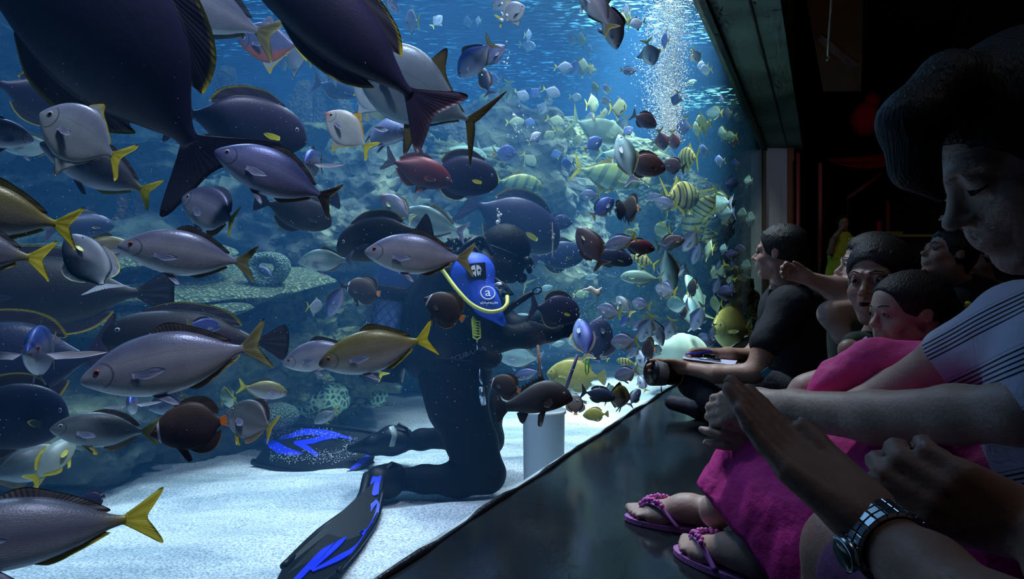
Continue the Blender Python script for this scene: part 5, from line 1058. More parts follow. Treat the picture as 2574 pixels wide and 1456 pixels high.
def sdf_mesh(name, prims, h, mt, parent=None, noise=None, attr=None):
    lo = np.full(3, 1e9); hi = -lo
    for p in prims:
        if p[-1] != 'u': continue
        if p[0] == 'cone':
            for c, r in ((p[1], p[3]), (p[2], p[4])): lo = np.minimum(lo, c-r); hi = np.maximum(hi, c+r)
        else: m = p[2].max(); lo = np.minimum(lo, p[1]-m); hi = np.maximum(hi, p[1]+m)
    lo -= 3*h; hi += 3*h; n = np.ceil((hi-lo)/h).astype(int)+1
    ax = [lo[i]+h*np.arange(n[i]) for i in range(3)]; D = np.full(n, 0.5)
    for p in prims:
        k = p[5]; pad = k*1.2+3*h
        if p[0] == 'cone': l = np.minimum(p[1]-p[3], p[2]-p[4])-pad; u = np.maximum(p[1]+p[3], p[2]+p[4])+pad
        elif p[0] == 'ell': m = np.sqrt(((p[3].T*p[2])**2).sum(-1)); l = p[1]-m-pad; u = p[1]+m+pad
        else: l = lo; u = hi
        i0 = np.clip(((l-lo)/h).astype(int), 0, n-1); i1 = np.clip(np.ceil((u-lo)/h).astype(int)+1, 1, n)
        sl = tuple(slice(a, b) for a, b in zip(i0, i1))
        X = np.stack(np.meshgrid(*[ax[i][sl[i]] for i in range(3)], indexing='ij'), -1); d = _dist(p, X); B = D[sl]
        if p[-1] == 'u': q = np.maximum(k-np.abs(B-d), 0)/k; D[sl] = np.minimum(B, d)-q*q*k*.25
        else:
            if p[-1] == 's': d = -d
            q = np.maximum(k-np.abs(B-d), 0)/k; D[sl] = np.maximum(B, d)+q*q*k*.25
    if noise:   # (frequency, amount) folds and creases
        X = np.stack(np.meshgrid(*ax, indexing='ij'), -1); near = np.abs(D) < 4*h+noise[1]
        fr = np.array(noise[0] if hasattr(noise[0], '__len__') else [noise[0]]*3); D[near] += (fbm(X[near]*fr+50, 3)-.5)*2*noise[1]
    # surface nets
    S = D < 0; nx_, ny_, nz_ = D.shape
    cnt = np.zeros((nx_-1, ny_-1, nz_-1)); acc = np.zeros((nx_-1, ny_-1, nz_-1, 3)); faces = []
    cs = [(0, 1), (0, 1), (0, 1)]
    for axn in range(3):
        o1, o2 = [a for a in range(3) if a != axn]
        for s1 in (0, 1):
            for s2 in (0, 1):
                st = [0, 0, 0]; st[o1] = s1; st[o2] = s2
                a = tuple(slice(st[i], st[i]+D.shape[i]-1) for i in range(3)); st[axn] = 1
                b = tuple(slice(st[i], st[i]+D.shape[i]-1) for i in range(3))
                da, db = D[a], D[b]; cr = S[a] != S[b]; t = np.where(cr, da/np.where(cr, da-db, 1), 0)
                cnt += cr
                off = [0, 0, 0]; off[o1] = s1; off[o2] = s2
                for c in range(3): acc[..., c] += cr*(t if c == axn else off[c])
    act = cnt > 0; idx = -np.ones(cnt.shape, int); idx[act] = np.arange(act.sum())
    g = np.argwhere(act); V = lo+h*(g+acc[act]/cnt[act][:, None])
    for axn in range(3):
        o1, o2 = [a for a in range(3) if a != axn]
        sl0 = [slice(None)]*3; sl1 = [slice(None)]*3; sl0[axn] = slice(0, D.shape[axn]-1); sl1[axn] = slice(1, None)
        e = S[tuple(sl0)] != S[tuple(sl1)]; q = np.argwhere(e); q = q[(q[:, o1] > 0) & (q[:, o2] > 0) & (q[:, o1] < D.shape[o1]-1) & (q[:, o2] < D.shape[o2]-1)]
        ins = S[tuple(sl0)][tuple(q.T)]
        u1 = np.zeros(3, int); u1[o1] = 1; u2 = np.zeros(3, int); u2[o2] = 1
        f = np.stack([idx[tuple((q-u1-u2).T)], idx[tuple((q-u2).T)], idx[tuple(q.T)], idx[tuple((q-u1).T)]], -1)
        flip = ins if axn != 1 else ~ins
        f[~flip] = f[~flip][:, ::-1]; faces.append(f)
    Fq = np.concatenate(faces)
    me = bpy.data.meshes.new(name); me.vertices.add(len(V)); me.vertices.foreach_set('co', V.astype(np.float32).ravel())
    me.loops.add(len(Fq)*4); me.loops.foreach_set('vertex_index', Fq.ravel().astype(np.int32)); me.polygons.add(len(Fq))
    me.polygons.foreach_set('loop_start', np.arange(0, len(Fq)*4, 4, dtype=np.int32)); me.polygons.foreach_set('use_smooth', [True]*len(Fq))
    me.update(calc_edges=True); me.validate(); me.materials.append(mt)
    o = bpy.data.objects.new(name, me); C.objects.link(o)
    if parent: o.parent = parent; o.matrix_parent_inverse = wm(parent).inverted()
    return o
class Fr:
    """a local frame: x right, y forward, z up, with a scale"""
    def __init__(s, o, fwd, up, sc=1.0):
        s.o = Vector(o); s.y = Vector(fwd).normalized(); u = Vector(up); s.z = (u-s.y*u.dot(s.y)).normalized(); s.x = s.y.cross(s.z); s.s = sc
    def p(s, x, y, z): return s.o+(s.x*x+s.y*y+s.z*z)*s.s
    def M(s): return [list(s.x), list(s.y), list(s.z)]
    def e(s, c, r, k=.05, op='u'): return ell(s.p(*c), [q*s.s for q in r], s.M(), k*s.s, op)
    def c(s, a, b, ra, rb, k=.05, op='u'): return cone(s.p(*a), s.p(*b), ra*s.s, rb*s.s, k*s.s, op)
    def mat4(s): return Matrix((s.x, s.y, s.z)).transposed()
def head_prims(f, mouth=0.0, child=0, ears=True):
    """f: frame at the head centre, scale = head height"""
    P_ = [f.e((0, -.09, .13), (.325, .41, .36)), f.e((0, .10, -.15), (.245, .27, .33), .08),
          f.e((0, .255, -.42+.035*child-mouth*.3), (.085, .08, .075), .10), f.c((.17, .0, -.25), (.06, .24, -.42-mouth*.3), .10, .06, .08), f.c((-.17, .0, -.25), (-.06, .24, -.42-mouth*.3), .10, .06, .08)]
    for s in (1, -1):
        P_ += [f.e((s*.145, .235, -.13), (.10+.01*child, .095, .10+.01*child), .06), f.c((s*.05, .345, .075), (s*.18, .28, .075), .045-.008*child, .035, .06),
               f.e((s*.125, .375, .005), (.075, .055, .045), .05, 's')]
    P_ += [f.c((0, .33, .03), (0, .425, -.115), .030, .040, .035), f.e((0, .44-.02*child, -.125), (.042, .045, .038), .03)]
    for s in (1, -1):
        P_ += [f.e((s*.045, .39, -.14), (.030, .035, .026), .02), f.e((s*.022, .415, -.162), (.012, .016, .012), .008, 's')]
    P_ += [f.e((0, .335, -.25), (.10, .06, .09), .05)]
    P_ += [f.c((-.075, .335, -.238), (0, .385, -.225), .018, .022, .012), f.c((.075, .335, -.238), (0, .385, -.225), .018, .022, .012),
           f.c((-.06, .34, -.272-mouth*.35), (.06, .34, -.272-mouth*.35), .020, .020, .012), f.e((0, .37, -.275-mouth*.35), (.05, .02, .024), .02)]
    if mouth: P_ += [f.e((0, .38, -.252-mouth*.17), (.062, .07, .012+mouth*.16), .006, 's')]
    else: P_ += [f.c((-.075, .365, -.25), (.075, .365, -.25), .006, .006, .010, 's'), f.e((0, .395, -.25), (.03, .02, .004), .006, 's')]
    for s in (1, -1):   # eyelids
        P_ += [f.c((s*.075, .325, .012), (s*.125, .352, .046), .016, .018, .01), f.c((s*.125, .352, .046), (s*.178, .312, .008), .018, .014, .01), f.c((s*.08, .325, -.034), (s*.17, .312, -.030), .012, .011, .012)]
    if ears:
        for s in (1, -1):
            P_ += [f.e((s*.335, -.05, -.02), (.028, .070, .110), .02), f.c((s*.30, .0, .02), (s*.30, .0, -.06), .03, .025, .03), f.e((s*.368, -.035, -.01), (.022, .038, .060), .015, 's')]
    return P_
def head_details(f, parent, m_iris, m_hair, gaze=(0, 0), brows=True):
    for s in (1, -1):
        mb = MB().ball(f.p(s*.125, .322, .004), .046*f.s, 16, 10); mb.build('eye', m_sclera, parent)
        g = f.p(s*.125+gaze[0]*.03, .3645, .004+gaze[1]*.022); Mx = f.mat4()
        MB().ball(g, (.024*f.s, .0065*f.s, .024*f.s), 12, 8, Mx).build('iris', m_iris, parent)
        if brows:
            MB().tube([f.p(s*.055, .388, .095), f.p(s*.12, .372, .115), f.p(s*.19, .305, .10)], [.006*f.s, .009*f.s, .003*f.s], 8).build('eyebrow', m_hair, parent)
def hand_prims(w, fwd, thumb, size, curl=(20, 25, 15), spread=6, tcurl=25, fan=None, tdown=.25, k=.006, ks=1.0):
    """w wrist point, fwd along the palm, thumb towards the thumb side; curls towards -(back) side; size = palm length + middle finger"""
    f = Fr(w, fwd, Vector(fwd).cross(Vector(thumb)), size); T = Vector(thumb); T = (T-f.y*T.dot(f.y)).normalized(); Bk = f.y.cross(T).normalized()   # back-of-hand normal
    def q(a, t, n): return f.o+(f.y*a+T*t+Bk*n)*size
    R = lambda r: r*size
    pr = [cone(q(-.06, 0, 0), q(.12, 0, 0), R(.145), R(.15), R(.08))]
    knx = [(.50, .155), (.52, .05), (.50, -.055), (.46, -.15)]
    for i, (a, t) in enumerate(knx): pr.append(cone(q(.10, t*.55, 0), q(a-.03, t, .0), R(.105), R(.075), R(.05)))
    pr.append(cone(q(.06, .12, -.04), q(.28, .16, -.05), R(.10), R(.07), R(.06)))
    lens = [(.22, .14, .11), (.25, .16, .12), (.23, .15, .115), (.18, .11, .10)]
    for i, ((a, t), ls) in enumerate(zip(knx, lens)):
        c_ = curl[i] if isinstance(curl[0], (tuple, list)) else curl
        p0 = q(a-.02, t, 0); ang = 0; sp = math.radians(spread*(1.5-i))
        rad = [.068, .062, .056, .045] if i < 3 else [.06, .053, .048, .040]
        for j in range(3):
            ang += math.radians(c_[j]); d = (f.y*math.cos(ang)*math.cos(sp)+T*math.sin(sp)*math.cos(ang)-Bk*math.sin(ang))
            p1 = p0+d*ls[j]*size; pr.append(cone(p0, p1, R(rad[j]), R(rad[j+1]), R(.018)*ks)); p0 = p1
    ta = math.radians(tcurl)
    p0 = q(.10, .12, -.04); d = (f.y*math.cos(ta)+T*math.sin(ta)-Bk*tdown).normalized(); p1 = p0+d*.24*size; pr.append(cone(p0, p1, R(.085), R(.068), R(.04)))
    d2 = (f.y*math.cos(ta*.5)+T*math.sin(ta*.5)-Bk*tdown*1.3).normalized(); p2 = p1+d2*.15*size; pr.append(cone(p1, p2, R(.066), R(.06), R(.015))); p3 = p2+d2*.12*size; pr.append(cone(p2, p3, R(.06), R(.045), R(.012)))
    return pr
def hair_mat(name, col):
    m, nt, b = new_mat(name); L = nt.links.new; tc = nt.nodes.new('ShaderNodeTexCoord'); mp = nt.nodes.new('ShaderNodeMapping'); mp.inputs['Scale'].default_value = (260, 260, 30)
    no = nt.nodes.new('ShaderNodeTexNoise'); no.inputs['Scale'].default_value = 1; bp = nt.nodes.new('ShaderNodeBump'); bp.inputs['Strength'].default_value = .8; bp.inputs['Distance'].default_value = .004
    L(tc.outputs['Object'], mp.inputs[0]); L(mp.outputs[0], no.inputs[0]); L(no.outputs[0], bp.inputs['Height']); L(bp.outputs[0], b.inputs['Normal']); b.inputs['Base Color'].default_value = lin(col); b.inputs['Roughness'].default_value = .55; return m
m_sclera = mat('eye_white', (150, 148, 146), .15); m_iris = mat('eye_dark_brown', (18, 12, 10), .1)
m_hair = hair_mat('black_hair', (16, 14, 15)); m_hair2 = hair_mat('dark_brown_hair', (34, 22, 20))
def skin(name, col): 
    m = mat(name, col, .5, bump=(140, .12), var=(14, .10)); b = m.node_tree.nodes['Principled BSDF']; return m
m_skin = skin('skin_warm', (170, 128, 110)); m_skin_pale = skin('skin_light', (190, 156, 140)); m_skin_tan = skin('skin_tan', (150, 108, 88))
def strands(f, n, seed, region, ln, rad, k=.02):
    """short locks that break up the outline of a head of hair"""
    rs = random.Random(seed); out = []
    for _ in range(n):
        th = rs.uniform(*region[0]); ph = rs.uniform(*region[1])
        d = Vector((math.sin(th)*math.cos(ph), math.cos(th)*math.cos(ph), math.sin(ph))); c = (d.x*.335, -.09+d.y*.42, .13+d.z*.375)
        t = (rs.uniform(-.4, .4), -.6+rs.uniform(-.3, .9), rs.uniform(-.5, .2)); e = (c[0]+d.x*.03+t[0]*ln, c[1]+d.y*.03+t[1]*ln, c[2]+d.z*.03+t[2]*ln)
        out.append(f.c(c, e, rad*.75, rad*.3, k))
    return out
def hair_prims(f, front=.30, low=-.12, back=-.30, vol=1.0, part=0, seed=1, n=60, forehead=.20):
    P_ = [f.e((0, -.11, .155), (.352*vol, .435*vol, .375*vol)), f.c((0, -.30, .05), (0, -.33, back+.1), .22, .16, .08)]
    P_ += strands(f, min(n, 26), seed, ((-PI, PI), (-.2, 1.5)), .14, .030)
    P_ += [f.e((0, .36, -.16), (.40, .28+forehead*.0, .16+forehead+.10), .02, 's'), f.e((0, .13, -.38), (.5, .24, .30), .03, 's'), cut(f.p(0, 0, back), -f.z, .02*f.s)]
    rs = random.Random(seed+100)
    for i in range(70):   # ragged hairline: fringe and temples
        th = rs.uniform(-1.5, 1.5); z0 = .16+forehead*.62+rs.uniform(-.02, .05)-abs(th)*.07; r0 = (.325*math.sin(th), -.09+.41*math.cos(th)*.93); k_ = rs.uniform(.05, .11)
        P_.append(f.c((r0[0]*.96, r0[1]*.93-.01, z0+.05), (r0[0]*1.03+rs.uniform(-.03, .03), r0[1]*1.0+.005, z0-k_), .026, .006, .016))
    return P_
# ---------------------------------------------------------------- the diver
m_suit = mat('black_neoprene', (6, 8, 14), .65, bump=(90, .2), spec=.12); m_suit2 = mat('black_nylon', (5, 6, 11), .6, bump=(160, .4), spec=.15)
m_blue = mat('royal_blue_neoprene', (24, 70, 200), .6, bump=(60, .2)); m_finblack = mat('black_rubber', (7, 9, 15), .45, spec=.2); m_finblue = mat('bright_blue_rubber', (20, 44, 230), .4)
m_yhose = mat('yellow_hose', (216, 214, 90), .4); m_chrome = mat('chrome_metal', (190, 196, 205), .2, 1.0); m_tank = mat('painted_steel_cylinder', (70, 92, 140), .3, .5)
m_white = mat('print_white', (225, 228, 235), .6); m_lime = mat('lime_plastic', (196, 210, 50), .4); m_greyp = mat('print_grey', (120, 128, 150), .6)
dv = empty('diver', P(1150, 1230, 3.15)); bpy.context.view_layer.update()
tag(dv, 'person in a black hooded wetsuit with blue sleeves kneeling on the sand, feeding the fish', 'person')
hd = Fr(P(1278, 640, 3.2), (.93, -.10, -.38), (.35, 0, 1), .262)
D0 = []
D0 += chain([P(1195, 700, 3.2), P(1235, 672, 3.2), P(1262, 650, 3.2)], [.085, .075, .085], .05)
D0 += [hd.e((0, -.09, .13), (.35, .44, .39)), hd.e((0, .08, -.14), (.28, .29, .34), .08), hd.e((0, .22, -.36), (.12, .10, .10), .08)]
D0 += chain([P(1160, 720, 3.2), P(1140, 800, 3.22), P(1135, 880, 3.22), P(1150, 950, 3.2)], [.155, .165, .16, .16], .08)     # trunk
D0 += [cone(P(1180, 690, 3.02), P(1170, 700, 3.40), .085, .085, .08)]
D0 += chain([P(1188, 705, 3.02), P(1212, 790, 2.98), P(1245, 852, 2.97)], [.078, .070, .056], .05)            # near upper arm
D0 += chain([P(1245, 852, 2.97), P(1330, 842, 3.0), P(1392, 838, 3.05)], [.056, .052, .040], .04)
D0 += chain([P(1190, 700, 3.42), P(1250, 790, 3.55), P(1300, 830, 3.5), P(1375, 800, 3.4)], [.08, .065, .055, .042], .05)   # far arm
D0 += chain([P(1140, 955, 3.12), P(1150, 1020, 3.08), P(1185, 1110, 3.05), P(1222, 1190, 3.02)], [.15, .125, .105, .078], .06)   # near thigh
D0 += chain([P(1160, 950, 3.32), P(1200, 1030, 3.36), P(1222, 1105, 3.4)], [.15, .115, .082], .06)
D0 += chain([P(1222, 1192, 3.02), P(1150, 1206, 3.05), P(1065, 1205, 3.08), P(1005, 1205, 3.1)], [.080, .074, .058, .045], .04)   # near shin
D0 += chain([P(1222, 1105, 3.4), P(1140, 1098, 3.5), P(1060, 1105, 3.6), P(1015, 1112, 3.66)], [.082, .062, .05, .044], .04)
D0 += chain([P(1005, 1205, 3.1), P(975, 1205, 3.08), P(945, 1215, 3.0)], [.045, .05, .035], .02)
D0 += chain([P(1015, 1112, 3.66), P(985, 1105, 3.66), P(950, 1120, 3.66)], [.044, .05, .035], .02)
D0 += hand_prims(P(1392, 838, 3.05), (1, .1, .25), (.1, -.2, 1), .17, (55, 65, 40), 3, 35)
D0 += hand_prims(P(1375, 800, 3.4), (1, -.1, .1), (0, -.4, 1), .17, (40, 55, 30), 3, 35)
bd = sdf_mesh('wetsuit_body', D0, .010, m_suit, dv, noise=((14, 14, 22), .0035))
bd['label'] = 'black wetsuit with hood and gloves'
# blue sleeve
B0 = chain([P(1188, 694, 2.985), P(1222, 762, 2.915), P(1264, 812, 2.885)], [.086, .052, .016], .04) + [ell(P(1190, 684, 3.0), (.086, .08, .080), None, .05)]
sl = sdf_mesh('blue_sleeve', B0, .008, m_blue, dv, noise=(18, .003))
# vest
V0 = chain([P(1150, 720, 3.2), P(1130, 800, 3.22), P(1128, 885, 3.2)], [.185, .192, .19], .08) + [cone(P(1168, 690, 3.06), P(1160, 700, 3.34), .09, .09, .06)]
V0 += chain([P(1075, 770, 3.28), P(1070, 880, 3.28)], [.12, .13], .06) + chain([P(1120, 915, 3.05), P(1235, 900, 3.12)], [.07, .05], .06)
V0 += [ell(P(1195, 668, 3.0), (.10, .09, .095), None, .02, 's')]
vest = sdf_mesh('buoyancy_vest', V0, .010, m_suit2, dv, noise=((16, 16, 10), .006))
for a_, b_ in (((1120, 640), (1230, 700)), ((1100, 900), (1240, 915)), ((1225, 700), (1232, 860))):
    MB().tube([P(a_[0], a_[1], 2.98), P((a_[0]+b_[0])/2, (a_[1]+b_[1])/2, 2.96), P(b_[0], b_[1], 2.98)], .014, 8, flat=.4).build('harness_strap', m_suit2, vest)
def put(o, p):
    """parent without moving the thing"""
    o.parent = p; o.matrix_parent_inverse = wm(p).inverted(); return o
def text(s, loc, right, up, size, mt, parent, name='lettering', ext=.0008, shear=0, sx=1.0):
    cu = bpy.data.curves.new(name, 'FONT'); cu.body = s; cu.size = size; cu.extrude = ext; cu.align_x = 'CENTER'; cu.align_y = 'CENTER'; cu.shear = shear; cu.materials.append(mt)
    o = bpy.data.objects.new(name, cu); C.objects.link(o); r = Vector(right).normalized(); u = (Vector(up)-r*Vector(up).dot(r)).normalized(); n = r.cross(u)
    o.matrix_world = Matrix.Translation(Vector(loc)) @ Matrix((r*sx, u, n)).transposed().to_4x4(); bpy.context.view_layer.update()
    me = bpy.data.meshes.new_from_object(o.evaluated_get(bpy.context.evaluated_depsgraph_get())); mw_ = o.matrix_world.copy(); bpy.data.objects.remove(o)
    o = bpy.data.objects.new(name, me); C.objects.link(o); o.matrix_world = mw_; return put(o, parent)
def ray_out(px, py, obs, off=.004):
    """first point of the given meshes seen along a pixel's ray, lifted a little off the surface"""
    o = Vector((0, 0, H)); d = (P(px, py, 1)-o).normalized(); best = None
    for ob in obs:
        mi = ob.matrix_world.inverted(); hit, loc, no, _ = ob.ray_cast(mi @ o, (mi.to_3x3() @ d).normalized())
        if hit:
            wl = ob.matrix_world @ loc
            if best is None or (wl-o).length < (best[0]-o).length: best = (wl, (ob.matrix_world.to_3x3() @ no).normalized())
    if best is None: return P(px, py, 2.9), Vector((0, -1, 0))
    n = best[1]; n = n if n.dot(d) < 0 else -n
    return best[0]+n*off, n
bpy.context.view_layer.update()
# lettering on the vest, letter by letter along the curve of the pocket
s_ = 'SCUBAPRO'
for i, ch in enumerate(s_):
    t = i/7; p, n = ray_out(1135+82*t, 905-30*t, [vest, bd], .003); r = Vector((1, 0, .36)); r = r-n*r.dot(n); text(ch, p, r, n.cross(r), .030, m_greyp, vest, ext=.001, shear=.25, sx=1.15)
# skull patch and round emblem on the sleeve
p, n = ray_out(1197, 682, [sl, bd], .004); r = Vector((1, 0, .12)); r = (r-n*r.dot(n)).normalized(); u = n.cross(r)
def flatpoly(name, pts, p, r, u, t, mt, parent, off=0):
    n = r.cross(u); mb = MB(); k = len(pts); v = [p+r*x+u*y+n*(off) for x, y in pts]+[p+r*x+u*y+n*(off-t) for x, y in pts]
    mb.add(v, [tuple(range(k)), tuple(range(2*k-1, k-1, -1))]+[(i, i+k, (i+1) % k+k, (i+1) % k) for i in range(k)]); return put(mb.build(name, mt, smooth=False), parent)
patch = flatpoly('skull_patch', [(-.040, -.034), (.040, -.034), (.042, .034), (-.038, .034)], p, r, u, .008, m_suit2, sl, .003)
flatpoly('skull_print', [(-.004, .026), (-.018, .022), (-.024, .008), (-.022, -.004), (-.017, -.008), (-.016, -.018), (-.010, -.014), (-.008, -.026), (-.003, -.020), (-.002, .004)], p, r, u, .002, m_white, patch, .005)
flatpoly('skull_print', [(.002, .026), (.014, .022), (.022, .010), (.022, -.002), (.018, -.008), (.016, -.022), (.010, -.016), (.007, -.024), (.002, -.018), (.001, .004)], p, r, u, .002, m_white, patch, .005)
for sx_ in (-.012, .012): flatpoly('skull_print', [(sx_-.007, .002), (sx_, -.003), (sx_+.007, .002), (sx_, .007)], p, r, u, .002, m_suit2, patch, .0065)
p, n = ray_out(1226, 738, [sl], .004); r = Vector((1, 0, .1)); r = (r-n*r.dot(n)).normalized(); u = n.cross(r)
ringp = MB(); ringp.tube([p+r*.030*math.cos(a)+u*.030*math.sin(a) for a in [2*PI*i/24 for i in range(25)]], .0028, 6, caps=False); put(ringp.build('emblem_ring', m_white), sl)
text('a', p+u*.003, r, u, .058, m_white, sl)
p, n = ray_out(1229, 762, [sl], .003); text('aDReNaLiN', p, r, u, .015, m_white, sl)
# hood seam, mask, regulator
mk = MB(); mk.ball(hd.p(0, .475, .0), (.040, .006, .020), 20, 10, hd.mat4())
g_ = mk.build('mask_lens', mat('dark_mask_glass', (20, 26, 40), .08)); put(g_, dv)
fr_ = sdf_mesh('dive_mask', [hd.c((-.12, .36, .0), (.12, .36, .0), .105, .105, .03), hd.c((0, .36, -.02), (0, .47, -.14), .06, .045, .04), hd.e((0, .53, .0), (.16, .06, .075), .02, 's')], .005, m_finblack, dv)
MB().tube([hd.p(.34*math.cos(a), -.06+.42*math.sin(a), .02+.10*math.cos(a)*0) for a in np.linspace(.2*PI, -1.2*PI, 20)], .012, 8, flat=.35).build('mask_strap', m_finblack, dv)
rg = sdf_mesh('breathing_regulator', [hd.e((0, .40, -.30), (.10, .075, .10), .03), hd.c((0, .30, -.28), (0, .38, -.30), .07, .08, .03), hd.c((-.13, .38, -.36), (.13, .38, -.36), .035, .035, .03)], .006, m_finblack, dv)
MB().ball(P(1254, 722, 2.93), (.028, .012, .022), 12, 8).build('silver_buckle', m_chrome, dv)
MB().tube([P(1238, 700, 3.0), P(1268, 720, 2.96), P(1286, 740, 2.96), P(1262, 742, 2.95)], .013, 8).build('regulator_hose', m_finblack, dv)
def dchild(mb, name, mt, parent=None, **kw):
    o = mb.build(name, mt, **kw); return put(o, parent or dv)
hp = spline([(1098, 660, 2.92), (1120, 690, 2.90), (1150, 730, 2.86), (1185, 765, 2.84), (1225, 783, 2.83), (1258, 780, 2.84), (1274, 765, 2.86), (1275, 745, 2.90)], 40)
dchild(MB().tube([P(*q) for q in hp], .0085, 12), 'yellow_hose', m_yhose)['label'] = 'pale yellow air hose looping over the blue sleeve'
hp = spline([(1270, 790, 2.92), (1290, 768, 2.9), (1315, 750, 2.9), (1340, 735, 2.9)], 20); dchild(MB().tube([P(*q) for q in hp], [.010+.006*math.sin(PI*i/19) for i in range(20)], 10), 'spare_hose', m_finblack)
dchild(MB().tube([P(1350+11*math.cos(a), 731+8*math.sin(a)-(math.cos(a)*3), 2.9) for a in np.linspace(0, 2*PI, 20)], .0035, 6, caps=False), 'rubber_loop', m_finblack)
for i, cpts in enumerate((((1100, 640, 3.15), (1130, 610, 3.1), (1165, 605, 3.08), (1200, 630, 3.05), (1215, 660, 3.02)), ((1105, 650, 3.3), (1150, 618, 3.3), (1190, 600, 3.3), (1230, 625, 3.28)), ((1150, 640, 3.0), (1180, 610, 3.0), (1210, 600, 3.05), (1240, 640, 3.05)))):
    hp = spline(cpts, 24); dchild(MB().tube([P(*q) for q in hp], .012, 8), 'air_hose', m_finblack)
for i in range(9): dchild(MB().tube([P(1128+11*i+a_, 598+(i % 2)*8+24*q, 3.07) for q, a_ in ((0, 0), (.5, 5), (1, 3))], .011, 6), 'hose_rib', m_finblack) if i < 9 else None
# air cylinder with net sleeve and boot
tk = MB(); ax0, ax1 = P(1008, 640, 3.30), P(962, 930, 3.26); dr = (ax1-ax0)
tk.tube([ax0-dr*.06, ax0-dr*.045, ax0-dr*.01, ax0+dr*.06, ax1], [.03, .06, .088, .098, .098], 28); cyl = dchild(tk, 'air_cylinder', m_tank)
dchild(MB().tube([ax0-dr*.16, ax0-dr*.06], [.018, .022], 12), 'cylinder_valve', m_chrome, cyl)
dchild(MB().tube([ax0+dr*.29, ax0+dr*.30, ax0+dr*.40, ax0+dr*.41], [.102, .106, .106, .102], 28), 'cylinder_band', m_suit2, cyl)
dchild(MB().tube([ax0+dr*.78, ax0+dr*.8, ax0+dr*1.08, ax0+dr*1.10], [.104, .108, .104, .07], 28), 'cylinder_boot', m_finblack, cyl)
net = MB(); aa = dr.normalized(); b1 = aa.cross(Vector((0, 1, 0))).normalized(); b2 = aa.cross(b1)
for k in range(14):
    for sgn in (1, -1):
        net.tube([ax0+dr*(.36+.50*t)+(b1*math.cos(2*PI*k/14+sgn*t*2.2)+b2*math.sin(2*PI*k/14+sgn*t*2.2))*.104 for t in np.linspace(0, 1, 14)], .0016, 4)
dchild(net, 'net_sleeve', mat('black_netting', (26, 30, 44), .6), cyl)
dchild(MB().tube([ax0+dr*.385+(b1*math.cos(a)+b2*math.sin(a))*.109 for a in np.linspace(PI*.9, PI*1.35, 10)], .004, 6), 'wire_handle', m_chrome, cyl)
dchild(MB().tube([ax0+dr*.62+(b1*math.cos(a)+b2*math.sin(a))*.112 for a in np.linspace(PI*1.0, PI*1.3, 10)], .004, 6), 'wire_handle', m_chrome, cyl)
lab_ = MB(); 
for i in range(8):
    a0_, a1_ = PI*(.98+.03*i), PI*(.98+.03*(i+1)); q = [ax0+dr*t+(b1*math.cos(a)+b2*math.sin(a))*.1005 for t in (.22, .27) for a in (a0_, a1_)]; lab_.add(q, [(0, 1, 3, 2)])
dchild(lab_, 'sticker', m_white, cyl)
# lime comb tool and clip
cb = MB(); 
cb.tube([P(1187, 802, 2.90), P(1190, 850, 2.90)], .004, 6).tube([P(1206, 808, 2.90), P(1208, 850, 2.90)], .004, 6).tube([P(1190, 796, 2.90), P(1187, 806, 2.90)], .004, 6)
cb.tube([P(1190, 848, 2.90), P(1199, 854, 2.90), P(1208, 848, 2.90)], .004, 6)
cb.hexa([P(1186, 800, 2.905), P(1196, 800, 2.905), P(1200, 846, 2.905), P(1188, 846, 2.905), P(1186, 800, 2.898), P(1196, 800, 2.898), P(1200, 846, 2.898), P(1188, 846, 2.898)])
for i in range(6): cb.tube([P(1188, 806+7*i, 2.898), P(1208, 809+7*i, 2.898)], .0032, 6)
dchild(cb, 'lime_line_cutter', m_lime)
dchild(MB().tube([P(1199, 854, 2.90), P(1200, 880, 2.90)], .003, 6), 'cord_clip', m_chrome)
dchild(MB().tube([P(1208, 922, 2.95), P(1205, 945, 2.93), P(1211, 968, 2.92)], .005, 8), 'steel_clip', m_chrome)
dchild(MB().tube([P(1209, 972, 2.92), P(1214, 1018, 2.92)], .014, 14), 'chrome_cylinder', m_chrome)
# swim fins: thick blades with raised rims and blue ribs
def S_(px, py, h): 
    d = (H-SAND-h)*F/(py-CY); return P(px, py, d)
def plate3(pts, n, t):
    mb = MB(); k = len(pts); n = Vector(n).normalized()*t; mb.add([p+n for p in pts]+[p-n for p in pts], [tuple(range(k)), tuple(range(2*k-1, k-1, -1))]+[(i, i+k, (i+1) % k+k, (i+1) % k) for i in range(k)]); return mb
def strip(pts, ws):
    P_ = spline(pts, 14); W = np.interp(np.linspace(0, 1, 14), np.linspace(0, 1, len(ws)), ws); T = np.gradient(P_, axis=0); N = np.stack([-T[:, 1], T[:, 0]], -1)/np.linalg.norm(T, axis=1)[:, None]
    return [tuple(p) for p in P_+N*W[:, None]/2]+[tuple(p) for p in (P_-N*W[:, None]/2)[::-1]]
def swim_fin(outline, fn, up, rims, ribs, pocket, name_label, dirn):
    bl = dchild(plate3([fn(*q) for q in outline], up, .004), 'swim_fin', m_finblack, smooth=False); bl['label'] = name_label
    for r_ in rims:
        hp = spline([tuple(fn(*q)) for q in r_[0]], 24); dchild(MB().tube([Vector(q)+Vector(up).normalized()*.006 for q in hp], [r_[1]*(1-.5*i/23) for i in range(24)], 10), 'side_rail', m_finblack, bl)
    for rb in ribs:
        dchild(plate3([fn(*q)+Vector(up).normalized()*.008 for q in rb], up, .004), 'blue_rib', m_finblue, bl, smooth=False)
    pk = sdf_mesh('foot_pocket', pocket, .007, m_finblack, None); put(pk, bl)
    return bl
ff = lambda x, y: P(x, y, 3.62+(1190-y)*.0030+(640-x)*.0002)
nf = (Vector((0, -1, .75)))
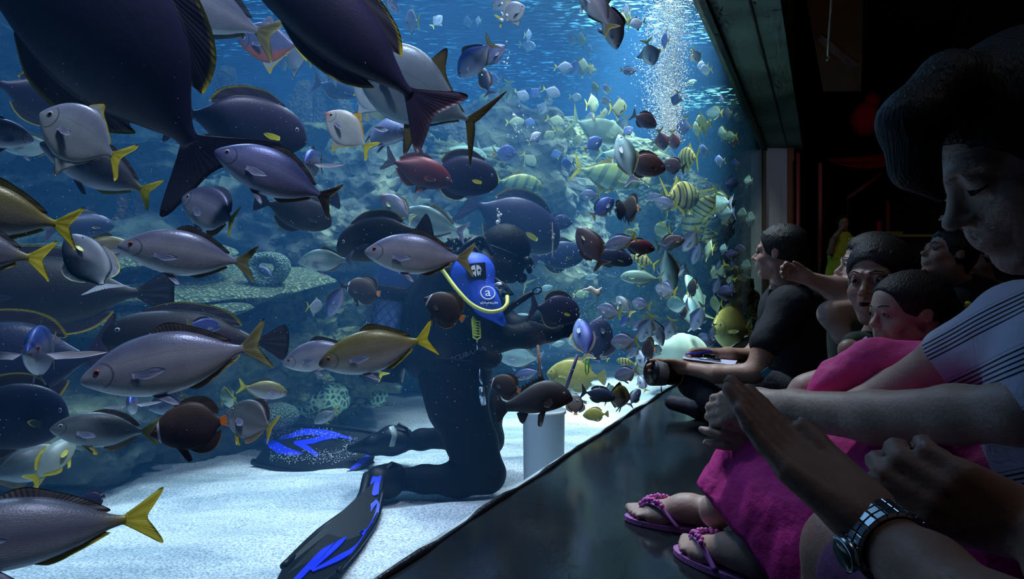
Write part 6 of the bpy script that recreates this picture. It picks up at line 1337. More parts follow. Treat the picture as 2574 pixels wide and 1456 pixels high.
far_fin = swim_fin([(705, 1068), (640, 1160), (690, 1175), (800, 1190), (880, 1190), (935, 1165), (950, 1125), (930, 1088), (840, 1074)], ff, nf,
   [([(703, 1068), (800, 1072), (900, 1082), (960, 1095)], .020), ([(636, 1162), (730, 1182), (860, 1193), (940, 1162)], .018)],
   [strip([(702, 1106), (745, 1094), (775, 1088), (830, 1092), (888, 1106)], [6, 13, 16, 14, 3]), [(662, 1106), (690, 1108), (725, 1128), (765, 1143), (735, 1148), (700, 1142), (678, 1128)], strip([(740, 1116), (765, 1124), (800, 1148)], [5, 14, 10]), strip([(740, 1113), (780, 1112), (815, 1103), (850, 1102)], [4, 14, 12, 3]), strip([(935, 1140), (915, 1160), (882, 1184)], [6, 14, 8])],
   chain([P(940, 1120, 3.62), P(985, 1108, 3.64), P(1010, 1106, 3.64)], [.05, .075, .068], .03)+[cone(P(880, 1128, 3.66), P(940, 1118, 3.63), .018, .05, .03)], 'far swim fin lying on the sand, blue chevrons dusted with sand', None)
rs_ = random.Random(8); vv_, ff_ = ico(1); V_ = []; F2_ = []
for i in range(900):   # sand lying on the blade
    t = rs_.random(); x = rs_.uniform(680, 900); y = (1150+rs_.gauss(0, 9) if t < .6 else 1092+rs_.gauss(0, 7)) if x < 860 else rs_.uniform(1100, 1160); q = ff(x, y)+nf.normalized()*.013
    V_.append(vv_*rs_.choice((.0012, .002, .003))+np.array(q)); F2_ += [tuple(k+i*len(vv_) for k in f_) for f_ in ff_]
o = put(mesh_obj('sand_dusting', np.concatenate(V_), F2_, mat('sand_grain', (190, 196, 196), .9)), far_fin); o['kind'] = 'stuff'
dchild(MB().tube([P(983, 1072, 3.55), P(992, 1095, 3.54), P(985, 1122, 3.54)], .022, 10, flat=.35), 'heel_strap_buckle', mat('grey_buckle', (150, 158, 160), .4), far_fin)
dchild(MB().tube([P(1000, 1066, 3.6), P(1022, 1078, 3.6), P(1025, 1100, 3.6)], .009, 8), 'heel_strap', m_finblack, far_fin)
fnn = lambda x, y: S_(x, y, .03+max(0, (1330-y))*.00085)
near_fin = swim_fin([(930, 1180), (905, 1260), (800, 1340), (716, 1420), (690, 1470), (790, 1475), (870, 1420), (925, 1340), (955, 1262), (965, 1190)], fnn, (0.1, -.45, 1),
   [([(925, 1200), (900, 1268), (800, 1345), (712, 1428)], .024), ([(962, 1240), (945, 1310), (905, 1375), (850, 1440)], .013)],
   [[(924, 1198), (932, 1203), (950, 1204), (960, 1200), (955, 1220), (951, 1248), (940, 1252), (932, 1246), (931, 1222)], strip([(948, 1264), (930, 1285), (915, 1310), (906, 1345)], [8, 12, 16, 12]), strip([(952, 1268), (946, 1300), (930, 1332), (908, 1346)], [6, 9, 9, 12]), strip([(912, 1296), (860, 1345), (795, 1412), (735, 1475)], [5, 12, 15, 14]), strip([(904, 1312), (850, 1372), (782, 1440)], [5, 15, 5]), strip([(920, 1345), (895, 1382), (850, 1410), (785, 1442)], [4, 10, 14, 5])],
   chain([P(950, 1205, 3.0), P(975, 1210, 3.05), P(990, 1200, 3.08)], [.055, .07, .06], .03)+[cone(P(930, 1240, 2.92), P(955, 1210, 3.0), .03, .055, .03)], 'near swim fin pointing to the bottom of the photo, long blue ribs', None)
dchild(MB().tube([P(958, 1190, 2.98), P(985, 1165, 3.02), P(1003, 1172, 3.1)], .014, 8, flat=.6), 'heel_strap', m_finblack, near_fin)

# ---------------------------------------------------------------- feed bucket, sticks, scraps
bk = MB(); c0 = P(1367, 1100, 2.86); r0 = .090
prof_ = [(.082, -.40), (.088, .10), (.094, .105), (.094, .118), (.083, .118), (.080, -.10)]
nb = 36; v = []; 
for rr_, zz in prof_:
    for j in range(nb): v.append((c0.x+rr_*math.cos(2*PI*j/nb), c0.y+rr_*math.sin(2*PI*j/nb), c0.z+zz))
f = [(i*nb+j, i*nb+(j+1) % nb, (i+1)*nb+(j+1) % nb, (i+1)*nb+j) for i in range(len(prof_)-1) for j in range(nb)]+[tuple(range(nb))[::-1], tuple((len(prof_)-1)*nb+j for j in range(nb))]
bo = mesh_obj('feed_bucket', v, f, mat('white_plastic_bucket', (214, 226, 232), .35)); tag(bo, 'tall white plastic feed bucket standing on the sand beneath the black spiny fish', 'bucket')
for a_, b_, rr_, col, lab in (((1352, 868), (1362, 990), .006, (150, 100, 60), 'thin brown stick leaning in the feed bucket'), ((1452, 892), (1420, 985), .007, (92, 84, 140), 'slanting violet stick right of the black spiny fish')):
    o = MB().tube([P(a_[0], a_[1], 2.86), P(b_[0], b_[1], 2.88)], rr_, 10).build('feeding_stick', mat('stick_%d' % col[0], col, .5)); tag(o, lab, 'stick')
o = MB().tube([P(1470, 890, 2.8), P(1472, 935, 2.8), P(1475, 944, 2.8), P(1479, 935, 2.8), P(1480, 890, 2.8)], .0028, 8).build('bent_tongs', mat('lime_wire', (120, 230, 80), .4)); tag(o, 'bright green bent wire tongs right of the slanting violet stick', 'tongs')
sc_ = sdf_mesh('food_scrap', [cone(P(1465, 729, 2.9), P(1485, 726, 2.9), .004, .007, .01), cone(P(1485, 726, 2.9), P(1500, 738, 2.9), .010, .014, .01), cone(P(1500, 735, 2.9), P(1512, 724, 2.9), .008, .004, .01)], .003, mat('pale_squid', (214, 206, 190), .5))
tag(sc_, 'ragged scrap of pale food drifting in the water among the fish', 'food scrap')
sc_ = sdf_mesh('food_scrap', [cone(P(1388, 560, 2.6), P(1390, 600, 2.6), .002, .003, .01), cone(P(1390, 600, 2.6), P(1388, 648, 2.6), .003, .002, .01)], .0015, mat('pale_squid', (214, 206, 190), .5))
tag(sc_, 'thin upright white strip of food in front of the big dark fish', 'food scrap')
# ---------------------------------------------------------------- visitors
m_polo = mat('dark_navy_polo', (22, 24, 34), .85, bump=(60, .3)); m_trous = mat('dark_trousers', (34, 36, 48), .85, bump=(80, .4)); m_shoe = mat('dark_striped_shoe', (34, 30, 48), .7, bump=(30, .6))
m_pink = mat('magenta_cotton', (214, 36, 140), .75, var=(8, .3), bump=(40, .5)); m_pink2 = mat('bright_pink_cotton', (250, 70, 150), .7, var=(7, .25), bump=(30, .4)); m_green = mat('dark_green_jersey', (40, 58, 48), .85)
def stripe_mat():
    m, nt, b = new_mat('white_blouse_dark_stripes'); L = nt.links.new; tc = nt.nodes.new('ShaderNodeTexCoord'); mp = nt.nodes.new('ShaderNodeMapping'); mp.inputs['Rotation'].default_value = (.4, .35, 0)
    sp = nt.nodes.new('ShaderNodeSeparateXYZ'); L(tc.outputs['Object'], mp.inputs[0]); L(mp.outputs[0], sp.inputs[0])
    def M_(op, a, v): q = nt.nodes.new('ShaderNodeMath'); q.operation = op; L(a, q.inputs[0]); (L(v, q.inputs[1]) if not isinstance(v, (int, float)) else setattr(q.inputs[1], 'default_value', v)); return q.outputs[0]
    fine = M_('GREATER_THAN', M_('SINE', M_('MULTIPLY', sp.outputs[2], 900), 0), .35); band = M_('GREATER_THAN', M_('SINE', M_('MULTIPLY', sp.outputs[2], 82), 0), .1)
    f = M_('MULTIPLY', fine, band); mx = nt.nodes.new('ShaderNodeMix'); mx.data_type = 'RGBA'; mx.inputs[6].default_value = lin((196, 192, 214)); mx.inputs[7].default_value = lin((26, 26, 44)); L(f, mx.inputs[0]); L(mx.outputs[2], b.inputs['Base Color']); b.inputs['Roughness'].default_value = .85; return m
m_stripe = stripe_mat()
def person(label, loc, name='person', group=None):
    e = empty(name, loc); bpy.context.view_layer.update(); return tag(e, label, 'person', group)
def pc(mb, name, mt, par, **kw): return put(mb.build(name, mt, **kw), par)

# --- man writing on the clipboard
hA = Fr(P(1955, 634, 2.95), (-.80, .58, .04), (-.06, 0, 1), .232)
A = person('man in a dark polo shirt sitting cross-legged with a clipboard, looking up into the tank', P(2020, 1075, 3.05))
sh = [P(1985, 768, 2.85), P(1965, 765, 3.2)]
b = head_prims(hA)
b += chain([hA.p(0, -.10, -.28), P(1975, 730, 3.0), P(1985, 770, 3.02)], [.052, .056, .07], .03)
b += chain([P(1990, 790, 3.03), P(2010, 880, 3.05), P(2020, 985, 3.06)], [.125, .135, .14], .06) + [cone(sh[0], sh[1], .065, .065, .05)]
b += chain([sh[0], P(1925, 870, 2.80), P(1895, 938, 2.78)], [.062, .050, .040], .03) + chain([P(1895, 938, 2.78), P(1800, 940, 2.85), P(1725, 925, 2.95)], [.041, .037, .026], .02)
b += hand_prims(P(1722, 925, 2.95), (-1, .15, .05), (.1, -.3, 1), .165, (12, 15, 10), 5, 20)
b += chain([sh[1], P(1920, 850, 3.3), P(1885, 895, 3.28)], [.06, .045, .038], .03) + chain([P(1885, 895, 3.28), P(1830, 892, 3.22), P(1782, 890, 3.18)], [.036, .034, .024], .02)
b += hand_prims(P(1780, 889, 3.18), (-1, -.1, -.05), (-.2, -.6, .8), .165, (38, 42, 25), 3, 30)
bo = sdf_mesh('body', b, .0055, m_skin, A)
head_details(hA, A, m_iris, m_hair)
sdf_mesh('hair', hair_prims(hA, back=-.34, seed=4, vol=1.03, n=90), .004, m_hair, A)
s_ = chain([P(1992, 790, 3.03), P(2018, 880, 3.06), P(2026, 990, 3.06)], [.145, .162, .165], .08) + [cone(sh[0], sh[1], .078, .078, .06), ell(P(2045, 830, 3.08), (.10, .14, .14), None, .06)]
s_ += chain([sh[0], P(1925, 862, 2.80)], [.078, .066], .04) + chain([sh[1], P(1925, 845, 3.28)], [.076, .062], .04) + chain([P(1972, 735, 3.0), P(1985, 765, 3.02)], [.060, .09], .03)
s_ += [cone(P(1965, 725, 2.995), hA.p(0, -.05, -.42), .048, .05, .004, 's')]
sdf_mesh('polo_shirt', s_, .007, m_polo, A, noise=((12, 12, 9), .007))
t_ = chain([P(2020, 1000, 3.0), P(1900, 985, 2.95), P(1745, 955, 3.02)], [.115, .092, .072], .05) + chain([P(1745, 958, 3.02), P(1790, 1005, 2.9), P(1860, 1030, 2.82)], [.068, .055, .045], .04)
t_ += chain([P(2010, 1000, 3.2), P(1880, 960, 3.35), P(1800, 905, 3.42)], [.11, .085, .06], .05) + chain([P(1800, 910, 3.42), P(1760, 975, 3.35), P(1755, 1020, 3.25)], [.06, .05, .045], .04) + [ell(P(2035, 1020, 3.08), (.15, .16, .10), None, .06)]
sdf_mesh('trousers', t_, .007, m_trous, A, noise=((16, 16, 16), .006))
sdf_mesh('shoe', chain([P(1830, 1030, 3.16), P(1760, 1026, 3.2), P(1690, 1012, 3.28)], [.042, .048, .036], .03), .005, m_shoe, A)
sdf_mesh('shoe', chain([P(1860, 1032, 2.80), P(1920, 1050, 2.78), P(1960, 1052, 2.78)], [.042, .045, .036], .03), .005, m_shoe, A)
cbd = plate3([P(1716, 908, 3.05), P(1722, 896, 3.30), P(1862, 908, 3.26), P(1852, 926, 3.02)], (0, -.1, 1), .003).build('clipboard', mat('brown_clipboard', (80, 62, 44), .5), smooth=False); tag(cbd, 'clipboard on the seated man\'s lap with papers under a steel clip', 'clipboard')
pc(plate3([P(1714, 902, 3.06), P(1724, 890, 3.29), P(1856, 903, 3.24), P(1846, 919, 3.04)], (0, -.1, 1), .0015), 'paper', mat('lilac_paper', (206, 200, 224), .7), cbd, smooth=False)
cl_ = MB(); cl_.tube([P(1768, 903, 3.12), P(1768, 890, 3.14), P(1800, 892, 3.14), P(1802, 905, 3.12)], .005, 8); cl_.hexa([P(1758, 906, 3.08), P(1812, 910, 3.08), P(1812, 906, 3.16), P(1758, 902, 3.16), P(1760, 900, 3.08), P(1810, 903, 3.08), P(1810, 899, 3.16), P(1760, 896, 3.16)]); pc(cl_, 'clip', m_chrome, cbd)
pen = MB().tube([P(1720, 891, 3.10), P(1730, 890, 3.10), P(1790, 884, 3.10)], [.001, .004, .004], 8).build('pen', mat('blue_pen', (30, 50, 190), .3)); tag(pen, 'blue pen held over the clipboard', 'pen')
# camera with a big lens, in his near hand
lb, la = P(1722, 945, 3.02), P(1655, 938, 2.96); dl = (la-lb)
m_lens = mat('black_camera_plastic', (16, 16, 18), .3, spec=.6)
lens = MB().tube([lb-dl*.55, lb-dl*.1, lb, lb+dl*.05, lb+dl*.45, lb+dl*.5, lb+dl*.75, lb+dl*.78, la+dl*.25], [.034, .034, .036, .044, .044, .047, .047, .052, .056], 28).build('camera', m_lens); tag(lens, 'black camera pointed at the glass beside the seated man\'s knee', 'camera')
pc(MB().tube([la-dl*.12, la+dl*.26], [.0545, .0580], 28, caps=False), 'lens_hood', mat('grey_ribbed_rubber', (120, 124, 124), .5, bump=(300, .6)), lens)
pc(MB().tube([lb+dl*.30, lb+dl*.36], [.0456, .0456], 28, caps=False), 'orange_ring', mat('orange_mark', (230, 120, 40), .4), lens)
pc(MB().box((-.045, -.04, -.035), (.045, .04, .035), Matrix.Translation(lb-dl*.75)), 'camera_body', m_lens, lens, smooth=False)
pc(MB().tube([P(1662, 972, 2.97), P(1663, 990, 2.98)], .0025, 6), 'strap_end', m_lens, lens)
bdg = plate3([P(1908, 940, 2.74), P(1930, 923, 2.72), P(1940, 932, 2.72), P(1920, 952, 2.74)], (0, -1, .2), .002).build('name_badge', mat('pale_blue_card', (90, 170, 200), .4), smooth=False); tag(bdg, 'small pale blue card hanging at the seated man\'s waist', 'badge')

# --- man looking up, further back, with an ear stud
hD = Fr(P(2378, 642, 2.95), (-.90, -.05, .34), (.34, .1, .94), .232)
Dm = person('man with black hair and a dark ear stud looking up, behind the boy', P(2460, 1080, 3.0))
b = head_prims(hD) + chain([hD.p(0, -.10, -.30), P(2415, 720, 3.0)], [.055, .06], .03) + chain([P(2440, 790, 3.05), P(2450, 1000, 3.05)], [.13, .15], .06)
sdf_mesh('body', b, .0065, m_skin, Dm); head_details(hD, Dm, m_iris, m_hair)
sdf_mesh('hair', hair_prims(hD, back=-.25, seed=9, vol=1.02, n=70), .005, m_hair, Dm)
sdf_mesh('shirt', chain([P(2400, 735, 3.0), P(2435, 790, 3.05), P(2450, 1010, 3.05)], [.085, .16, .17], .08) + [cone(P(2395, 775, 2.85), P(2480, 770, 3.2), .085, .09, .06)], .009, m_polo, Dm, noise=(12, .006))
pc(MB().ball(hD.p(-.375, -.02, -.10), .004, 8, 6), 'ear_stud', mat('dark_blue_stone', (20, 40, 90), .1), Dm)
# --- person holding up a phone
hI = Fr(P(2462, 640, 3.7), (-.9, .1, .2), (0, 0, 1), .23)
I_ = person('person mostly hidden behind the man with the ear stud, raising a phone overhead', P(2500, 1000, 3.7))
b = head_prims(hI) + chain([hI.p(0, -.10, -.3), P(2480, 740, 3.75)], [.05, .06], .03) + chain([P(2490, 800, 3.75), P(2490, 970, 3.75)], [.13, .15], .06)
b += chain([P(2460, 770, 3.6), P(2425, 690, 3.5), P(2418, 610, 3.45)], [.05, .042, .03], .02) + hand_prims(P(2417, 600, 3.45), (-.35, 0, 1), (-1, -.2, -.2), .165, (30, 35, 20), 5, 15)
sdf_mesh('body', b, .007, m_skin, I_); sdf_mesh('shirt', chain([P(2485, 770, 3.75), P(2490, 980, 3.75)], [.15, .17], .06), .01, mat('mustard_shirt', (150, 100, 40), .8), I_)
sdf_mesh('hair', hair_prims(hI, n=20), .007, m_hair, I_)
ph = MB().hexa([P(2377, 584, 3.42), P(2383, 584, 3.42), P(2384, 584, 3.50), P(2378, 584, 3.50), P(2378, 548, 3.42), P(2384, 548, 3.42), P(2385, 548, 3.50), P(2379, 548, 3.50)]).build('phone', m_lens, smooth=False); tag(ph, 'dark phone held upright in a raised hand above the man with the ear stud', 'phone')

# --- child behind the boy, arm stretched towards the man
hH = Fr(P(2180, 668, 2.2), (-.95, .2, .05), (0, 0, 1), .205)
Hp = person('child hidden behind the boy, bare arm stretched out to the left', P(2200, 1000, 2.25))
b = head_prims(hH) + chain([hH.p(0, -.1, -.3), P(2195, 760, 2.25)], [.045, .05], .03) + chain([P(2170, 800, 2.25), P(2190, 930, 2.25)], [.10, .11], .05)
b += chain([P(2165, 745, 2.25), P(2105, 728, 2.15), P(2030, 700, 2.12)], [.045, .036, .022], .03) + hand_prims(P(2030, 699, 2.12), (-1, 0, .35), (0, -.2, 1), .12, (25, 35, 20), 4, 25)
b += chain([P(2135, 785, 2.1), P(2090, 790, 2.08), P(2120, 850, 2.05)], [.045, .035, .028], .03)
sdf_mesh('body', b, .0055, m_skin_pale, Hp); sdf_mesh('hair', hair_prims(hH, n=50, seed=12, vol=1.05), .005, m_hair, Hp); head_details(hH, Hp, m_iris, m_hair)
sdf_mesh('pink_sleeve', chain([P(2190, 745, 2.27), P(2115, 705, 2.24)], [.055, .030], .03), .005, mat('pale_pink_knit', (214, 130, 170), .8), Hp)
sdf_mesh('shirt', chain([P(2175, 830, 2.25), P(2190, 960, 2.25)], [.118, .125], .05), .008, m_green, Hp, noise=(14, .005))

# --- boy with an open mouth
hB = Fr(P(2208, 706, 1.75), (-.76, -.64, -.02), (-.02, 0, 1), .218)
B_ = person('boy with short spiky hair and open mouth, staring wide-eyed at the fish', P(2300, 1200, 1.85))
b = head_prims(hB, mouth=.07, child=1) + chain([hB.p(0, -.12, -.25), P(2240, 850, 1.8)], [.044, .048], .03) + chain([P(2250, 900, 1.82), P(2270, 1060, 1.85)], [.10, .12], .06)
b += chain([P(2200, 880, 1.72), P(2150, 905, 1.66), P(2135, 880, 1.62)], [.04, .034, .026], .02)
sdf_mesh('body', b, .0036, m_skin, B_); head_details(hB, B_, m_iris, m_hair, gaze=(-.35, -.1))
sdf_mesh('hair', hair_prims(hB, back=-.10, seed=21, vol=1.03, n=130, forehead=.16) , .0035, m_hair2, B_)
pc(MB().ball(hB.p(0, .33, -.27), (.016, .010, .014), 12, 8), 'mouth_inside', mat('mouth_inside', (50, 16, 16), .5), B_)
sdf_mesh('shirt', chain([P(2240, 872, 1.80), P(2262, 930, 1.82), P(2275, 1080, 1.85)], [.072, .125, .14], .05) + [cone(P(2175, 880, 1.72), P(2150, 868, 1.70), .05, .035, .03), cone(hB.p(0, -.05, -.45), hB.p(0, -.12, -.25), .048, .05, .004, 's')], .006, m_green, B_, noise=(14, .004))

# --- small child with a hair tie
hC = Fr(P(2272, 786, 1.60), (-.99, -.14, -.06), (.10, 0, 1), .190)
C_ = person('small child in pink with hair tied back by a yellow-green bobble, in profile', P(2400, 1200, 1.6))
b = head_prims(hC, child=1) + [hC.e((0, -.10, .12), (.34, .47, .36), .05)] + chain([hC.p(0, -.14, -.25), P(2315, 900, 1.62)], [.040, .045], .03) + chain([P(2340, 960, 1.62), P(2380, 1080, 1.62)], [.09, .11], .05)
b += chain([P(2380, 1060, 1.55), P(2200, 960, 1.56), P(2150, 930, 1.55), P(2030, 985, 1.58), P(1960, 1060, 1.6)], [.06, .045, .040, .034, .03], .03)
sdf_mesh('body', b, .0036, m_skin_pale, C_); head_details(hC, C_, m_iris, m_hair)
hp_ = [hC.e((0, -.13, .15), (.375, .50, .375)), hC.e((0, -.45, .02), (.22, .25, .20), .12), hC.c((0, -.55, .02), (0, -.80, .02), .12, .07, .10), hC.e((0, .40, -.20), (.42, .30, .46), .02, 's'), hC.e((0, .08, -.42), (.5, .30, .38), .03, 's')] 
hp_ += strands(hC, 40, 5, ((-PI, PI), (.1, 1.4)), .12, .022) + [cut(hC.p(0, -.1, -.30), -hC.z, .01), hC.e((0, .42, -.06), (.5, .22, .40), .02, 's')]
sdf_mesh('hair', hp_, .0035, m_hair2, C_)
pc(MB().ball(P(2433, 768, 1.55), (.0085, .0085, .010), 12, 8), 'hair_bobble', mat('lime_bobble', (190, 200, 50), .4), C_)
sdf_mesh('pink_dress', chain([P(2030, 1020, 1.5), P(2110, 955, 1.47), P(2195, 915, 1.43), P(2310, 945, 1.40), P(2460, 1010, 1.36)], [.022, .036, .046, .060, .075], .04) + chain([P(2320, 930, 1.62), P(2390, 1080, 1.62)], [.085, .13], .05), .005, m_pink2, C_, noise=(22, .008))
pc(plate3([P(2166, 880, 1.56), P(2180, 880, 1.55), P(2178, 846, 1.55), P(2170, 852, 1.56)], (0, -1, 0), .003), 'white_collar', mat('white_cloth', (210, 214, 224), .8), C_, smooth=False)

# --- person in the striped blouse: head bowed, one long forearm across the knees
hE = Fr(P(2568, 385, .76), (-.86, .04, -.50), (-.50, .0, .86), .236)
E_ = person('person in a striped white blouse and magenta skirt, head bowed, hands round the knees', (1.0, .95, 0))
b = head_prims(hE, ears=False) + [hE.e((q_*.125, .320, .0), (.052, .045, .045), .03) for q_ in (1, -1)] + chain([hE.p(0, -.12, -.28), P(2760, 830, .98)], [.055, .065], .03)
b += chain([P(2810, 940, 1.0), P(2830, 1150, 1.0)], [.10, .13], .06)
b += chain([P(2760, 920, .96), P(2760, 1010, .93)], [.055, .045], .03) + chain([P(2760, 1010, .93), P(2560, 1040, .98), P(2400, 1042, 1.06), P(2200, 1050, 1.18), P(2000, 1030, 1.32), P(1895, 1010, 1.40)], [.046, .043, .0435, .044, .036, .028], .02)
b += hand_prims(P(1900, 1008, 1.40), (-.8, .75, -.35), (-.2, 0, -1), .16, (20, 35, 20), 3, 20)
b += chain([P(2580, 850, 1.15), P(2400, 893, 1.25), P(2250, 985, 1.36)], [.052, .047, .042], .03) + chain([P(2250, 985, 1.36), P(2100, 1050, 1.42), P(1975, 1098, 1.44)], [.042, .036, .027], .02)
b += hand_prims(P(1972, 1100, 1.44), (-1, .02, .10), (.05, .1, -1), .172, ((14, 18, 12), (16, 20, 14), (18, 22, 14), (20, 24, 16)), 7, 24)
# legs and feet
b += chain([P(2700, 1250, 1.1), P(2300, 1180, 1.3), P(1945, 1120, 1.50)], [.09, .08, .055], .04) + chain([P(1945, 1125, 1.52), P(1890, 1230, 1.54), P(1800, 1285, 1.58)], [.052, .048, .032], .03)
b += chain([P(1945, 1125, 1.50), P(1960, 1280, 1.42), P(1900, 1380, 1.42)], [.052, .05, .036], .03)
def foot(heel, toe, hgt, side):
    hl, te = Vector(heel), Vector(toe); f = (te-hl).normalized(); ln = (te-hl).length; s = f.cross(Vector((0, 0, 1))).normalized()*side; u = Vector((0, 0, 1))
    out = [cone(hl+u*.028, hl+f*ln*.35+u*.040, .028, .030, .03), cone(hl+f*ln*.25+u*.045, hl+f*ln*.7+u*.022, .032, .022, .03), cone(hl+f*ln*.6+s*.022+u*.018, hl+f*ln*.74+s*.022+u*.014, .024, .019, .02), cone(hl+f*ln*.55-s*.020+u*.014, hl+f*ln*.68-s*.024+u*.012, .020, .016, .02)]
    for i, (o_, l_, r_) in enumerate(((.028, 1.0, .0125), (.011, .97, .0085), (-.003, .93, .0080), (-.016, .88, .0075), (-.028, .82, .0072))):
        a = hl+f*ln*(.72-.02*i)+s*o_*.9+u*.014; e = hl+f*ln*l_+s*o_+u*.010; out.append(cone(a, (a+e)/2+u*.004, r_*1.05, r_*.95, .006)); out.append(cone((a+e)/2+u*.004, e, r_*.95, r_, .006))
    return out
FL = lambda x, y, z=0.0: P(x, y, (H-z)*F/(y-CY))
f1h, f1t = FL(1800, 1330, .014), FL(1556, 1290, .014); f1t = f1h+(f1t-f1h).normalized()*.235
f2h, f2t = FL(1915, 1462, .014), FL(1640, 1345, .014); f2t = f2h+(f2t-f2h).normalized()*.235
b += foot(f1h, f1t, 0, 1)+foot(f2h, f2t, 0, 1) + [cone(P(1800, 1285, 1.58), f1h+Vector((0, 0, .05)), .032, .032, .03), cone(P(1900, 1380, 1.42), f2h+Vector((0, 0, .05)), .036, .034, .03)]
sdf_mesh('body', b, .0050, m_skin_pale, E_)
for s_ in (1, -1):   # lowered lids with dark lashes
    pc(MB().tube([hE.p(s_*.07, .338, -.012), hE.p(s_*.125, .366, -.022), hE.p(s_*.18, .318, -.014)], [.002, .0035, .002], 6), 'eyelashes', m_hair, E_)
hp_ = hair_prims(hE, back=-.6, seed=31, vol=1.06, n=20, forehead=.13) + chain([hE.p(-.12, .20, .46), hE.p(-.16, .46, .40), hE.p(-.18, .56, .22), hE.p(-.17, .52, .04)], [.036, .030, .020, .006], .02)
sdf_mesh('hair', hp_, .005, m_hair, E_)
bl = chain([P(2740, 900, .98), P(2800, 980, 1.0), P(2820, 1150, 1.0)], [.09, .135, .165], .08) + chain([P(2740, 900, .96), P(2780, 985, .93), P(2660, 1005, .95)], [.075, .068, .056], .05) + chain([P(2740, 870, 1.03), P(2580, 836, 1.12), P(2400, 893, 1.25)], [.090, .074, .056], .05)
bl += [cut(P(2350, 905, 1.27), P(2250, 985, 1.36)-P(2400, 890, 1.25), .004)]
sdf_mesh('striped_blouse', bl, .006, m_stripe, E_, noise=(12, .006))
sk = chain([P(2700, 1260, 1.08), P(2400, 1200, 1.22), P(2150, 1150, 1.38), P(1955, 1115, 1.50)], [.13, .115, .09, .066], .06) + chain([P(1955, 1118, 1.50), P(1900, 1190, 1.50), P(1850, 1290, 1.50)], [.066, .082, .100], .06) + chain([P(2000, 1150, 1.42), P(2020, 1300, 1.36), P(2010, 1440, 1.36)], [.08, .105, .11], .08)
sk += chain([P(2300, 1220, 1.2), P(2200, 1400, 1.25), P(2120, 1480, 1.3)], [.11, .12, .12], .08) + chain([P(2600, 1300, 1.08), P(2450, 1450, 1.1)], [.12, .12], .08)
pn = (P(1940, 1456, 1.4)-P(1757, 1225, 1.4)).cross(P(1850, 1330, 1.4)-Vector((0, 0, H))).normalized(); pn = pn if pn.x < 0 else -pn
sk += [cut(P(1850, 1342, 1.42), pn, .004), cut((0, 0, .012), (0, 0, -1), .004)]
sdf_mesh('magenta_skirt', sk, .006, m_pink, E_, noise=((13, 13, 9), .014))
# thonged sandals with bead clusters
m_sole = mat('mauve_rubber_sole', (196, 120, 190), .5, bump=(200, .3)); m_strap = mat('lilac_strap', (176, 110, 200), .4); m_bead = mat('pink_bead', (226, 110, 190), .25)
def sandal(hl, te, side, lab):
    f = (te-hl).normalized(); s = f.cross(Vector((0, 0, 1))).normalized()*side; ln = (te-hl).length*1.10; o = hl-f*.02; o.z = 0; n = 32; pts = []
    for i in range(n):
        a = 2*PI*i/n; x = .5-.5*math.cos(a); w_ = (.036+.012*x)*math.sin(a)*(1.0 if 0 < a < PI else 1.0); pts.append(o+f*ln*x+s*w_*1.0)
    mb = MB(); mb.add([p+Vector((0, 0, .002)) for p in pts]+[p+Vector((0, 0, .014)) for p in pts], [tuple(range(n))[::-1], tuple(range(n, 2*n))]+[(i, (i+1) % n, (i+1) % n+n, i+n) for i in range(n)])
    so = mb.build('flip_flop', m_sole, smooth=False); tag(so, lab, 'sandal'); top = hl+f*ln*.66+Vector((0, 0, .055)); tp = hl+f*ln*.78+s*.015+Vector((0, 0, .006))
    for sd in (1, -1):
        e = hl+f*ln*.32+s*sd*.042; e.z = .014; hp = spline([tuple(tp+Vector((0, 0, .012))), tuple(top+s*sd*.012-Vector((0, 0, .012))), tuple(hl+f*ln*.5+s*sd*.034+Vector((0, 0, .052-.012))), tuple(e)], 20); pc(MB().tube([Vector(q) for q in hp], .0075, 8, flat=.45), 'strap', m_strap, so)
        for q in range(0, 13, 1):
            p_ = Vector(hp[min(19, 1+q)]); pc(MB().ball(p_+Vector((0, 0, .010))+s*(.004*((q % 3)-1)), .0066-.0012*(q % 2), 10, 8), 'bead', m_bead, so)
    return so
sandal(f1h, f1t, 1, 'farther mauve flip-flop with a cluster of pink beads, ribbed toe rim')
sandal(f2h, f2t, 1, 'nearer mauve flip-flop with a cluster of pink beads, long side edge in view')

# --- closest visitor: pointing hand with a steel watch, other hand over the wrist
G_ = person('person nearest the camera in purple shorts, flat hand raised, a steel watch on the wrist', (.62, .35, 0))
b = chain([P(2205, 1345, .62), P(2330, 1450, .56), P(2520, 1640, .48)], [.0235, .032, .042], .02) + hand_prims(P(2195, 1325, .62), (-.57, .60, .56), (.60, .75, .10), .182, ((4, 5, 3), (5, 6, 4), (6, 6, 4), (7, 8, 5)), 1, 12, tdown=.1)
b += chain([P(2520, 1640, .48), (.56, .02, .50)], [.044, .055], .03) + [cone((.56, .0, .52), (.66, -.15, .50), .07, .08, .05), cone((.70, -.2, .45), (.70, -.15, .12), .13, .16, .08)]
b += chain([P(2600, 1330, .64), P(2740, 1440, .56), (.72, .1, .50)], [.029, .040, .055], .02) + hand_prims(P(2590, 1320, .64), (-1, .05, .34), (-.05, .25, -1), .180, ((38, 50, 30), (42, 52, 32), (44, 54, 34), (46, 54, 34)), 4, 30)
b += chain([P(2135, 1385, 1.0), P(2260, 1500, .92), (.66, .55, .16)], [.058, .066, .085], .05) + chain([P(2135, 1385, 1.0), P(2080, 1600, 1.05)], [.056, .05], .04)
gf = Fr((.70, -.20, .98), (-.5, .85, -.1), (0, 0, 1), .23); b += head_prims(gf) + chain([gf.p(0, -.1, -.3), (.69, -.2, .70)], [.055, .06], .03)
sdf_mesh('body', b, .0050, m_skin, G_); sdf_mesh('hair', hair_prims(gf, n=20), .007, m_hair, G_)
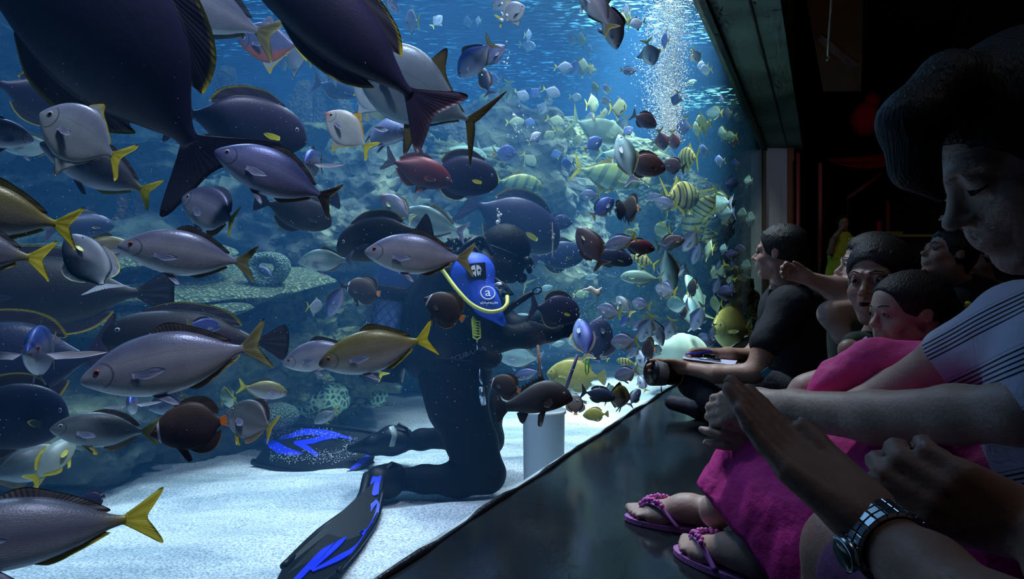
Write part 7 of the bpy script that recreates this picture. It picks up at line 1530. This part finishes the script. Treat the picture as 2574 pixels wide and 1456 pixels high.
sdf_mesh('shirt', chain([(.70, -.2, .58), (.70, -.16, .12)], [.155, .18], .08), .010, m_polo, G_)
sdf_mesh('purple_shorts', chain([P(2235, 1490, .92), (.50, .62, .17), (.68, .30, .14)], [.078, .100, .13], .05)+[cone(P(2190, 1470, .93), P(2235, 1490, .92), .070, .078, .02)], .007, mat('dark_purple_cotton', (92, 48, 96), .8, bump=(50, .4)), G_, noise=(14, .004))
# watch
fa = (P(2330, 1450, .56)-P(2205, 1345, .62)).normalized(); wc = P(2226, 1362, .608); w1 = fa.cross(Vector((0, -1, 0))).normalized(); w2 = fa.cross(w1).normalized()
wt = MB(); nL = 22
for i in range(nL):
    a = 2*PI*i/nL; cc = wc+(w1*math.cos(a)*.0325+w2*math.sin(a)*.0335); rad_ = (w1*math.cos(a)+w2*math.sin(a)).normalized(); tn = fa.cross(rad_)
    for q in (-1, 0, 1):
        Mx = Matrix((tn, fa, rad_)).transposed().to_4x4(); Mx.translation = cc+fa*q*.0080; wt.box((-.0044, -.0036, -.0026), (.0044, .0036, .0026), Mx)
wo = bevel(wt.build('wrist_watch', mat('brushed_steel', (196, 206, 214), .22, .95), smooth=False), .0006, 1); tag(wo, 'chunky steel wrist watch on the raised hand nearest the camera', 'watch')
rad_ = (w1*math.cos(2.2)+w2*math.sin(2.2)); rad_ = Vector((-.80, -.50, -.30)).normalized(); rad_ = (rad_-fa*rad_.dot(fa)).normalized(); tn = fa.cross(rad_)
cs = wc+rad_*.0335; put(MB().tube([cs, cs+rad_*.003, cs+rad_*.008, cs+rad_*.0085], [.0150, .0160, .0160, .0140], 28).build('watch_case', mat('brushed_steel', (196, 206, 214), .22, .95)), wo)
put(MB().tube([cs+rad_*.0086, cs+rad_*.0092], [.0130, .0125], 28).build('watch_dial', mat('green_grey_dial', (70, 84, 84), .1)), wo)
put(MB().ball(cs+tn*.018+rad_*.004, .0030, 8, 6).build('watch_crown', mat('blue_crown', (30, 90, 220), .3), None), wo)
# ---------------------------------------------------------------- things in the dark hall
Wm = person('person standing far back in a yellow-green top, one hand raised to the mouth', (P(2115, 1, 9.5).x, 9.5, 0))
hW = Fr(P(2120, 560, 9.5), (-.25, -.95, -.05), (0, 0, 1), .225)
b = head_prims(hW) + chain([hW.p(0, -.1, -.3), P(2120, 595, 9.55)], [.05, .055], .03) + chain([P(2115, 610, 9.55), P(2115, 680, 9.55)], [.14, .13], .06)
b += chain([P(2095, 605, 9.5), P(2088, 635, 9.4), P(2100, 595, 9.3), P(2112, 580, 9.28)], [.05, .045, .035, .03], .02) + hand_prims(P(2112, 580, 9.28), (.6, 0, .8), (0, -1, 0), .16, (40, 45, 30), 3, 20)
b += chain([P(2138, 605, 9.55), P(2145, 640, 9.5), P(2140, 672, 9.4)], [.05, .045, .035], .02) + chain([P(2105, 700, 9.55), (P(2105, 700, 9.55).x, 9.5, .08)], [.085, .05], .04) + chain([P(2122, 700, 9.55), (P(2122, 700, 9.55).x, 9.55, .08)], [.085, .05], .04)
sdf_mesh('body', b, .012, m_skin, Wm)
sdf_mesh('hair', hair_prims(hW, n=20, back=-.8, vol=1.05), .012, m_hair, Wm)
sdf_mesh('yellow_top', chain([P(2118, 604, 9.53), P(2114, 640, 9.5), P(2108, 690, 9.48)], [.135, .155, .17], .06), .014, mat('yellow_green_cotton', (190, 200, 50), .8), Wm, noise=(8, .01))
sdf_mesh('trousers', chain([P(2105, 695, 9.55), (P(2105, 700, 9.55).x, 9.52, .1)], [.12, .07], .04) + chain([P(2122, 695, 9.55), (P(2122, 700, 9.55).x, 9.57, .1)], [.12, .07], .04), .014, m_trous, Wm)
m_redc = mat('red_cloth', (170, 14, 26), .8)
# swag of red cloth hung along the far wall
V = []; nx_ = 40
for i in range(nx_):
    t = i/(nx_-1); x = 2078+190*t; top = 402-22*t; dp = 34*math.sin(PI*min(1, t*.72+.02))
    for j in range(7):
        s = j/6; V.append(tuple(P(x, top+dp*s, 11.5+.10*math.sin(s*9+t*3)-.15*s)))
Fc = [(i*7+j, i*7+j+1, (i+1)*7+j+1, (i+1)*7+j) for i in range(nx_-1) for j in range(6)]
o = solid(mesh_obj('hanging_cloth', V, Fc, m_redc), .02); tag(o, 'long red cloth swag hanging across the dark hall', 'cloth')
for (x, y, r, d, lab) in ((2175, 300, .24, 11.2, 'red paper lantern hanging in the dark above the red cloth'), (2192, 255, .13, 11.2, 'small red lantern above the larger one')):
    c0 = P(x, y, d); mb = MB(); pr = [(0, -1.15), (.4, -1.1), (.72, -.75), (.95, -.35), (1, 0), (.95, .35), (.72, .75), (.4, 1.1), (0, 1.15)]; n = 20
    v = [(c0.x+r*q*math.cos(2*PI*j/n), c0.y+r*q*math.sin(2*PI*j/n), c0.z+r*z) for q, z in pr for j in range(n)]
    o = mesh_obj('paper_lantern', v, [(i*n+j, i*n+(j+1) % n, (i+1)*n+(j+1) % n, (i+1)*n+j) for i in range(len(pr)-1) for j in range(n)], m_redc); tag(o, lab, 'lantern')
    put(MB().tube([c0+Vector((0, 0, r)), Vector((c0.x, c0.y, 4.6))], .006, 6).build('hanging_cord', m_dark), o)
# hanging rod with a hook, and the beam it is near
m_rod = mat('pale_metal_rod', (170, 160, 140), .4)
o = MB().tube([Vector((P(2088, 0, 5.6).x, 5.6, 4.6)), P(2090, 5, 5.6), P(2083, 100, 5.6), P(2081, 140, 5.6), P(2086, 146, 5.6), P(2078, 152, 5.6)], .010, 8).build('hanging_rod', m_rod); tag(o, 'pale metal rod with a bent hook hanging from the dark ceiling', 'rod')
o = MB().tube([P(2060, 92, 6.4), P(2150, 165, 6.4)], .05, 4).build('ceiling_batten', mat('dark_red_batten', (70, 20, 20), .7), smooth=False); tag(o, 'sloping dark red batten behind the hanging rod', 'batten')
o = MB().hexa([P(2020, -40, 7.0), P(2170, -40, 7.0), P(2165, 230, 7.0), P(2070, 230, 7.0), P(2020, -40, 7.1), P(2170, -40, 7.1), P(2165, 230, 7.1), P(2070, 230, 7.1)]).build('ceiling_baffle', mat('warm_grey_board', (120, 84, 62), .8), smooth=False); tag(o, 'warm-lit board hanging behind the rod', 'board')
o = MB().tube([P(2130, 500, 10.5), P(2215, 438, 10.5)], .035, 8).build('sloping_rail', mat('dull_red_paint', (110, 40, 40), .6)); tag(o, 'sloping dull red rail in the dark hall below the cloth swag', 'rail'); q_ = P(2130, 500, 10.5); put(MB().tube([q_, Vector((q_.x, q_.y, 0))], .02, 8).build('support', m_dark), o)
for x0, y0, y1, lab in ((2062, 410, 690, 'left thin dark red post under the end of the cloth swag'), (2006, 385, 560, 'dark red post right behind the pale pillar'), (2232, 505, 540, 'short dull red post far back, right of the sloping rail')):
    o = MB().tube([P(x0, y0, 10.3), Vector((P(x0, y0, 10.3).x, 10.3, 0))], .03, 8).build('post', mat('dull_red_paint', (110, 40, 40), .6)); tag(o, lab, 'post')
o = MB().hexa([P(2203, 600, 6.6), P(2215, 600, 6.6), P(2215, 600, 6.7), P(2203, 600, 6.7), P(2205, 556, 6.6), P(2216, 556, 6.6), P(2216, 556, 6.7), P(2205, 556, 6.7)]).build('marker_post', mat('crimson_plastic', (200, 20, 60), .5), smooth=False); tag(o, 'short crimson marker standing on the pale ledge above the boy\'s head', 'marker')
ld = MB().box((P(2170, 0, 6.6).x, 6.45, 0), (P(2460, 0, 6.6).x, 6.85, P(0, 597, 6.6).z)).build('wooden_counter', mat('dark_wood_counter', (60, 44, 30), .6), smooth=False); tag(ld, 'dark wooden counter far behind the boy, its top edge catching light', 'counter')
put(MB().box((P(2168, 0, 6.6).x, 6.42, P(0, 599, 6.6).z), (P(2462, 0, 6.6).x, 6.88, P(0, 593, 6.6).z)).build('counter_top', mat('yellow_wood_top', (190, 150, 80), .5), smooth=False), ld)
o = MB().box((P(2215, 0, 6.6).x, 6.5, P(0, 593, 6.6).z), (P(2255, 0, 6.6).x, 6.75, P(0, 584, 6.6).z)).build('cardboard_box', mat('tan_card', (180, 140, 80), .7), smooth=False); tag(o, 'low tan box on the counter right of the crimson marker', 'box')
spot('hall_lamp_warm', (4.4, 6.6, 4.3), (5.0, 9.6, 1.2), 22, (1.0, 0.72, 0.42), 50, .05)
spot('hall_lamp_red', (5.0, 9.2, 3.4), (5.5, 11.6, 2.9), 3.5, (1.0, 0.3, 0.25), 60, .05)
spot('hall_lamp_batten', (2.9, 6.3, 4.5), (3.0, 6.9, 3.4), 0.8, (1.0, 0.6, 0.3), 80, .05)
spot('hall_lamp_counter', (3.2, 5.2, 4.4), (3.5, 6.6, 1.0), 8, (1.0, 0.75, 0.4), 46, .05)
# rising air bubbles: a dense plume of individual small spheres, plus strays
